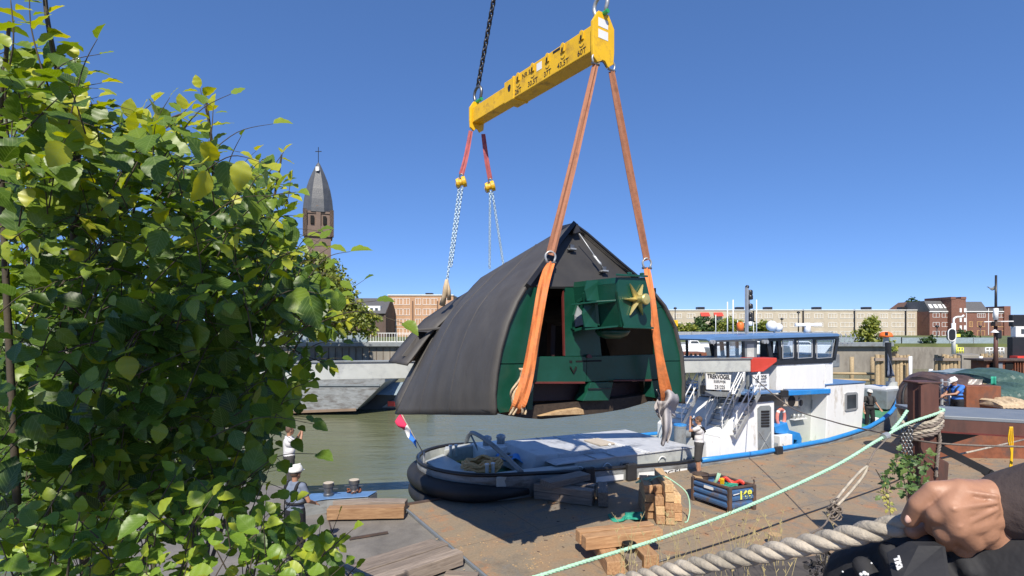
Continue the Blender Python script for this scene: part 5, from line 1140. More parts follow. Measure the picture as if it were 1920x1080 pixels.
# --- crane boom lying behind the cap
bo_ = thing('crane_boom', 'long light grey crane boom with a red tip lying level behind the mill cap', 'crane boom', (1.5, 15.8, 3.3))
x0, x1, x2 = P(480, 700, 14.5), P(1412, 700, 17.1), P(1458, 700, 17.25)
def bxs(p, zt, zb): return (zt, zb)
def zpy(py, D): return H + (615 - py) / F * D
a0_, a1_ = P(300, 680.5, 14.3), P(1410, 672, 17.1); b0_2, b1_2 = P(300, 718.5, 14.3), P(1410, 697, 17.1)
dv = Vector((-.14, .5, 0))
MB().add([b0_2, b1_2, a1_, a0_, b0_2 + dv, b1_2 + dv, a1_ + dv, a0_ + dv], [(0, 1, 2, 3), (4, 7, 6, 5), (0, 4, 5, 1), (3, 2, 6, 7), (0, 3, 7, 4), (1, 5, 6, 2)]).build('boom', M['grey'], bo_, bevel=.015)
MB().bar(a0_ + Vector((0, -.02, .0)), a1_ + Vector((0, -.02, .0)), .05, .04).build('top_strip', M['midgrey'], bo_)
c0_, c1_, c2_, c3_ = P(1409, 671.5, 17.05), P(1457, 671, 17.2), P(1443, 688, 17.15), P(1409, 698, 17.05)
MB().prism([c0_, c1_, P(1457, 678, 17.2), P(1432, 697, 17.1), c3_], dv * 1.05).build('red_tip', M['red'], bo_, bevel=.02)
# ================================================================ THINGS ON THE DECK
TG = 'timber beams of the upright bundle'
rt = random.Random(11)
bd = Vector((.10, 1, 0)).normalized(); bs = Vector((1, -.10, 0)).normalized()
b00 = G(1213, 984); hh = .195
ends = {0: [(.35, 1.1), (.30, 1.1), (.33, 1.0), (.4, .9)], 1: [(.02, 1.2), (.06, 1.1), (.12, 1.2), (.4, .9)], 2: [(.0, 1.0), (.0, 1.1), (.05, 1.2), (.02, 1.1), (.08, 1.45)], 3: [(.25, 1.1), (.25, 1.0), (.3, 1.1)]}
zrow = {0: 0, 1: 0, 2: -.0, 3: 0}
colw = ['left', 'second', 'third', 'right']; roww = ['bottom', 'second', 'third', 'fourth', 'topmost']
for c in range(4):
    z = 0.0
    for r, (o, L) in enumerate(ends[c]):
        h_ = hh if not (c == 2 and r < 2) else hh * .82; x = c * .212 + .1 + rt.uniform(-.008, .008)
        a = b00 + bs * x + bd * o + Vector((0, 0, z + h_ / 2 + .012)); b = a + bd * L
        lab = f'{roww[r] if not (r == len(ends[c]) - 1 and c != 2) else "top"} beam in the {colw[c]} column of the timber bundle'
        timber('timber_beam', a, b, .2, h_ - .008, M['timberlt'] if (c + r) % 3 == 2 or (c == 2 and r > 2) else M['timber'], label=lab, cat='timber beam', group=TG); z += h_
# T shaped pile
def tim(a, b, w_, h_, m, lab): return timber('timber_beam', a, b, w_, h_, m, label=lab, cat='timber beam')
tim((1.38, 10.28, .37), (2.98, 10.72, .37), .23, .24, M['timber'], 'long orange brown beam lying across two blocks, the nearer of the pair')
tim((1.30, 10.56, .37), (2.88, 11.0, .37), .22, .24, M['timber'], 'long reddish beam lying across two blocks, behind its twin')
tim((1.90, 9.72, .12), (1.78, 11.0, .12), .34, .24, M['timber'], 'thick block under the left half of the crossed beams')
tim((2.62, 10.0, .12), (2.42, 11.2, .12), .30, .24, M['timber'], 'thick block under the right half of the crossed beams')
tim((2.28, 9.85, .10), (2.16, 10.6, .10), .26, .18, M['timberold'], 'grey low block between the two blocks under the crossed beams')
MB().lathe([(.10, 0), (.13, .16), (.14, .17), (.12, .17), (.10, .03)], (2.26, 10.28, .19), 18).build('tar_bucket', M['blackp'], label='small black bucket standing under the crossed timber beams', cat='bucket')
# dark stack in the shade
def ds(px0, px1, py, z0, z1, D0, D1, w_, m, lab): 
    a = Vector(((px0 - 960) / F * D0, D0, (z0 + z1) / 2)); b = Vector(((px1 - 960) / F * D1, D1, (z0 + z1) / 2)); return tim(a, b, w_, z1 - z0, m, lab)
ds(1004, 1052, 0, .01, .20, 14.15, 13.9, .26, M['timberold'], 'lower left beam of the dark timber stack beside the tug')
ds(1052.6, 1112, 0, .01, .20, 13.88, 13.55, .26, M['timberold'], 'lower right beam of the dark timber stack beside the tug')
ds(1004, 1112, 0, .205, .385, 14.2, 13.55, .27, M['timberold'], 'long middle beam of the dark timber stack beside the tug')
ds(1006, 1115, 0, .01, .20, 14.5, 13.95, .26, M['timberold'], 'rear bottom beam of the dark timber stack beside the tug')
ds(1006, 1115, 0, .205, .385, 14.55, 14.0, .26, M['timberold'], 'rear upper beam of the dark timber stack beside the tug')
tim((2.28, 13.35, .2), (2.42, 14.3, .2), .25, .36, M['timberold'], 'thick dark beam standing end on at the right of the dark stack')
tim((.86, 13.72, .48), (2.0, 14.55, .48), .42, .17, M['timberold'], 'wide dark plank lying slanted on top of the dark timber stack')
# left timbers
tim(G(612, 976, .0) + Vector((0, .12, .14)), G(757, 984, 0) + Vector((-.08, .5, .14)), .26, .26, M['timber'], 'pale sawn beam on the grey pontoon, the front one of the pair')
tim(G(620, 963, .0) + Vector((0, .3, .13)), G(757, 965, 0) + Vector((0, .3, .13)), .30, .24, M['timberold'], 'weathered beam on the grey pontoon, behind its paler twin')
o4 = (G(862, 1062) - G(700, 1120)).normalized(); sd4 = Vector((-o4.y, o4.x, 0)); base = G(868, 1060)
for i in range(4):
    p0 = base + sd4 * (i * .25 + .1) - o4 * .07 * (i % 2); z = .135
    tim(p0 - o4 * 2.2 + Vector((0, 0, z)), p0 + Vector((0, 0, z)), .235, .25 - .03 * (i % 2), M['timberold'], ['first', 'second', 'third', 'fourth'][i] + ' grey beam counted from the right in the raft at the bottom edge')
tim(base - o4 * .5 + sd4 * -.15 + Vector((0, 0, .04)), base - o4 * .1 + sd4 * -.6 + Vector((0, 0, .04)), .2, .06, M['timberold'], 'short grey board lying beside the beam raft at the bottom edge')
# blue bin
bA = G(1300, 938); bB = G(1368, 962); bC = G(1413, 955); ex = (bC - bB); ey = (bA - bB); bz = .60
bn = thing('steel_bin', 'blue corrugated steel bin with yellow number 168 standing on the rusty deck', 'bin', (bA + bC) / 2)
bD = bA + ex
def bside(p, q, nm):
    d = (q - p); L = d.length; d.normalize(); nrm = Vector((d.y, -d.x, 0)); mb = MB(); prof = [(.10, .0), (.10, .02), (.14, .035), (.19, .035), (.22, .0), (.27, .0), (.30, .035), (.35, .035), (.38, 0), (.43, 0), (.46, .035), (.51, .035), (.54, 0), (.58, 0)]
    vs = []; 
    for zz1, o in prof: vs += [p + d * .03 + nrm * o + Vector((0, 0, zz1)), q - d * .03 + nrm * o + Vector((0, 0, zz1))]
    mb.add(vs, [(2 * i, 2 * i + 1, 2 * i + 3, 2 * i + 2) for i in range(len(prof) - 1)]); return mb.build(nm, M['binblue'], bn, solid=.012)
sA = bside(bA, bB, 'side_panel'); sB = bside(bB, bC, 'side_panel'); bside(bC, bD, 'side_panel'); bside(bD, bA, 'side_panel')
MB().prism([bA + UP * .1, bB + UP * .1, bC + UP * .1, bD + UP * .1], (0, 0, .02)).build('bin_floor', M['dirtybrown'], bn)
for q in (bA, bB, bC, bD): MB().box(q + UP * .31, (.09, .09, .62), M=Matrix((ex.normalized(), Vector((-ex.y, ex.x, 0)).normalized(), UP)).transposed()).build('corner_post', M['dirtybrown'], bn, bevel=.01)
for p, q in ((bA, bB), (bB, bC), (bC, bD), (bD, bA)): MB().bar(p + UP * .60, q + UP * .60, .07, .05).build('rim', M['dirtybrown'], bn, bevel=.01)
MB().tube([bC + UP * .6, bC + UP * .68 + ex * .03, bC + UP * .74], .02, 8).build('lifting_ear', M['dirtybrown'], bn)
nrm = Vector((ex.y, -ex.x, 0)).normalized(); text('168', .27, bB + ex * .60 + UP * .40 + nrm * .045, ex, UP, M['numyellow'], bn, 'number', bold=.012, ext=.003)
nr2 = Vector(((bB - bA).y, -(bB - bA).x, 0)).normalized(); MB().prism([bA.lerp(bB, .34) + UP * .44 + nr2 * .042, bA.lerp(bB, .60) + UP * .44 + nr2 * .042, bA.lerp(bB, .60) + UP * .51 + nr2 * .042, bA.lerp(bB, .34) + UP * .51 + nr2 * .042], nr2 * .004).build('paper_label', M['white'], bn)
MB().prism([bB.lerp(bC, .1) + UP * .43 + nrm * .042, bB.lerp(bC, .35) + UP * .45 + nrm * .042, bB.lerp(bC, .35) + UP * .47 + nrm * .042, bB.lerp(bC, .1) + UP * .45 + nrm * .042], nrm * .004).build('white_stripe', M['white'], bn)
cB = (bA + bC) / 2
def inbin(u, v, z): return bB + ex * u + ey * v + UP * z
rs = random.Random(5)
mb = MB(); mb.grid(lambda i, t: inbin(.1 + .8 * i, .08 + .84 * t, .36 + .08 * math.sin(i * 9 + t * 5) * math.cos(t * 8)), 10, 12); mb.build('loose_load', M['dirtybrown'], smooth=True, solid=.02, label='dark jumble of gear filling the blue bin below the straps', cat='gear')
for i, (u, v, m_, lab) in enumerate(((.45, .62, M['tealrope'], 'flat turquoise strap leaning against the black tub in the bin'), (.3, .25, M['teal'], 'green strap heap at the near corner of the bin'), (.62, .35, M['teal'], 'green strap heap in the middle of the bin'))):
    c = inbin(u, v, .5)
    if i == 0: ribbon([c + Vector((-.1, .1, -.08)), c + Vector((0, .02, .1)), c + Vector((.06, .02, .27))], .09, (1, 0, 0), th=.01, fold=.005).build('lashing_strap', m_, label=lab, cat='strap')
    else:
        pts = [c + Vector((rs.uniform(-.17, .17), rs.uniform(-.12, .12), rs.uniform(-.02, .07))) for _ in range(10)]; ribbon(pts, .06, (0, 0, 1), th=.008, fold=.004).build('lashing_strap', m_, label=lab, cat='strap')
MB().prism([inbin(.35, .38, .44), inbin(.52, .46, .44), inbin(.52, .56, .44), inbin(.35, .48, .44)], (0, 0, .24)).build('parts_box', M['yellow'], label='small yellow box standing among the straps in the bin', cat='box', bevel=.01)
pts = [inbin(.95 - .25 * i / 6, .2 + .6 * i / 6, .58 + .05 * math.sin(i * 2)) for i in range(7)]; ribbon(pts, .1, (.3, 1, .4), th=.05, fold=.01).build('red_fender_sock', M['brightred'], label='red padded roll lying along the right rim of the bin', cat='roll')
MB().lathe([(.17, 0), (.21, .30), (.23, .31), (.21, .31), (.18, .06)], inbin(.2, 1.02, .36) + Vector((.12, .1, -.02)), 22).build('black_tub', M['dirtybrown'], label='dark round tub standing at the back of the blue bin', cat='tub')
MB().prism([inbin(.05, .75, .6), inbin(.3, .98, .6), inbin(.12, 1.12, .6), inbin(-.05, .9, .6)], (0, 0, .03)).build('pale_board', M['timberlt'], label='pale board lying on the left rim of the blue bin', cat='board')
# straps and green rope on deck
g0 = G(1150, 973)
ribbon([G(1141, 965, .03), G(1150, 975, .02), G(1165, 976, .03), G(1175, 968, .04), G(1190, 972, .03), G(1208, 970, .04)], .10, (0, 1, .2), th=.01).build('lashing_strap', M['teal'], label='green strap lying on the shaded deck left of the timber bundle', cat='strap')
mb = MB(); mb.grid(lambda i, t: G(1172 + 36 * i, 960 + 14 * t, .04 + .04 * math.sin(i * 8) * math.sin(t * 5)), 10, 5); mb.build('green_sheet', M['teal'], smooth=True, solid=.01, label='crumpled green sheet on the shaded deck beside the bundle', cat='sheet')
q = b00 + Vector((.5, .3, .9))
MB().tube(smooth_path([b00 + Vector((.25, .75, .78)), b00 + Vector((.45, .45, 1.0)), b00 + Vector((.75, .4, .86)), b00 + Vector((1.02, .35, .62)), b00 + Vector((1.08, .3, .3)), b00 + Vector((1.0, .2, .03)), b00 + Vector((.9, .1, .02))]), .016, 6).build('green_line', M['tealrope'], smooth=True, label='thin turquoise line looped over the timber bundle', cat='rope')
ribbon([b00 + Vector((.0, 1.1, .65)), b00 + Vector((.2, .8, .82)), b00 + Vector((.48, .6, .92)), b00 + Vector((.8, .6, .66))], .05, (0, 1, .1), th=.008).build('lashing_strap', M['tealrope'], label='pale green strap lying across the top of the timber bundle', cat='strap')
MB().tube(smooth_path([G(x, y, .02) for x, y in ((1195, 897), (1215, 893), (1232, 899), (1218, 903), (1200, 901), (1210, 896), (1228, 896))]), .012, 5).build('thin_line', M['ropetan'], smooth=True, label='thin tan line lying in loops on the deck by the tug side', cat='rope')
MB().tube([G(x, y, .015) for x, y in ((1218, 1058), (1300, 1034), (1400, 1003), (1500, 967), (1580, 940), (1650, 915), (1700, 893))], .02, 6).build('steel_cable', M['chainm'], smooth=True, label='dark steel cable stretched along the rusty deck', cat='cable')
# rust piles and sawdust: pale wood chips scattered
rc = random.Random(8)
mb = MB()
for i in range(150):
    c = rc.choice([(860, 1010, 55, 12), (1010, 1040, 45, 22), (1030, 1005, 45, 9), (870, 1040, 70, 25), (990, 1060, 30, 14)])
    q = G(rc.gauss(c[0], c[2] * .6), rc.gauss(c[1], c[3] * .6), .006); s_ = rc.uniform(.006, .02); an = rc.uniform(0, 3.1)
    mb.box(q, (s_ * 2, s_ * .8, .006), rz=an)
mb.build('wood_chips', M['timberlt'], kind='stuff', label='scattered pale wood chips and sawdust on the rusty deck', cat='wood chips')
# ================================================================ PILE, ROPES, GANGWAY
px_ = Vector((6.92, 9.0, 0)); pl = thing('mooring_pile', 'rusty red brown steel mooring pile wrapped with ropes at the right', 'mooring pile', px_ - UP * 2.5)
oct_ = [(-.19, -.05), (-.12, -.16), (.0, -.18), (.16, -.16), (.19, .0), (.16, .16), (-.12, .16), (-.19, .08)]
mb = MB(); mb.prism([px_ + Vector((x, y, -4)) for x, y in oct_], (0, 0, 7.6)); mb.build('pile', M['pile'], pl, bevel=.01)
MB().box(px_ + Vector((.0, 0, 3.59)), (.40, .36, .03)).build('cap_plate', M['pile'], pl, bevel=.01)
MB().bar(px_ + Vector((-.16, -.19, -2)), px_ + Vector((-.16, -.19, 3.55)), .05, .05, up=(0, 1, 0)).build('rib', M['pile'], pl)
MB().prism([px_ + Vector((.19, -.1, 2.35)), px_ + Vector((.38, -.1, 2.25)), px_ + Vector((.36, -.1, 1.95)), px_ + Vector((.19, -.1, 1.85))], (0, .2, 0)).build('bracket', M['pile'], pl, bevel=.02)
M['pile'] = M['pile']
MB().box(px_ + Vector((.21, -.1, 1.45)), (.06, .16, .35)).build('rust_patch_plate', M['rust'], pl, bevel=.02)
# rope wraps
def loop(c, rx, ry, tilt, z, r, m, nm, lab, n=30):
    pts = [c + Vector((rx * math.cos(t), ry * math.sin(t), z + tilt * math.cos(t) + .015 * math.sin(5 * t))) for t in [2 * math.pi * i / n for i in range(n)]]
    hp = helix_rope(pts + [pts[0]], r, 3, pitch=r * 6, step=r * .8); return hp.build(nm, m, smooth=True, label=lab, cat='rope', recalc=False)
for i, (dz, m_, w_) in enumerate(((0, M['wire'], 'lowest'), (.07, M['ropewhite'], 'second lowest'), (.14, M['wire'], 'third'), (.2, M['ropewhite'], 'fourth'))):
    loop(px_, .27, .25, .13, 2.78 + dz, .036, m_, 'rope_turn', f'{w_} of four grey rope turns round the rusty pile')
tp0 = px_ + Vector((.28, -.1, 3.12)); tp1 = P(1000, 1083, 6.3)
tq = [tp0, P(1700, 795, 8.6), P(1660, 818, 8.4), P(1640, 829, 8.3), P(1560, 877, 8.0), P(1400, 950, 7.4), P(1240, 1009, 6.9), P(1100, 1052, 6.5), tp1, P(900, 1112, 6.1)]
helix_rope(smooth_path([px_ + Vector((-.1, .28, 3.0)), px_ + Vector((.22, .22, 3.1))] + tq, 6), .026, 3, pitch=.15, step=.03).build('mooring_rope', M['tealrope'], smooth=True, label='long pale turquoise rope stretched from the rusty pile to the bottom edge', cat='rope', recalc=False)
helix_rope(smooth_path([P(1672, 806, 8.5), P(1687, 790, 8.6), P(1701, 770, 8.7)], 6), .026, 3, pitch=.15, step=.03).build('rope_tail', M['tealrope'], smooth=True, label='loose end of the turquoise rope beside the rusty pile', cat='rope', recalc=False)
MB().cyl(P(1656, 820, 8.35), P(1664, 816, 8.4), .055, 12).build('rope_thimble', M['galv'], label='steel thimble on the turquoise rope left of the pile', cat='thimble')
# wire from tug to right, and guy ropes
MB().tube(smooth_path([TQ(1408, 704, .5), P(1480, 762, 15), P(1560, 790, 12), P(1640, 809, 10), P(1720, 826, 8.8), P(1800, 834, 8.3), P(1930, 838, 7.8)], 8), .016, 6).build('mooring_wire', M['wire'], smooth=True, label='thin brown wire running from the tug bridge past the pile to the right', cat='rope')
MB().tube([P(1690, 795, 8.7), P(1640, 846, 8.0), P(1626, 872, 7.8)], .011, 6).build('guy_line', M['wire'], smooth=True, label='thin guy line slanting down from the pile to the rope eye', cat='rope')
MB().tube(smooth_path([P(1626, 874, 7.8), P(1612, 885, 7.75), P(1585, 915, 7.6), P(1562, 945, 7.4)]), .02, 6).build('rope_eye', M['ropewhite'], smooth=True, label='pale rope of the eye splice, the left strand', cat='rope')
MB().tube(smooth_path([P(1626, 874, 7.8), P(1620, 890, 7.75), P(1598, 918, 7.6), P(1570, 948, 7.4)]), .02, 6).build('rope_eye', M['ropewhite'], smooth=True, label='pale rope of the eye splice, the right strand', cat='rope')
mb = MB(); rk_ = random.Random(2)
for i in range(10): c = P(1564 + rk_.uniform(-5, 5), 952 + rk_.uniform(-8, 12), 7.4); mb.tube([c + Vector((.07 * math.cos(t) * rk_.uniform(.7, 1.2), .05 * math.sin(t), .08 * math.sin(t + i))) for t in [2 * math.pi * j / 12 for j in range(12)]], .011, 5, closed=True)
mb.build('rope_knot', M['wire'], smooth=True, label='frayed dark rope knot hanging in front of the rusty deck', cat='knot', recalc=False)
MB().tube(smooth_path([P(1558, 962, 7.3), P(1545, 985, 7.0), P(1520, 1000, 6.5), P(1490, 1012, 6.0)]), .012, 5).build('knot_tail', M['wire'], smooth=True, label='loose rope ends hanging from the frayed knot', cat='rope')
MB().tube([P(1740, 865, 9), P(1860, 838, 12), P(1930, 822, 14)], .02, 6).build('deck_line', M['ropewhite'], smooth=True, label='pale line crossing the deck under the gangway', cat='rope')
mb = helix_rope(smooth_path([P(1757, 800, 8.8), P(1762, 825, 8.8), P(1758, 855, 8.8), P(1755, 895, 8.8)]), .03, 3, pitch=.16, step=.03); mb.build('hanging_rope', M['wire'], smooth=True, label='thick dark rope hanging beside the rusty pile under the gangway', cat='rope', recalc=False)
mb = MB()
for i in range(3): mb.tube(smooth_path([P(1894 + 2 * i, 800, 8.1), P(1891 + 4 * i, 825, 8.1), P(1896 + i, 850, 8.1), P(1893 + 2 * i, 878, 8.1)]), .010, 5)
mb.build('yellow_line', M['yellow'], smooth=True, label='yellow rope hanging from the gangway edge at the far right', cat='rope')
for i in range(6):
    chain(P(1690 + 3.5 * i, 800 + 6 * (i % 2), 8.75), P(1692 + 3 * i, 850 + 9 * ((i * 7) % 3), 8.75), 'slack_chain', ['first', 'second', 'third', 'fourth', 'fifth', 'sixth'][i] + ' strand from the left of grey chain hanging on the rusty pile', 'chain', r=.012, L=.08, m=M['steel'], group='chains hanging on the pile')
gw = thing('gangway', 'grey topped gangway with red steel edge beam running right from the pile', 'gangway', (8.5, 8.6, 3))
e0 = px_ + Vector((.2, -.08, 2.98)); e1 = Vector((11.5, 7.05, 2.98)); wv_ = Vector((.25, 1.35, 0))
MB().prism([e0, e1, e1 + wv_, e0 + wv_], (0, 0, .06)).build('deck_plate', M['greytop'], gw, bevel=.01)
MB().prism([e0 - UP * .002, e1 - UP * .002, e1 + Vector((0, .1, -.002)), e0 + Vector((0, .1, -.002))], (0, 0, -.20)).build('edge_beam', M['pile'], gw)
MB().prism([e0 + Vector((0, -.05, -.2)), e1 + Vector((0, -.05, -.2)), e1 + Vector((0, .15, -.2)), e0 + Vector((0, .15, -.2))], (0, 0, -.02)).build('flange', M['redp'], gw)
MB().prism([e0 + Vector((0, .3, -.23)), e0 + Vector((1.3, .3, -.23)), e0 + Vector((0, .3, -.62))], (0, .1, 0)).build('gusset', M['blackp'], gw)
MB().bar(e0 + Vector((.15, .2, -.5)), P(1850, 884, 8.9), .12, .12).build('brace', M['blackp'], gw)
MB().bar(P(1850, 884, 8.9), P(1990, 1000, 8.9), .12, .12).build('brace', M['blackp'], gw)
# ================================================================ BOATS AND CLUTTER AT THE RIGHT
tf = thing('round_fender', 'huge dark brown rubber fender behind the rusty pile', 'fender', P(1729, 790, 18.5))
FM = Matrix.Rotation(R_(-58), 3, 'Z') @ Matrix.Rotation(R_(84), 3, 'Y')
c = P(1729, 755, 18.5); MB().lathe([(.25, -.6), (.52, -.58), (.66, -.42), (.70, 0), (.66, .42), (.52, .58), (.25, .6)], c, 32, M=FM).build('body', M['dirtybrown'], tf, smooth=True)
for k_ in (-.3, -.1, .1, .3): MB().tube([c + FM @ Vector((.69 * math.cos(t), .69 * math.sin(t), k_)) for t in [2 * math.pi * i / 28 for i in range(28)]], .035, 6, closed=True).build('rib', M['black'], tf, smooth=True)
rb = thing('work_barge', 'rust red work barge hull lying behind the gangway at the right', 'barge', (17, 19, -1))
bx0 = P(1672, 760, 20); MB().prism([(13.6, 18.6, -1.4), (30, 17.6, -1.4), (31, 24, -1.4), (17.2, 22.5, -1.4)], (0, 0, 2.55)).build('hull', M['rust'], rb, bevel=.05)
MB().prism([(13.7, 18.7, 1.16), (30, 17.7, 1.16), (31, 23.9, 1.16), (17.2, 22.3, 1.16)], (0, 0, .05)).build('deck', M['dirtybrown'], rb)
MB().box(P(1833, 752, 18.6) + UP * .1, (1.2, .5, .9)).build('red_locker', M['rust'], rb, bevel=.02)
def heap(nm, px0, px1, pyt, pyb, D, dep, m, lab, cat='cover', sd=1, n=18, flat=.5):
    rr = random.Random(sd); a = P(px0, pyb, D); b = P(px1, pyt, D); W_ = b.x - a.x; Hh = b.z - a.z; ph = [rr.uniform(0, 6) for _ in range(6)]
    def fn(i, t):
        an = math.pi * t; e = 1 - abs(2 * i - 1) ** 6
        h_ = Hh * (math.sin(an) ** flat) * (.86 + .14 * math.sin(i * 6 + ph[0])) * (.75 + .25 * e)
        h_ += .03 * math.sin(i * 23 + ph[1] + t * 4) * math.sin(an) + .02 * math.sin(i * 41 + t * 9 + ph[2])
        return Vector((a.x + W_ * i + .03 * math.sin(t * 17 + ph[3]), D + dep * (1 - math.cos(an)) / 2, a.z + max(0, h_)))
    mb = MB().grid(fn, n, 14); 
    mb.poly([fn(0, j / 14) for j in range(15)]); mb.poly([fn(1, j / 14) for j in range(15)]); return mb.build(nm, m, smooth=False, label=lab, cat=cat)
t = heap('covered_boat', 1782, 1862, 700, 757, 19.5, 2.6, mat('brown_tarpaulin', (.11, .07, .06), .5, var=.25, bmp=.6, bscale=4, bdist=.06), 'boat under a brown tarpaulin behind the worker in blue', 'covered boat', 4)
heap('covered_boat', 1818, 1884, 697, 712, 22, 2.4, M['tarpgrey'], 'boat top under a grey tarpaulin between brown and green covers', 'covered boat', 5)
heap('covered_boat', 1872, 1960, 696, 722, 20.5, 2.6, M['tarpgreen'], 'upper dark green tarpaulin at the right edge', 'covered boat', 6)
heap('covered_boat', 1876, 1965, 721, 757, 19.2, 2.0, M['tarpgreen'], 'lower dark green tarpaulin at the right edge', 'covered boat', 9)
MB().grid(lambda i, t: P(1858 + 10 * i, 706 + 16 * t, 19.3 + .05 * math.sin(i * 5)), 4, 4).build('green_flap', M['teal'], smooth=True, solid=.01, label='bright green tarpaulin flap hanging over the brown cover', cat='flap')
MB().grid(lambda i, t: P(1817 + 26 * i - 6 * t, 711 + 22 * t, 19.2 + .08 * math.sin(i * 7 + t * 5)), 8, 6).build('clear_sheet', M['plastic'], smooth=True, label='torn clear plastic sheet on the side of the brown cover', cat='sheet')
heap('rope_heap', 1880, 1935, 750, 766, 17.5, 1.2, M['sacking'], 'heap of pale sacks and ropes below the green tarpaulins', 'heap', 12)
la = thing('deck_ladder', 'pale aluminium ladder standing left of the worker in blue', 'ladder', P(1772, 768, 17.6))
for x in (1766, 1779): MB().bar(P(x, 772, 17.6), P(x + (1779 - 1766) * .0, 711, 17.9), .06, .05, up=(0, 1, 0)).build('rail', M['galv'], la)
for y in range(716, 768, 9): MB().cyl(P(1766, y, 17.7), P(1779, y, 17.7), .02, 6).build('rung', M['galv'], la)
# black and white ship at the edge, red brown superstructure
sh = thing('moored_ship', 'black and white ship house with red rail at the right edge', 'ship', P(1925, 690, 32))
def pbox(nm, x0, x1, y0, y1, D, dep, m, par, **k): a = P(x0, y1, D); b = P(x1, y0, D); return MB().box(((a.x + b.x) / 2, D + dep / 2, (a.z + b.z) / 2), (b.x - a.x, dep, b.z - a.z)).build(nm, m, par, **k)
pbox('funnel', 1899, 1960, 590, 612, 32, .3, M['blackp'], sh, bevel=.05); pbox('white_house', 1905, 1960, 612, 632, 31.9, .35, M['white'], sh, bevel=.03); pbox('black_house', 1899, 1960, 632, 675, 31.8, .4, M['blackp'], sh, bevel=.05)
pbox('porthole', 1916, 1924, 617, 625, 31.85, .1, M['winglass'], sh); pbox('red_panel', 1908, 1960, 668, 678, 31.2, .5, M['brightred'], sh)
bb = thing('rusty_barge', 'red brown barge superstructure with square openings behind the green tarpaulins', 'barge', P(1885, 700, 29))
pbox('deck_house', 1850, 1960, 676, 706, 29, 1, M['rust'], bb); pbox('top_rail', 1845, 1960, 674, 677, 28.8, 1.3, M['dirtybrown'], bb)
for x0, x1 in ((1858, 1864), (1867, 1880), (1886, 1900)): pbox('opening', x0, x1, 680, 692, 28.95, .1, M['dark'] if x0 != 1867 else M['greytop'], bb)
for x in (1903, 1908, 1913, 1918): pbox('rib', x, x + 1.5, 679, 702, 28.9, .1, M['rust'], bb)
mm = thing('ship_mast', 'reddish mast with white horn and black lamp rising over the rusty barge', 'mast', P(1867, 700, 29))
MB().tube([P(1867, 705, 28.7), P(1867, 612, 28.7)], [.13, .08], 10).build('pole', M['pile'], mm, smooth=True); MB().tube([P(1867, 614, 28.7), P(1867.5, 516, 28.7)], [.07, .05], 8).build('topmast', M['blackp'], mm, smooth=True)
MB().tube([P(1867, 600, 28.68), P(1867.3, 578, 28.68)], .11, 8).build('white_sleeve', M['white'], mm, smooth=True)
MB().tube([P(1845, 603.5, 28.7), P(1900, 602.5, 28.7)], .03, 6).build('yard', M['white'], mm); MB().lathe([(.03, 0), (.18, -.14), (.19, -.16)], P(1865, 618, 28.6), 14).build('horn', M['white'], mm, smooth=True)
MB().box(P(1872, 627, 28.6), (.22, .2, .45)).build('lamp', M['blackp'], mm, bevel=.04); MB().box(P(1867, 607, 28.6), (.3, .3, .25)).build('junction', M['dirtybrown'], mm)
MB().grid(lambda i, t: P(1866 - 17 * i, 534 + 3 * math.sin(i * 5) + 7 * i + 8 * t * (1 - i), 28.7 + .1 * math.sin(i * 8)), 8, 3).build('pennant', M['midgrey'], mm, smooth=True, solid=.01)
# signal lamp column with black oval lamp, yellow rails, lamp posts
sg = thing('signal_lamp', 'white framed black oval signal lamp on a white post with curved arm', 'signal lamp', P(1788, 664, 50))
pts = [P(1788, 664, 50), P(1788, 606, 50)]; MB().tube(pts, .17, 10).build('post', M['white'], sg, smooth=True)
MB().tube(smooth_path([P(1788, 606, 50), P(1788.5, 598, 50), P(1794, 594.5, 50), P(1803, 594, 50), P(1807, 591, 50)]), .09, 8).build('arm', M['white'], sg, smooth=True)
c = P(1785, 628, 49.8); MB().add([], []); mb = MB(); mb.prism([c + Vector((.30 * math.cos(t), 0, .30 * math.sin(t) + (.22 if math.sin(t) > 0 else -.22))) for t in [2 * math.pi * i / 20 for i in range(20)]], (0, .3, 0)); mb.build('black_shield', M['blackp'], sg)
mb = MB(); mb.tube([c + Vector((.36 * math.cos(t), 0, .36 * math.sin(t) + (.22 if math.sin(t) > 0 else -.22))) for t in [2 * math.pi * i / 24 for i in range(24)]], .05, 6, closed=True); mb.build('white_frame', M['white'], sg, smooth=True)
MB().box(P(1796, 629, 49.9), (.45, .06, .26)).build('yellow_plate', M['numyellow'], sg)
def rail(x0, x1, y0, y1, D, m, lab, n):
    t = thing('quay_rail', lab, 'railing', P((x0 + x1) / 2, y1, D))
    for y in (y0, (y0 + y1) / 2): MB().tube([P(x0, y, D), P(x1, y, D)], .06, 6).build('bar', m, t, smooth=True)
    for i in range(n): x = x0 + (x1 - x0) * i / (n - 1); MB().tube([P(x, y0, D), P(x, y1, D)], .06, 6).build('upright', m, t, smooth=True)
rail(1792, 1806, 652, 664, 60, M['numyellow'], 'yellow railing at the foot of the signal lamp', 4); rail(1848, 1862, 652, 664, 60, M['white'], 'white railing on the quay left of the reddish mast', 3); rail(1868, 1882, 652, 664, 60, M['white'], 'white railing on the quay right of the reddish mast', 3)
MB().tube([P(1792.5, 664, 60), P(1792.5, 646, 60)], .12, 8).build('marker_post', M['numyellow'], smooth=True, label='short yellow post beside the yellow railing', cat='post')
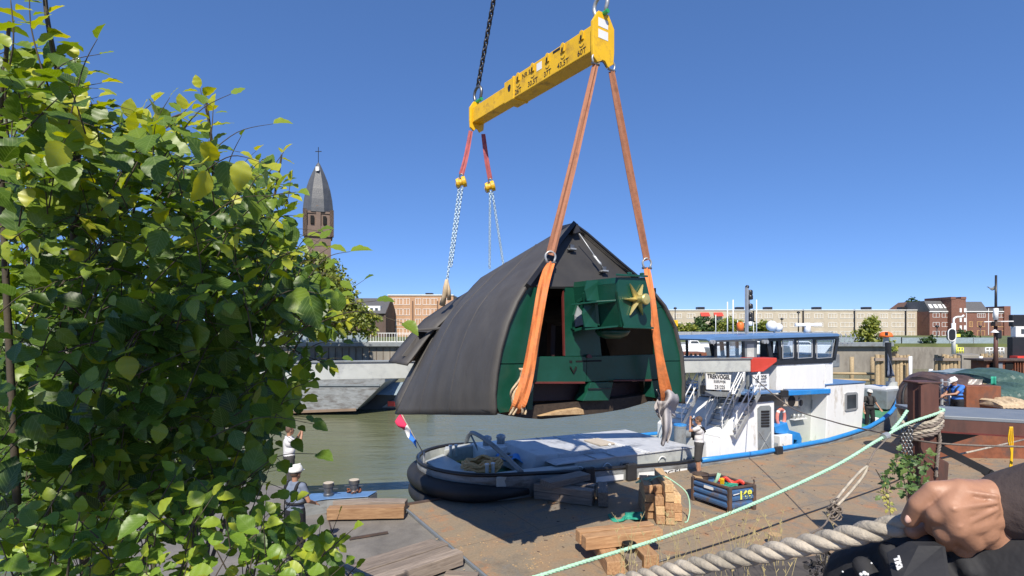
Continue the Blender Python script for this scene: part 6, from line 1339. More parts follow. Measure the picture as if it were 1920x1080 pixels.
for x, y0, y1, D, lab in ((1757, 612, 650, 90, 'thin grey lamp post in front of the red brick apartment house'), (1838, 612, 636, 120, 'dark street lamp before the boarded windows'), (1266, 578, 625, 95, 'street lamp left of the red awnings'), (1466, 598, 625, 100, 'dark globe lamp post above the wheelhouse roof'), (1497, 586, 622, 100, 'tall thin lamp post before the beige flats')):
    t = thing('street_lamp', lab, 'street lamp', P(x, y1, D)); MB().tube([P(x, y1, D), P(x, y0, D)], [.12, .07], 8).build('pole', M['chainm'], t, smooth=True); MB().lathe([(.1, -.2), (.3, -.1), (.28, .1), (.08, .22)], P(x, y0, D), 12).build('lamp_head', M['chainm'], t, smooth=True)
ys = thing('yellow_sign', 'small yellow warning sign on a post between cap and hedge', 'sign', P(1266.5, 622, 70)); MB().box(P(1267, 606, 70), (.55, .06, .8)).build('plate', M['yellow'], ys, bevel=.02); MB().tube([P(1267, 632, 70.1), P(1267, 598, 70.1)], .05, 6).build('post', M['galv'], ys)
# timber fender walls in the water at the right
def piles(x0, x1, yt, yb, D, n, lab, sd=1):
    rr = random.Random(sd); t = thing('pile_cluster', lab, 'mooring piles', P((x0 + x1) / 2, yb, D)); W_ = (x1 - x0) / n
    for i in range(n):
        x = x0 + W_ * (i + .5); tp_1 = P(x, yt + rr.uniform(-2, 3), D + rr.uniform(-.12, .12)); bt_ = Vector((tp_1.x, tp_1.y, WZ - .6)); r = W_ / F * D * .5
        MB().tube([bt_, bt_.lerp(tp_1, .5) + Vector((rr.uniform(-.04, .04), 0, 0)), tp_1], [r * 1.05, r, r * .92], 9).build('pile', M['pilewood'], t, smooth=False)
    a = P(x0, yt + 8, D - .3); b = P(x1, yt + 8, D - .3); MB().bar(a, b, .2, .25).build('waling', M['timberold'], t); return t
piles(1640, 1658, 666, 722, 47, 2, 'two thick mooring piles left of the tug bow post', 1)
piles(1672, 1706, 665, 712, 50, 5, 'row of pale timber piles behind the tug bow post', 2)
piles(1752, 1800, 666, 712, 52, 7, 'wide row of pale timber piles left of the concrete block', 3)
piles(1838, 1880, 664, 700, 56, 6, 'row of pale timber piles behind the rusty barge', 4)
for x, y0, y1, D, m_, lab in ((1707, 668, 708, 49, 'white', 'white slim post right of the first row of piles'), (1745, 692, 712, 45, 'white', 'short white post in the water'), (1839, 668, 690, 50, 'white', 'white slim post right of the concrete block'), (1597, 669, 716, 52, 'pilewood', 'single thin pile in the water left of the bushes'), (1636, 669, 716, 52, 'pilewood', 'single thin pile beside the bank bushes')):
    q = P(x, y1, D); MB().tube([Vector((q.x, q.y, WZ - .5)), P(x, y0, D)], .14 if m_ == 'white' else .2, 8).build('slim_pile', M[m_], smooth=True, label=lab, cat='pile')
MB().prism([Vector((P(1803, 0, 55).x, 55, WZ - 1)), Vector((P(1838, 0, 55).x, 55, WZ - 1)), Vector((P(1838, 0, 57).x, 58, WZ - 1)), Vector((P(1803, 0, 57).x, 58, WZ - 1))], (0, 0, P(0, 665, 55).z - WZ + 1)).build('concrete_dolphin', M['conc'], label='weathered concrete mooring block among the timber piles', cat='concrete block', bevel=.1)
for y in (700, 712): MB().tube([P(1560, y, 48), P(1640, y + 1, 48)], .12, 8).build('floating_boom', M['pilewood'], smooth=True, label=('upper' if y == 700 else 'lower') + ' long timber boom floating beyond the tug bow', cat='timber boom')
# grey barge at the left and dark boat behind it
gb = thing('grey_barge', 'grey steel barge with raked end moored far across the water at the left', 'barge', (-12, 36, WZ)); Db = 35.5
def PB(px, py, dz=0): return P(px, py, Db)
MB().prism([P(250, 790, Db), P(668, 769, Db), P(722, 717, Db), P(722, 700, Db), P(250, 697, Db)], (0, 6, 0)).build('hull', M['hullgrey'], gb, bevel=.05)
MB().bar(P(250, 783.5, Db - .05), P(668, 768, Db - .05), .1, .16).build('waterline_band', M['sand'], gb); MB().bar(P(250, 722, Db - .05), P(712, 722, Db - .05), .08, .12).build('rubbing_strake', M['midgrey'], gb)
db_ = thing('dark_boat', 'dark boat with blue grey cover and red stripe between barge and mill cap', 'boat', P(740, 768, 38)); 
MB().prism([P(668, 769, 38), P(800, 767, 38), P(800, 735, 38), P(694, 738, 38)], (0, 4, 0)).build('hull', M['blackp'], db_); MB().prism([P(700, 740, 37.6), P(800, 742, 37.6), P(800, 716, 40), P(716, 718, 40)], (0, .3, 0)).build('cover', M['tarpgrey'], db_); MB().prism([P(716, 764, 37.8), P(735, 751, 37.8), P(800, 751, 37.8), P(800, 765, 37.8)], (0, .1, 0)).build('stripe', M['hullgrey'], db_); MB().box(P(734, 757, 37.7), (.5, .1, .35)).build('red_panel', M['brightred'], db_)
# moored white boats behind the wheelhouse
bl = ['first', 'second', 'third', 'fourth', 'fifth', 'sixth']
for i, (x0, x1, y0, y1, D) in enumerate(((1245, 1290, 641, 652, 62), (1285, 1335, 638, 650, 66), (1262, 1322, 652, 662, 54), (1330, 1400, 642, 655, 62), (1390, 1470, 640, 652, 66), (1480, 1560, 640, 652, 66))):
    a = P(x0, y1, D); b = P(x1, y0, D); t = thing('motor_boat', f'{bl[i]} white motor boat from the left, moored behind the tug wheelhouse', 'motor boat', ((a.x + b.x) / 2, D, WZ))
    mb = MB(); W_ = b.x - a.x; z0 = a.z - .8; z1 = a.z + .25
    mb.prism([(a.x + .3, D, z0), (b.x - .9, D, z0), (b.x, D, z1 + .1), (a.x, D, z1)], (0, 1.8, 0)); mb.build('hull', M['white'], t, bevel=.08)
    MB().prism([(a.x + .5, D + .3, z1), (a.x + W_ * .62, D + .3, z1), (a.x + W_ * .5, D + .3, b.z), (a.x + .7, D + .3, b.z)], (0, 1.2, 0)).build('cabin', M['white'], t, bevel=.05)
    MB().prism([(a.x + .75, D + .27, z1 + .15), (a.x + W_ * .55, D + .27, z1 + .15), (a.x + W_ * .48, D + .27, b.z - .12), (a.x + .85, D + .27, b.z - .12)], (0, .04, 0)).build('windows', M['winglass'], t)
db2 = thing('rusty_deck_house', 'low orange brown deck structure with pale lamps left of the wheelhouse', 'deck structure', P(1303, 671, 30))
pbox('body', 1282, 1325, 661, 672, 30, 1.5, M['rust'], db2)
for x in (1284, 1291, 1300, 1309): q = P(x, 669, 29.9); MB().ball(q, .09).build('lamp', M['white'], db2, smooth=True)
for x in (1287, 1296, 1304, 1313): pbox('opening', x - 2, x + 2, 663, 667, 29.97, .05, M['dark'], db2)
ol_ = thing('orange_lifeboat', 'orange canopy of a lifeboat showing over the bank bushes', 'lifeboat', P(1661, 632, 62))
MB().lathe([(.72, -.0), (.70, .22), (.55, .5), (.28, .62), (.1, .64)], P(1661, 632, 62), 20).build('canopy', M['orange'], ol_, smooth=True); MB().box(P(1661, 626, 61) + Vector((0, -.1, 0)), (.3, .1, .4)).build('hatch', M['blackp'], ol_); MB().cyl(P(1661, 632, 62), P(1661, 650, 62), .3, 10).build('stand', M['galv'], ol_)
# ================================================================ PEOPLE
def person(label, base, yaw, h, j, top, bottom, shoes=None, shorts=False, sleeve=.5, hair=None, helmet=False, harness=None, vest=None, seat=False):
    """j: joints in body space (x right, y forward, z up, for a 1.75 m body)"""
    base = Vector(base); k = h / 1.75; Rz = Matrix.Rotation(yaw, 3, 'Z')
    def B(p): return base + Rz @ (Vector(p) * k)
    J = dict(hipL=(-.1, 0, .93), hipR=(.1, 0, .93), kneL=(-.12, .03, .5), kneR=(.12, .03, .5), ankL=(-.12, 0, .08), ankR=(.13, 0, .08), pel=(0, 0, .98), belly=(0, .01, 1.12), chest=(0, 0, 1.30), neck=(0, 0, 1.47), head=(0, .02, 1.62),
             shL=(-.18, 0, 1.42), shR=(.18, 0, 1.42), elL=(-.25, -.02, 1.14), elR=(.25, -.02, 1.14), wrL=(-.25, .08, .90), wrR=(.25, .08, .90))
    J.update(j); Q = {a: Vector(b) for a, b in J.items()}
    t = thing('person', label, 'person', base)
    mb = MB()
    def cp(m, a, b, ra, rb): m.caps(B(a), B(b), ra * k, rb * k)
    for s in 'LR':
        cp(mb, Q['hip' + s], Q['kne' + s], .085, .058); cp(mb, Q['kne' + s], Q['ank' + s], .056, .036); cp(mb, Q['sh' + s], Q['el' + s], .048, .038); cp(mb, Q['el' + s], Q['wr' + s], .038, .026)
        w_ = Q['wr' + s]; d = (w_ - Q['el' + s]).normalized(); sd = d.cross(Vector((0, 1, .3))).normalized(); pal = w_ + d * .05; cp(mb, w_, pal, .026, .032)
        for i, L in enumerate((.055, .07, .075, .065)):
            o = sd * (.034 - .022 * i); a = pal + d * .025 + o; b = a + d * L * .55 + Vector((0, .01, -.008)); c = b + d * L * .35 + Vector((0, .015, -.018)); cp(mb, a, b, .0105, .0095); cp(mb, b, c, .0095, .0085)
        cp(mb, pal - d * .02 + sd * .028, pal + d * .02 + sd * .06, .012, .010)
    cp(mb, Q['pel'] + Vector((-.06, 0, 0)), Q['pel'] + Vector((.06, 0, 0)), .11, .11); cp(mb, Q['belly'] + Vector((-.05, 0, 0)), Q['belly'] + Vector((.05, 0, 0)), .105, .105); cp(mb, Q['pel'], Q['chest'], .11, .12)
    cp(mb, Q['chest'] + Vector((-.08, 0, .03)), Q['chest'] + Vector((.08, 0, .03)), .105, .105); cp(mb, Q['shL'], Q['shR'], .05, .05); cp(mb, Q['chest'], Q['neck'], .09, .058); cp(mb, Q['neck'], Q['head'] - Vector((0, .02, .03)), .054, .052)
    hd = Q['head']; fw = Vector((0, 1, 0)) if 'look' not in J else Vector(J['look']).normalized(); rt_ = fw.cross(Vector((0, 0, 1))).normalized(); up = rt_.cross(fw)
    HM = Rz @ Matrix((rt_, fw, up)).transposed(); mb.ball(B(hd + up * .015), (.075 * k, .095 * k, .105 * k), 16, 12, M=HM); mb.ball(B(hd + fw * .035 - up * .055), (.052 * k, .055 * k, .05 * k), 12, 8, M=HM)
    mb.ball(B(hd + fw * .10 - up * .01), (.012 * k, .016 * k, .022 * k), 8, 6, M=HM)
    for s in (-1, 1): mb.ball(B(hd + rt_ * .077 * s), (.012 * k, .02 * k, .03 * k), 8, 6, M=HM)
    body = mb.build('body', M['skin'], t, remesh=.0085, lap=2, smooth=True)
    for s in (-1, 1): MB().ball(B(hd + fw * .093 + rt_ * .03 * s + up * .012), .011 * k, 8, 6).build('eye', M['blackp'], t, smooth=True)
    MB().ball(B(hd + fw * .088 - up * .052), (.022 * k, .008 * k, .006 * k), 8, 6, M=HM).build('mouth', M['maroon'], t, smooth=True)
    # clothes
    mb = MB(); e = .016
    cp(mb, Q['pel'] + Vector((-.05, 0, .02)), Q['pel'] + Vector((.05, 0, .02)), .118 + e, .118 + e); cp(mb, Q['belly'] + Vector((-.05, 0, 0)), Q['belly'] + Vector((.05, 0, 0)), .112 + e, .112 + e)
    cp(mb, Q['pel'], Q['chest'], .115 + e, .125 + e); cp(mb, Q['chest'] + Vector((-.08, 0, .03)), Q['chest'] + Vector((.08, 0, .03)), .108 + e, .108 + e); cp(mb, Q['shL'], Q['shR'], .055 + e, .055 + e); cp(mb, Q['chest'], Q['neck'] - Vector((0, 0, .03)), .09 + e, .062 + e)
    for s in 'LR': m_ = Q['sh' + s].lerp(Q['el' + s], sleeve); cp(mb, Q['sh' + s], m_, .054 + e, .050 + e)
    mb.build('shirt', top, t, remesh=.011, lap=2, smooth=True)
    mb = MB()
    cp(mb, Q['pel'] + Vector((-.06, 0, -.02)), Q['pel'] + Vector((.06, 0, -.02)), .122 + e, .122 + e)
    for s in 'LR':
        if shorts: cp(mb, Q['hip' + s], Q['kne' + s] - (Q['kne' + s] - Q['hip' + s]).normalized() * .02, .10 + e, .082 + e)
        else: cp(mb, Q['hip' + s], Q['kne' + s], .098 + e, .068 + e); cp(mb, Q['kne' + s], Q['ank' + s] + Vector((0, 0, .03)), .066 + e, .056 + e)
    mb.build('trousers', bottom, t, remesh=.011, lap=2, smooth=True)
    for s in 'LR':
        mb = MB(); a = Q['ank' + s]; cp(mb, a + Vector((0, -.04, -.04)), a + Vector((.01, .14, -.045)), .042, .036); cp(mb, a, a + Vector((0, 0, .03)), .045, .048); mb.build('boot', shoes or M['blackp'], t, remesh=.009, lap=1, smooth=True)
    if hair:
        mb = MB(); mb.ball(B(hd + up * .035 - fw * .018), (.085 * k, .098 * k, .096 * k), 16, 10, M=HM); mb.build('hair', hair, t, smooth=True)
    if helmet:
        mb = MB(); c = hd + up * .05; vs = []
        prof = [(.118, 0), (.116, .03), (.108, .065), (.088, .10), (.05, .122), (.01, .128)]; mb.lathe([(r * k, z * k) for r, z in prof], B(c), 20, M=HM @ Matrix.Diagonal((.95, 1.15, 1))); hm = mb.build('helmet', M['helmet'], t, smooth=True)
        MB().ball(B(c + fw * .12 + up * .004), (.075 * k, .055 * k, .008 * k), 12, 6, M=HM).build('peak', M['helmet'], hm, smooth=True); MB().box(B(c + up * .06 - fw * .0), (.03 * k, .22 * k, .135 * k), M=HM).build('ridge', M['helmet'], hm, bevel=.02)
    if harness:
        for s in (-1, 1):
            MB().tube(smooth_path([B(Q['chest'] + Vector((s * .12, -.14, .0))), B(Q['chest'] + Vector((s * .13, -.05, .17))), B(Q['chest'] + Vector((s * .12, .13, .10))), B(Q['chest'] + Vector((s * .10, .15, -.12)))]), .03 * k, 8).build('harness_strap', harness, t, smooth=True)
        MB().tube([B(Q['belly'] + Vector((.19 * math.cos(a), .15 * math.sin(a), .0))) for a in [2 * math.pi * i / 20 for i in range(20)]], .022 * k, 8, closed=True).build('belt', harness, t, smooth=True)
    return t, B
G_ = lambda px, py, z=0: G(px, py, z)
# man shading his eyes / holding binoculars, back turned half to the left
t, B = person('man in dark shorts and white shirt holding binoculars, standing on the pontoon by the tug', G(1311, 893), R_(62), 1.83, dict(shR=(.18, .03, 1.42), elR=(.27, .26, 1.42), wrR=(.09, .24, 1.63), elL=(-.22, .22, 1.33), wrL=(-.06, .24, 1.60), kneR=(.13, .04, .5)),
       M['cloth_white'], M['cloth_grey'], shorts=True, hair=M['hairbrown'], sleeve=.45)
MB().tube([B((-.16, .11, 1.40)), B((-.13, .15, 1.2)), B((-.02, .16, 1.06)), B((.12, .13, 1.08)), B((.17, -.02, 1.16)), B((.1, -.15, 1.3)), B((-.1, -.13, 1.43)), B((-.16, .0, 1.47))], .03, 8).build('life_vest', M['cloth_black'], t, smooth=True)
MB().tube([B((-.17, .10, 1.46)), B((-.16, .15, 1.3)), B((-.12, .16, 1.14))], .055, 8).build('vest_lobe', M['cloth_black'], t, smooth=True)
bi = thing('binoculars', 'black binoculars held by the man in dark shorts', 'binoculars', B((0, .2, 1.62)))
for s in (-.035, .035): MB().tube([B((s, .12, 1.63)), B((s, .17, 1.63)), B((s, .24, 1.63))], [.018, .02, .026], 10).build('tube', M['blackp'], bi, smooth=True)
MB().box(B((0, .17, 1.63)), (.05, .03, .02)).build('bridge', M['blackp'], bi)
# helmeted man on the bow
q = TQ(1630, 806, 1.2)
person('man in dark clothes and white helmet standing on the tug fore deck', q, R_(178), 1.78, dict(elL=(-.27, .05, 1.16), wrL=(-.33, .2, .98), elR=(.26, -.02, 1.15), wrR=(.25, .04, .88), kneL=(-.11, .08, .5)), M['cloth_grey'], M['cloth_black'], hair=M['hairbrown'], helmet=True, harness=M['cloth_black'], sleeve=.55)
# worker in blue at the ladder
q = P(1794, 790, 17); q.z = 1.18; q = Vector((P(1795, 0, 17.4).x, 17.4, 1.2))
person('worker in blue shirt and white helmet bending beside the pale ladder', q, R_(95), 1.72, dict(head=(0, .12, 1.56), neck=(0, .06, 1.42), chest=(0, .02, 1.26), elR=(.22, .22, 1.14), wrR=(.14, .42, 1.06), elL=(-.2, .25, 1.2), wrL=(-.1, .48, 1.16), look=(0, 1, -.4)), M['cloth_blue'], M['cloth_black'], hair=M['hairbrown'], helmet=True, harness=M['cloth_black'])
person('bare armed person crouching left of the worker in blue', Vector((P(1775, 0, 17.9).x, 17.9, .75)), R_(-80), 1.6, dict(head=(0, .2, 1.45), neck=(0, .13, 1.33), chest=(0, .08, 1.18), elR=(.2, .3, 1.05), wrR=(.1, .45, .95), elL=(-.2, .25, 1.05), wrL=(-.1, .4, .92), look=(0, 1, -.5)), M['cloth_white'], M['denim'], hair=M['hairbrown'], helmet=True)
# the two men half hidden by the shrub at the left
person('man with white helmet and black harness seen from behind beside the green shrub', (-4.15, 10.2, 0), R_(-25), 1.84, dict(elL=(-.26, .08, 1.15), wrL=(-.2, .28, 1.05), elR=(.27, .06, 1.15), wrR=(.2, .27, 1.05)), M['denim'], M['cloth_black'], hair=M['hairbrown'], helmet=True, harness=M['cloth_black'])
t, B = person('man in white tee shirt photographing with a phone behind the helmeted man', (-6.02, 14.4, 0), R_(-55), 1.86, dict(elR=(.22, .22, 1.30), wrR=(.07, .30, 1.56), elL=(-.22, .22, 1.32), wrL=(-.05, .3, 1.56)), M['cloth_white'], M['cloth_grey'], hair=M['hairbrown'])
MB().box(B((0, .36, 1.62)), (.16, .02, .08), rz=R_(-55)).build('phone', M['blackp'], label='black phone held up by the man in the white tee shirt', cat='phone', bevel=.006)
MB().tube([G(612, 1016, .5), P(640, 1060, 5.2), P(690, 1090, 4.6)], [.02, .02, .02], 8).build('railing_tube', M['galv'], smooth=True, label='thin grey metal tube sticking out of the shrub at the bottom', cat='tube')
MB().tube([P(568, 985, 5.4), P(598, 1020, 5.0), P(640, 1058, 4.6), P(720, 1095, 4.0)], [.022] * 4, 8).build('wooden_pole', M['timberold'], smooth=True, label='slanting pole in front of the helmeted man', cat='pole')
# ================================================================ FOREGROUND PERSON: HAND, ADDED SLEEVE, LEG
fp_ = thing('person', 'seated person in black work trousers whose hand grips the thick white rope', 'person', (.55, .55, 2.6))
def cpx(m, a, b, ra, rb): m.caps(P(*a), P(*b), ra, rb, 16)
mb = MB()
K1, K2, K3, K4 = (1800, 922, .658), (1784, 954, .646), (1794, 986, .645), (1820, 1012, .655)
wr = (1892, 946, .665)
for kk, ra in ((K1, .0165), (K2, .0165), (K3, .016), (K4, .0145)): cpx(mb, wr, kk, .0285, ra)
for kk in (K1, K2, K3, K4): cpx(mb, (kk[0] + 4, kk[1], kk[2] - .012), (1870, 940 + (kk[1] - 950) * .35, .634), .0042, .003)
cpx(mb, K1, K2, .0165, .0165); cpx(mb, K2, K3, .0165, .0165); cpx(mb, K3, K4, .016, .015); cpx(mb, (1850, 935, .66), (1850, 1000, .66), .024, .020); cpx(mb, (1820, 950, .655), (1835, 990, .655), .023, .021)
# index finger over the rope
cpx(mb, K1, (1752, 921, .665), .0150, .0128); cpx(mb, (1752, 921, .665), (1722, 946, .675), .0125, .0118); cpx(mb, (1722, 946, .675), (1706, 974, .69), .0118, .0105)
# thumb meeting it from below
cpx(mb, (1850, 960, .70), (1790, 972, .712), .021, .016); cpx(mb, (1790, 972, .712), (1742, 986, .715), .0155, .013); cpx(mb, (1742, 986, .715), (1712, 996, .71), .0128, .0105)
# middle, ring and little fingers curled under
cpx(mb, K2, (1757, 965, .655), .0150, .0125); cpx(mb, (1757, 965, .655), (1752, 990, .685), .0122, .011); cpx(mb, (1752, 990, .685), (1775, 996, .70), .011, .010)
cpx(mb, K3, (1771, 1000, .655), .0145, .012); cpx(mb, (1771, 1000, .655), (1776, 1020, .685), .0118, .0105); cpx(mb, (1776, 1020, .685), (1800, 1018, .70), .0105, .0095)
cpx(mb, K4, (1806, 1030, .665), .0130, .011); cpx(mb, (1806, 1030, .665), (1816, 1042, .69), .0108, .0095); cpx(mb, (1816, 1042, .69), (1838, 1034, .70), .0095, .009)
cpx(mb, wr, (2060, 905, .62), .0285, .040); cpx(mb, (1905, 965, .66), (1860, 1010, .66), .024, .019)
hand = mb.build('hand', M['skin'], fp_, remesh=.0018, lap=7, smooth=True)
for a, b, r in (((1812, 926, .634), (1880, 935, .638), .0022), ((1798, 957, .6155), (1872, 950, .634), .0024), ((1806, 985, .6175), (1868, 966, .634), .0022)):
    pass
MB().ball(P(1704, 972, .681), (.0048, .003, .0068), 10, 8, M=Matrix.Rotation(R_(25), 3, 'Y')).build('index_nail', mat('nail', (.62, .38, .30), .3, var=.05, bmp=0), hand, smooth=True)
M['forearm_shade'] = mat('forearm_shade_cloth', (.075, .055, .050), .9, var=.25, scale=8, bmp=.5, bscale=60)  # dark tone stands in for a forearm lying in shade
mb = MB(); cpx(mb, (1908, 948, .655), (2080, 925, .60), .044, .056); cpx(mb, (1905, 980, .66), (1990, 1000, .64), .032, .045); mb.build('sleeve', M['forearm_shade'], fp_, remesh=.004, lap=5, smooth=True)  # sleeve added in place of the shaded forearm
M['workcloth'] = mat('black_work_trousers', (.020, .020, .023), .8, var=.3, scale=12, bmp=.5, bscale=7, bdist=.02)
mb = MB(); cpx(mb, (1648, 1108, .80), (1760, 1078, .74), .074, .077); cpx(mb, (1760, 1078, .74), (2150, 1075, .60), .077, .09); cpx(mb, (1645, 1112, .80), (1600, 1500, .95), .072, .058)
cpx(mb, (1700, 1050, .76), (1740, 1100, .70), .045, .05); cpx(mb, (1850, 1060, .70), (1960, 1060, .66), .062, .06); cpx(mb, (1600, 1500, .95), (1590, 1900, 1.0), .058, .05)
for i, (x, y) in enumerate(((1618, 1062), (1668, 1035), (1735, 1018), (1792, 1020), (1885, 1028))):
    cpx(mb, (x, y, .745 - .02 * i), (x + 26, y + 52, .715 - .02 * i), .014, .010)
leg = mb.build('work_trousers', M['workcloth'], fp_, remesh=.003, lap=9, smooth=True)
mb = MB(); mb.prism([P(1678, 1047, .655), P(1722, 1023, .650), P(1778, 1024, .642), P(1790, 1100, .60), P(1690, 1100, .62)], (0, .02, 0)).build('pocket', M['workcloth'], leg, bevel=.006)
text('TKS', .0095, P(1683.5, 1056, .640), (.28, 0, -.95), (.95, 0, .28), M['white'], leg, 'lettering', bold=.0006, ext=.0006)
mb = MB()
for x, y, r in ((1614, 1077, .0022), (1621, 1075, .003), (1627, 1077, .002), (1634, 1056, .0012), (1580, 1072, .0012)): mb.ball(P(x, y, .708), r, 8, 6)
mb.build('paint_spots', M['white'], leg, smooth=True)
mb = MB(); cpx(mb, (1600, 1900, 1.0), (1560, 1960, .90), .05, .045); mb.build('boot', M['blackp'], fp_, remesh=.008, smooth=True)
# thick white rope
helix_rope(smooth_path([P(2100, 905, .86), P(1850, 950, .76), P(1768, 966, .725), P(1690, 984, .725), P(1600, 1003, .76), P(1450, 1034, .84), P(1300, 1062, .93), P(1180, 1088, 1.02), P(1020, 1120, 1.15)], 8), .0148, 3, pitch=.085, n=10, step=.004).build('thick_rope', M['ropewhite'], smooth=True, label='thick twisted off white rope held in the foreground hand', cat='rope', recalc=False)
# ================================================================ VEGETATION
def leaves_mesh(name, items, m, parent, veined=True, half=None):
    """items: (position, direction, normal, length, width, shade). One mesh of separate leaves."""
    vs = []; fs = []; lv = []; uvs = []
    if veined: prof = half or [(0, 0), (.05, .17), (.12, .33), (.17, .355), (.22, .45), (.28, .455), (.33, .52), (.39, .505), (.44, .53), (.50, .49), (.55, .50), (.62, .42), (.67, .42), (.75, .31), (.80, .29), (.88, .16), (.92, .13), (1, 0)]
    else: prof = [(0, 0), (.3, .42), (.65, .38), (1, 0)]
    np_ = len(prof)
    for (p, d, nn, L, W_, sh) in items:
        d = d.normalized(); s = d.cross(nn)
        if s.length < 1e-4: continue
        s.normalize(); nn = s.cross(d); b = len(vs); cur = random.uniform(.02, .42); fo = random.uniform(.0, .50)
        for u, h_ in prof:
            c = p + d * (u * L) - nn * (cur * L * u * u)
            vs.append(c); uvs.append((u, 0))
        for sg in (1, -1):
            for u, h_ in prof[1:-1]:
                c = p + d * (u * L) + s * (sg * h_ * W_) + nn * (fo * h_ * W_ - cur * L * u * u) + nn * (.02 * L * math.sin(u * 19 + sg)); vs.append(c); uvs.append((u, sg * h_))
        m1 = np_; k = np_ - 2
        for sg, o in ((1, m1), (-1, m1 + k)):
            for i in range(np_ - 1):
                l0 = b + (o + i - 1) if i > 0 else None; l1 = b + (o + i) if i < k else None
                q = [b + i, b + i + 1] + ([l1] if l1 is not None else []) + ([l0] if l0 is not None else [])
                q = q if sg < 0 else q[::-1]
                fs.append(tuple(q)); lv.append(sh)
    c = Vector((sum(v.x for v in vs[::50]), sum(v.y for v in vs[::50]), sum(v.z for v in vs[::50]))) / len(vs[::50])
    me = bpy.data.meshes.new(name); me.from_pydata([v - c for v in vs], [], fs)
    a = me.attributes.new("lv", 'FLOAT', 'FACE'); a.data.foreach_set("value", lv)
    if veined:
        ul = me.uv_layers.new(name="uv"); li = [0] * len(me.loops); me.loops.foreach_get("vertex_index", li); flat = [x for i in li for x in uvs[i]]; ul.data.foreach_set("uv", flat)
    me.shade_smooth(); me.materials.append(m); o = bpy.data.objects.new(name, me); COL.objects.link(o); o.location = c - wl(parent); o.parent = parent; WLOC[o.name] = c; KIDS.setdefault(parent.name, []).append(o); return o
rv = random.Random(21)
def inpoly(x, y, pl):
    c = False; j = len(pl) - 1
    for i in range(len(pl)):
        xi, yi = pl[i]; xj, yj = pl[j]
        if (yi > y) != (yj > y) and x < (xj - xi) * (y - yi) / (yj - yi) + xi: c = not c
        j = i
    return c
def unp(q): return (960 + F * q.x / q.y, 615 - F * (q.z - H) / q.y)
def twig(path, L, items, woods, young=.5, r=.004, gap=.035, rnd=rv, spread=1.0, clip=None, ramp_=True):
    pts = smooth_path(path, 6); woods.append((pts, r)); acc = 0; side = 1; tot = sum((pts[i + 1] - pts[i]).length for i in range(len(pts) - 1)); s = 0
    for i in range(len(pts) - 1):
        seg = pts[i + 1] - pts[i]; sl = seg.length; acc += sl; s += sl
        if acc > gap * rnd.uniform(.7, 1.3):
            acc = 0; side = -side; t = seg.normalized(); sd = t.cross(Vector((rnd.uniform(-.5, .5), -1, rnd.uniform(-.2, .6)))).normalized()
            d = (t * rnd.uniform(.1, .7) + sd * side * 1.0 + Vector((rnd.uniform(-.25, .25), rnd.uniform(-.5, .3), rnd.uniform(-.35, .15)))).normalized()
            nn = Vector((rnd.uniform(-.6, .6), rnd.uniform(-.85, .12), rnd.uniform(.45, 1.2))).normalized(); f = s / tot
            LL = L * rnd.uniform(.65, 1.15) * (1 if f < .8 or not ramp_ else .7); q = pts[i + 1] + d * .012
            if clip and not inpoly(*unp(q + d * LL * 1.0), clip): continue
            sh = min(1, max(0, young * (.45 + .75 * f) + rnd.gauss(0, .17))); 
            if rnd.random() < .04: sh = min(1, sh + .4)
            items.append((q, d, nn, LL, LL * rnd.uniform(.58, .80), sh))
    t = (pts[-1] - pts[-2]).normalized(); items.append((pts[-1], t + Vector((0, -.2, -.1)), Vector((rnd.uniform(-.4, .4), -.5, .8)), L * .7, L * .5, min(1, young + .2)))
def woodmesh(woods, name, m, parent):
    mb = MB()
    for pts, r in woods:
        k = len(pts); mb.tube(pts, [r * (1 - .65 * i / (k - 1)) for i in range(k)], 6)
    return mb.build(name, m, parent, smooth=True, recalc=False)
OUT = [(-60, -60), (25, -60), (60, -20), (120, -10), (150, 30), (165, 100), (170, 150), (172, 200), (225, 168), (300, 185), (340, 190), (350, 130), (400, 165), (405, 300), (420, 330), (470, 300), (520, 270), (548, 285), (560, 380), (545, 430), (520, 470), (560, 500), (620, 520), (650, 565), (655, 610), (622, 640), (622, 700), (575, 700), (572, 745), (548, 775), (528, 830), (505, 865), (500, 905), (480, 960), (470, 1100), (-60, 1100)]
DENSE = [(-60, 130), (40, 150), (110, 210), (170, 250), (230, 250), (300, 270), (390, 300), (450, 370), (500, 440), (540, 500), (600, 550), (615, 610), (585, 660), (550, 720), (525, 790), (490, 850), (470, 920), (450, 1000), (-60, 1000)]
shr = thing('shrub', 'tall leafy green shrub with broad toothed leaves filling the left of the picture', 'shrub', (-1.5, 2.2, 2.55))
items = []; woods = []
root = Vector((-1.5, 2.3, 2.5))
mains = [([(175, 1500, 2.1), (160, 1080, 2.1), (145, 800, 2.05), (136, 600, 2.0), (140, 430, 2.0), (145, 300, 2.0), (125, 210, 2.0), (105, 120, 2.0), (88, 30, 2.0), (80, -60, 2.0)], .014),
         ([(230, 1500, 2.4), (280, 1000, 2.5), (330, 760, 2.5), (365, 600, 2.5), (392, 480, 2.5), (400, 380, 2.5), (398, 280, 2.45), (385, 180, 2.4)], .012),
         ([(250, 1500, 2.5), (380, 900, 2.6), (430, 700, 2.7), (460, 560, 2.7), (500, 430, 2.7), (520, 340, 2.7), (528, 290, 2.7)], .010),
         ([(60, 1500, 1.9), (30, 900, 1.8), (10, 500, 1.8), (0, 250, 1.8), (10, 120, 1.75), (18, 40, 1.7)], .010),
         ([(230, 1500, 2.2), (190, 900, 2.2), (200, 600, 2.2), (225, 400, 2.2), (250, 300, 2.2), (300, 235, 2.2), (345, 212, 2.2)], .009),
         ([(250, 1500, 2.5), (420, 980, 2.7), (500, 780, 2.8), (560, 640, 2.85), (610, 580, 2.9)], .009)]
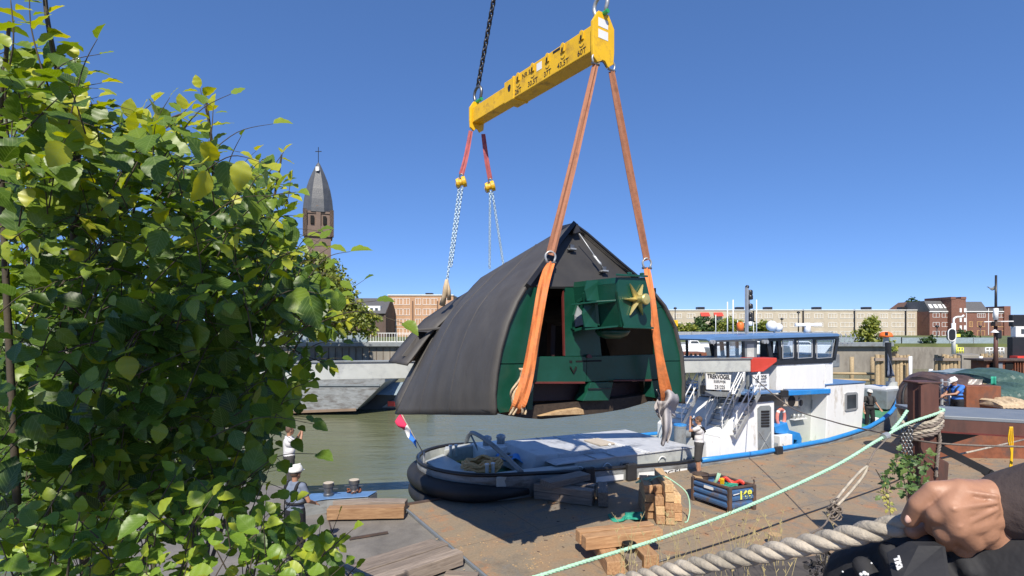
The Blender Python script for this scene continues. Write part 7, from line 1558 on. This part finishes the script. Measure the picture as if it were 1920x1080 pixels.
for pts, r in mains:
    pp = [P(*q) for q in pts]; woods.append((smooth_path(pp, 6), r * 1.3))
twigs = [[(140, 330, 2.0), (120, 200, 1.95), (95, 70, 1.95), (80, -40, 1.95)], [(395, 470, 2.5), (400, 330, 2.45), (392, 240, 2.4), (375, 165, 2.4)], [(190, 380, 2.2), (230, 320, 2.15), (290, 260, 2.1), (350, 205, 2.1)],
         [(200, 350, 2.2), (180, 260, 2.2), (250, 220, 2.2), (290, 190, 2.2)], [(400, 470, 2.6), (450, 400, 2.6), (500, 330, 2.6), (532, 285, 2.6)], [(430, 500, 2.7), (480, 450, 2.7), (530, 400, 2.7), (545, 340, 2.7)],
         [(20, 300, 1.8), (10, 180, 1.75), (25, 80, 1.7), (20, 0, 1.7)], [(130, 230, 1.95), (90, 160, 1.9), (60, 60, 1.9), (55, -10, 1.9)], [(140, 300, 2.0), (150, 200, 2.0), (140, 110, 2.0)], [(60, 330, 1.8), (50, 220, 1.8), (30, 150, 1.8)],
         [(330, 420, 2.4), (345, 330, 2.4), (330, 250, 2.35)], [(380, 330, 2.4), (395, 260, 2.35), (400, 200, 2.35)], [(250, 400, 2.2), (270, 320, 2.2), (300, 250, 2.2)], [(520, 640, 2.8), (580, 670, 2.8), (618, 684, 2.8)], [(470, 700, 2.7), (530, 735, 2.7), (572, 742, 2.7)],
         [(540, 560, 2.9), (600, 545, 2.9), (640, 560, 2.9)], [(560, 620, 2.9), (610, 610, 2.9), (650, 600, 2.9)], [(450, 560, 2.7), (500, 500, 2.7), (540, 470, 2.7)]]
for tw in twigs: twig([P(*q) for q in tw], .085, items, woods, young=.78, gap=.024)
n_t = 0
while n_t < 820:
    x = rv.uniform(-60, 640); y = rv.uniform(120, 1060)
    if not inpoly(x, y, DENSE): continue
    n_t += 1; D = rv.uniform(1.55, 3.0); bend = rv.uniform(-.5, 1.0)
    a = P(x, y, D); dx = Vector((rv.uniform(-.1, .9), rv.uniform(-.7, .5), rv.uniform(.0, .9))).normalized() * rv.uniform(.14, .34)
    topness = max(0, 1 - (y - 200) / 600); y_ = .34 + .50 * topness * rv.random() + rv.uniform(-.1, .12) + (.22 if rv.random() < .12 else 0)  # younger, yellower leaf tone towards the top of the shrub
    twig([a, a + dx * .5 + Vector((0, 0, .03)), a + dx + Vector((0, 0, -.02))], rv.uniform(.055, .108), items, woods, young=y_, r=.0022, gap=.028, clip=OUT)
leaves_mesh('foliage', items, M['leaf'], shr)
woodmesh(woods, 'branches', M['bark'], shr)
print('shrub leaves', len(items))
# dark back layer of the shrub: more leaves further behind
items = []; woods = []; sh2 = thing('shrub', 'darker shrub behind the tall one, seen through its lower leaves', 'shrub', (-2.3, 3.6, 2.3))
n_t = 0
while n_t < 330:
    x = rv.uniform(-60, 640); y = rv.uniform(330, 1080)
    if not inpoly(x, y, DENSE): continue
    n_t += 1; D = rv.uniform(3.1, 4.3); a = P(x, y, D); dx = Vector((rv.uniform(-.5, .9), rv.uniform(-.5, .5), rv.uniform(-.1, .8))).normalized() * rv.uniform(.25, .45)
    twig([a, a + dx * .5 + Vector((0, 0, .03)), a + dx], rv.uniform(.09, .12), items, woods, young=.22, r=.004, gap=.045, clip=OUT)
for i in range(9):
    x = rv.uniform(20, 480); woods.append((smooth_path([P(x * .6 + 100, 1500, 3.4), P(x, 900, 3.6), P(x + rv.uniform(-40, 60), 600, 3.7), P(x + rv.uniform(-40, 90), 430, 3.7)]), .018))
leaves_mesh('foliage', items, M['leaf'], sh2); woodmesh(woods, 'branches', M['bark'], sh2)
# bright low shrub along the bottom
items = []; woods = []; sh3 = thing('shrub', 'bright light green young shrub along the bottom left edge', 'shrub', (-.9, 1.5, 2.55))
LOW = [(-60, 960), (60, 940), (150, 950), (220, 900), (280, 870), (330, 905), (400, 900), (450, 930), (520, 920), (560, 930), (590, 980), (650, 1010), (660, 1080), (600, 1120), (-60, 1120)]
for tw in [[(520, 1120, 1.7), (505, 1040, 1.7), (520, 980, 1.7), (545, 940, 1.7)], [(560, 1130, 1.7), (575, 1080, 1.7), (605, 1040, 1.7), (635, 1015, 1.7)], [(470, 1120, 1.6), (480, 1060, 1.6), (500, 1000, 1.6)], [(640, 1130, 1.8), (650, 1085, 1.8), (668, 1062, 1.8)],
           [(250, 1150, 1.5), (270, 1040, 1.5), (290, 960, 1.5), (330, 890, 1.5)], [(370, 1150, 1.6), (360, 1050, 1.6), (370, 960, 1.6), (400, 910, 1.6)], [(120, 1150, 1.4), (130, 1050, 1.4), (150, 960, 1.4)]]:
    twig([P(*q) for q in tw], .062, items, woods, young=.5, gap=.024)
n_t = 0
while n_t < 150:
    x = rv.uniform(-60, 620); y = rv.uniform(930, 1120)
    if not inpoly(x, y, LOW): continue
    n_t += 1; D = rv.uniform(1.35, 2.0); a = P(x, y + 40, D); dx = Vector((rv.uniform(-.4, .7), rv.uniform(-.5, .4), rv.uniform(.4, 1.0))).normalized() * rv.uniform(.09, .2)
    twig([a, a + dx * .5, a + dx], rv.uniform(.045, .066), items, woods, young=rv.uniform(.25, .85), r=.0022, gap=.024, clip=LOW + [])
leaves_mesh('foliage', items, M['leafyoung'], sh3); woodmesh(woods, 'branches', M['bark'], sh3)
# trees across the water ------------------------------------------------------------------
def tree(nm, label, base, blobs, m, lsz, n, trunk=.25, seed=1, limbs=8, droop=0):
    rr = random.Random(seed); base = Vector(base); t = thing(nm, label, 'tree' if 'tree' in nm else 'bush', base); it = []
    tot = sum(r[0] * r[2] + r[1] * .01 for c, r in blobs)
    for c, r in blobs:
        k = int(n * (r[0] * r[2]) / tot); cl = [(rr.gauss(0, 1), rr.gauss(0, 1), rr.gauss(0, 1)) for _ in range(max(6, k // 26))]
        cl = [Vector(q).normalized() * rr.uniform(.45, 1.05) for q in cl]
        for i in range(k):
            q = rr.choice(cl) + Vector((rr.gauss(0, .13), rr.gauss(0, .13), rr.gauss(0, .13)))
            p = Vector(c) + Vector((q.x * r[0], q.y * r[1], q.z * r[2])); d = Vector((rr.gauss(0, 1), rr.gauss(0, 1), rr.gauss(-.2, .6))).normalized()
            nn = (Vector((rr.gauss(0, .7), rr.gauss(-.4, .7), rr.gauss(.7, .5)))).normalized(); it.append((p, d, nn, lsz * rr.uniform(.6, 1.3), lsz * .8, min(1, max(0, rr.gauss(.5, .22)))))
    leaves_mesh('crown', it, m, t, veined=False)
    top = max((Vector(c) for c, r in blobs), key=lambda v: v.z); mb = MB(); mb.tube(smooth_path([base, base.lerp(Vector((top.x, top.y, top.z)), .5) + Vector((rr.uniform(-.2, .2), 0, 0)), Vector(top)]), [trunk * (1 - .8 * i / 16) for i in range(17)], 8); mb.build('trunk', M['bark'], t, smooth=True)
    for i in range(min(limbs, len(blobs) * 2)):
        c, r = blobs[i % len(blobs)]; a = base.lerp(top, rr.uniform(.3, .6)); b = Vector(c) + Vector((rr.uniform(-.5, .5) * r[0], rr.uniform(-.5, .5) * r[1], rr.uniform(0, .5) * r[2]))
        MB().tube(smooth_path([a, a.lerp(b, .5) + Vector((0, 0, .3)), b]), [trunk * .4 * (1 - .8 * j / 16) for j in range(17)], 6).build('limb', M['bark'], t, smooth=True)
    return t
Dt = 60
def TB_(px, py, rx, rz, D=Dt, ry=None): c = P(px, py, D); return (tuple(c), (rx / F * D, (ry or rx) / F * D, rz / F * D))
tree('lime_tree', 'light green lime tree on the far quay below the church tower', P(585, 640, Dt), [TB_(500, 520, 50, 44), TB_(560, 512, 52, 40), TB_(605, 530, 48, 45), TB_(625, 560, 45, 40), TB_(540, 570, 75, 45), TB_(645, 588, 44, 34), TB_(680, 604, 32, 26), TB_(600, 600, 60, 34), TB_(520, 482, 26, 20), TB_(598, 492, 30, 20)], M['treeleaf'], .42, 15000, .3, 3)
tree('dark_tree', 'dark green tree just right of the lime tree crown', P(640, 640, 75), [TB_(640, 560, 18, 22, 75), TB_(650, 548, 12, 12, 75)], M['treedark'], .4, 900, .2, 5)
tree('bank_bush', 'bushy light green young tree on the far bank beside the orange canopy', P(1632, 668, 74), [TB_(1632, 608, 15, 20, 74), TB_(1628, 634, 24, 18, 74), TB_(1640, 650, 26, 14, 74), TB_(1660, 648, 24, 12, 74), TB_(1615, 650, 12, 16, 74)], M['treeleaf'], .36, 4200, .15, 7)
tree('bare_bush', 'dark twiggy bush left of the light green bank tree', P(1595, 672, 72), [TB_(1596, 656, 12, 16, 72)], M['treedark'], .22, 420, .08, 8)
tree('round_tree', 'round dark tree behind the hipped roof at the right', P(1712, 600, 200), [TB_(1712, 572, 14, 12, 200), TB_(1700, 576, 9, 8, 200)], M['treedark'], .9, 700, .4, 9)
tree('small_bush', 'small green bush in front of the pale panels at the right', P(1742, 650, 79), [TB_(1740, 640, 11, 9, 79), TB_(1745, 634, 6, 7, 79)], M['treedark'], .3, 500, .1, 10)
tree('dark_bush', 'dark bush in front of the red brick apartment house', P(1806, 640, 120), [TB_(1800, 626, 15, 9, 120), TB_(1812, 630, 14, 8, 120)], M['treedark'], .45, 900, .2, 12)
for i, (x, y, rx, rz, D) in enumerate(((1280, 618, 26, 13, 105), (1322, 612, 28, 16, 107), (1362, 612, 26, 17, 106), (1400, 616, 22, 14, 108), (1432, 614, 18, 15, 106))):
    tree('hedge_bush', ['first', 'second', 'third', 'fourth', 'fifth'][i] + ' bush from the left in the hedge before the beige flats', P(x, 634, D), [TB_(x, y, rx, rz, D), TB_(x - rx * .5, y + 4, rx * .6, rz * .7, D), TB_(x + rx * .5, y + 3, rx * .6, rz * .8, D)], M['treedark'] if i % 2 else M['treeleaf'], .6, 1300, .15, 20 + i)
# vines on the pile, straw and dry plants at the quay edge
items = []; woods = []; hp = thing('creeper', 'green creeper with lobed leaves climbing the foot of the rusty pile', 'plant', P(1700, 930, 7.0))
LOB = [(0, 0), (.04, .22), (.10, .46), (.22, .50), (.30, .34), (.36, .30), (.44, .52), (.56, .58), (.62, .40), (.68, .26), (.78, .30), (.88, .16), (1, 0)]
for i in range(34):
    x = rv.uniform(1668, 1735); y = rv.uniform(862, 925); a = P(x, y, rv.uniform(7.3, 8.2)); dx = Vector((rv.uniform(-.8, .8), rv.uniform(-.6, .2), rv.uniform(-.6, .8))).normalized() * .16
    twig([a, a + dx * .5, a + dx], .13, items, woods, young=.42, r=.006, gap=.05)
woods.append((smooth_path([P(1705, 1000, 7.2), P(1700, 930, 7.5), P(1690, 880, 7.7)]), .012))
leaves_mesh('foliage', items, M['hopleaf'], hp, half=LOB); woodmesh(woods, 'stems', M['bark'], hp)
items = []; woods = []; hp = thing('creeper', 'yellowing creeper shoot left of the green creeper', 'plant', P(1660, 960, 6.8))
for i in range(12):
    f = i / 11; x = 1650 + 14 * f + rv.uniform(-8, 8); y = 885 + 62 * f; a = P(x, y, 7.0 + rv.uniform(-.1, .1)); dx = Vector((rv.uniform(-.5, .5), -.2, -.5)).normalized() * .09
    twig([a, a + dx * .5, a + dx], .065, items, woods, young=.25 if f < .25 else 1.0, r=.004, gap=.03)
woods.append((smooth_path([P(1642, 880, 7), P(1660, 915, 7), P(1668, 950, 7), P(1672, 1010, 6.9)]), .006))
leaves_mesh('foliage', items, M['hopleaf'], hp, half=LOB); woodmesh(woods, 'stems', M['bark'], hp)
def straw(nm, label, spots, m, h_, r, lean, D0, heads=True, seed=4, kind='stuff'):
    rr = random.Random(seed); mb = MB()
    for x0, x1, n in spots:
        for i in range(n):
            x = rr.uniform(x0, x1); D = D0 + rr.uniform(-.25, .35); b = P(x, 1075 if D < 4 else 1060, D); b.z = 2.5 if D < 4 else b.z; L = h_ * rr.uniform(.5, 1.2); le = rr.uniform(-lean, lean)
            p = [b, b + Vector((le * .3 * L, 0, L * .5)), b + Vector((le * L, rr.uniform(-.1, .1) * L, L * (1 - abs(le) * .2)))]; p = smooth_path(p, 3); mb.tube(p, [r * (1 - .5 * j / (len(p) - 1)) for j in range(len(p))], 4)
            if heads:
                for k in range(5): t = rr.uniform(.7, 1); q = p[int(t * (len(p) - 1))]; mb.tube([q, q + Vector((rr.uniform(-.02, .02), 0, rr.uniform(.01, .035)))], r * 1.1, 4)
    return mb.build(nm, m, kind=kind, label=label, cat='dry grass')
straw('dry_grass', 'dry straw coloured grass stalks along the quay edge behind the thick rope', [(1150, 1240, 16), (1240, 1330, 16), (1350, 1480, 46), (1530, 1640, 16)], M['strawm'], .42, .0022, .45, 3.9)
straw('dry_grass', 'pale dry weeds hanging over the quay edge below the thick rope', [(1350, 1380, 26), (1395, 1440, 44), (1560, 1600, 14)], M['strawm'], .24, .002, .5, 3.3, seed=9)
items = []; woods = []; dp = thing('withered_plant', 'black withered plant beside the knee of the seated person', 'plant', P(1545, 1090, 1.6))
for i in range(26):
    a = P(rv.uniform(1530, 1562), rv.uniform(1018, 1085), 1.6 + rv.uniform(-.1, .1)); dx = Vector((rv.uniform(-1, 1), rv.uniform(-.5, .5), rv.uniform(-.3, .9))).normalized() * .03; twig([a, a + dx * .5, a + dx], .018, items, woods, young=.0, r=.0012, gap=.010)
woods.append((smooth_path([P(1548, 1150, 1.6), P(1545, 1080, 1.6), P(1552, 1015, 1.6)]), .003))
dm_ = mat('withered_leaf', (.018, .015, .013), .8); leaves_mesh('foliage', items, dm_, dp, veined=False); woodmesh(woods, 'stems', dm_, dp)
st = thing('cut_stump', 'round post with pale sawn top on the near side of the deck', 'post', G(1453, 1018)); q = G(1453, 1022); MB().cyl(q, q + UP * .22, .13, 18).build('post', M['timberold'], st); MB().cyl(q + UP * .221, q + UP * .226, .125, 18).build('sawn_top', M['timberlt'], st)

rr_ = random.Random(31); mb = MB()
for i in range(260):
    q = T(rr_.uniform(-1, 24), rr_.uniform(-4.5, -.3), .004); s_ = rr_.uniform(.008, .035); mb.box(q, (s_ * rr_.uniform(1, 3), s_, .008), rz=rr_.uniform(0, 3))
mb.build('deck_debris', M['dirtybrown'], kind='stuff', label='small dark bits of grit and bark strewn over the rusty deck', cat='debris')

# unseen boughs added above and behind the camera to darken the tall shrub's middle
items = []; woods = []; ov = thing('added_shade_boughs', 'unseen leafy boughs added overhead to shade the middle of the tall shrub', 'tree', (-2.9, -2.4, 2.55))
ctr = Vector((-1.15, -.42, 6.45))
for i in range(150):
    q = Vector((rv.gauss(0, 1), rv.gauss(0, 1), rv.gauss(0, 1))).normalized() * rv.uniform(.15, 1); a = ctr + Vector((q.x * .54, q.y * .35 , q.z * .52))
    dx = Vector((rv.uniform(-1, 1), rv.uniform(-.4, .2), rv.uniform(-.5, .6))).normalized() * rv.uniform(.15, .3)
    twig([a, a + dx * .5, a + dx], .10, items, woods, young=.4, r=.003, gap=.035)
woods.append((smooth_path([Vector((-2.9, -2.4, 2.5)), Vector((-2.7, -2.2, 4.6)), Vector((-2.1, -1.2, 6.3)), ctr]), .07)); woods.append((smooth_path([Vector((-2.5, -1.8, 5.3)), Vector((-1.9, -1.2, 6.6)), ctr + Vector((.3, 0, .3))]), .035))
leaves_mesh('foliage', items, M['leaf'], ov); woodmesh(woods, 'boughs', M['bark'], ov)
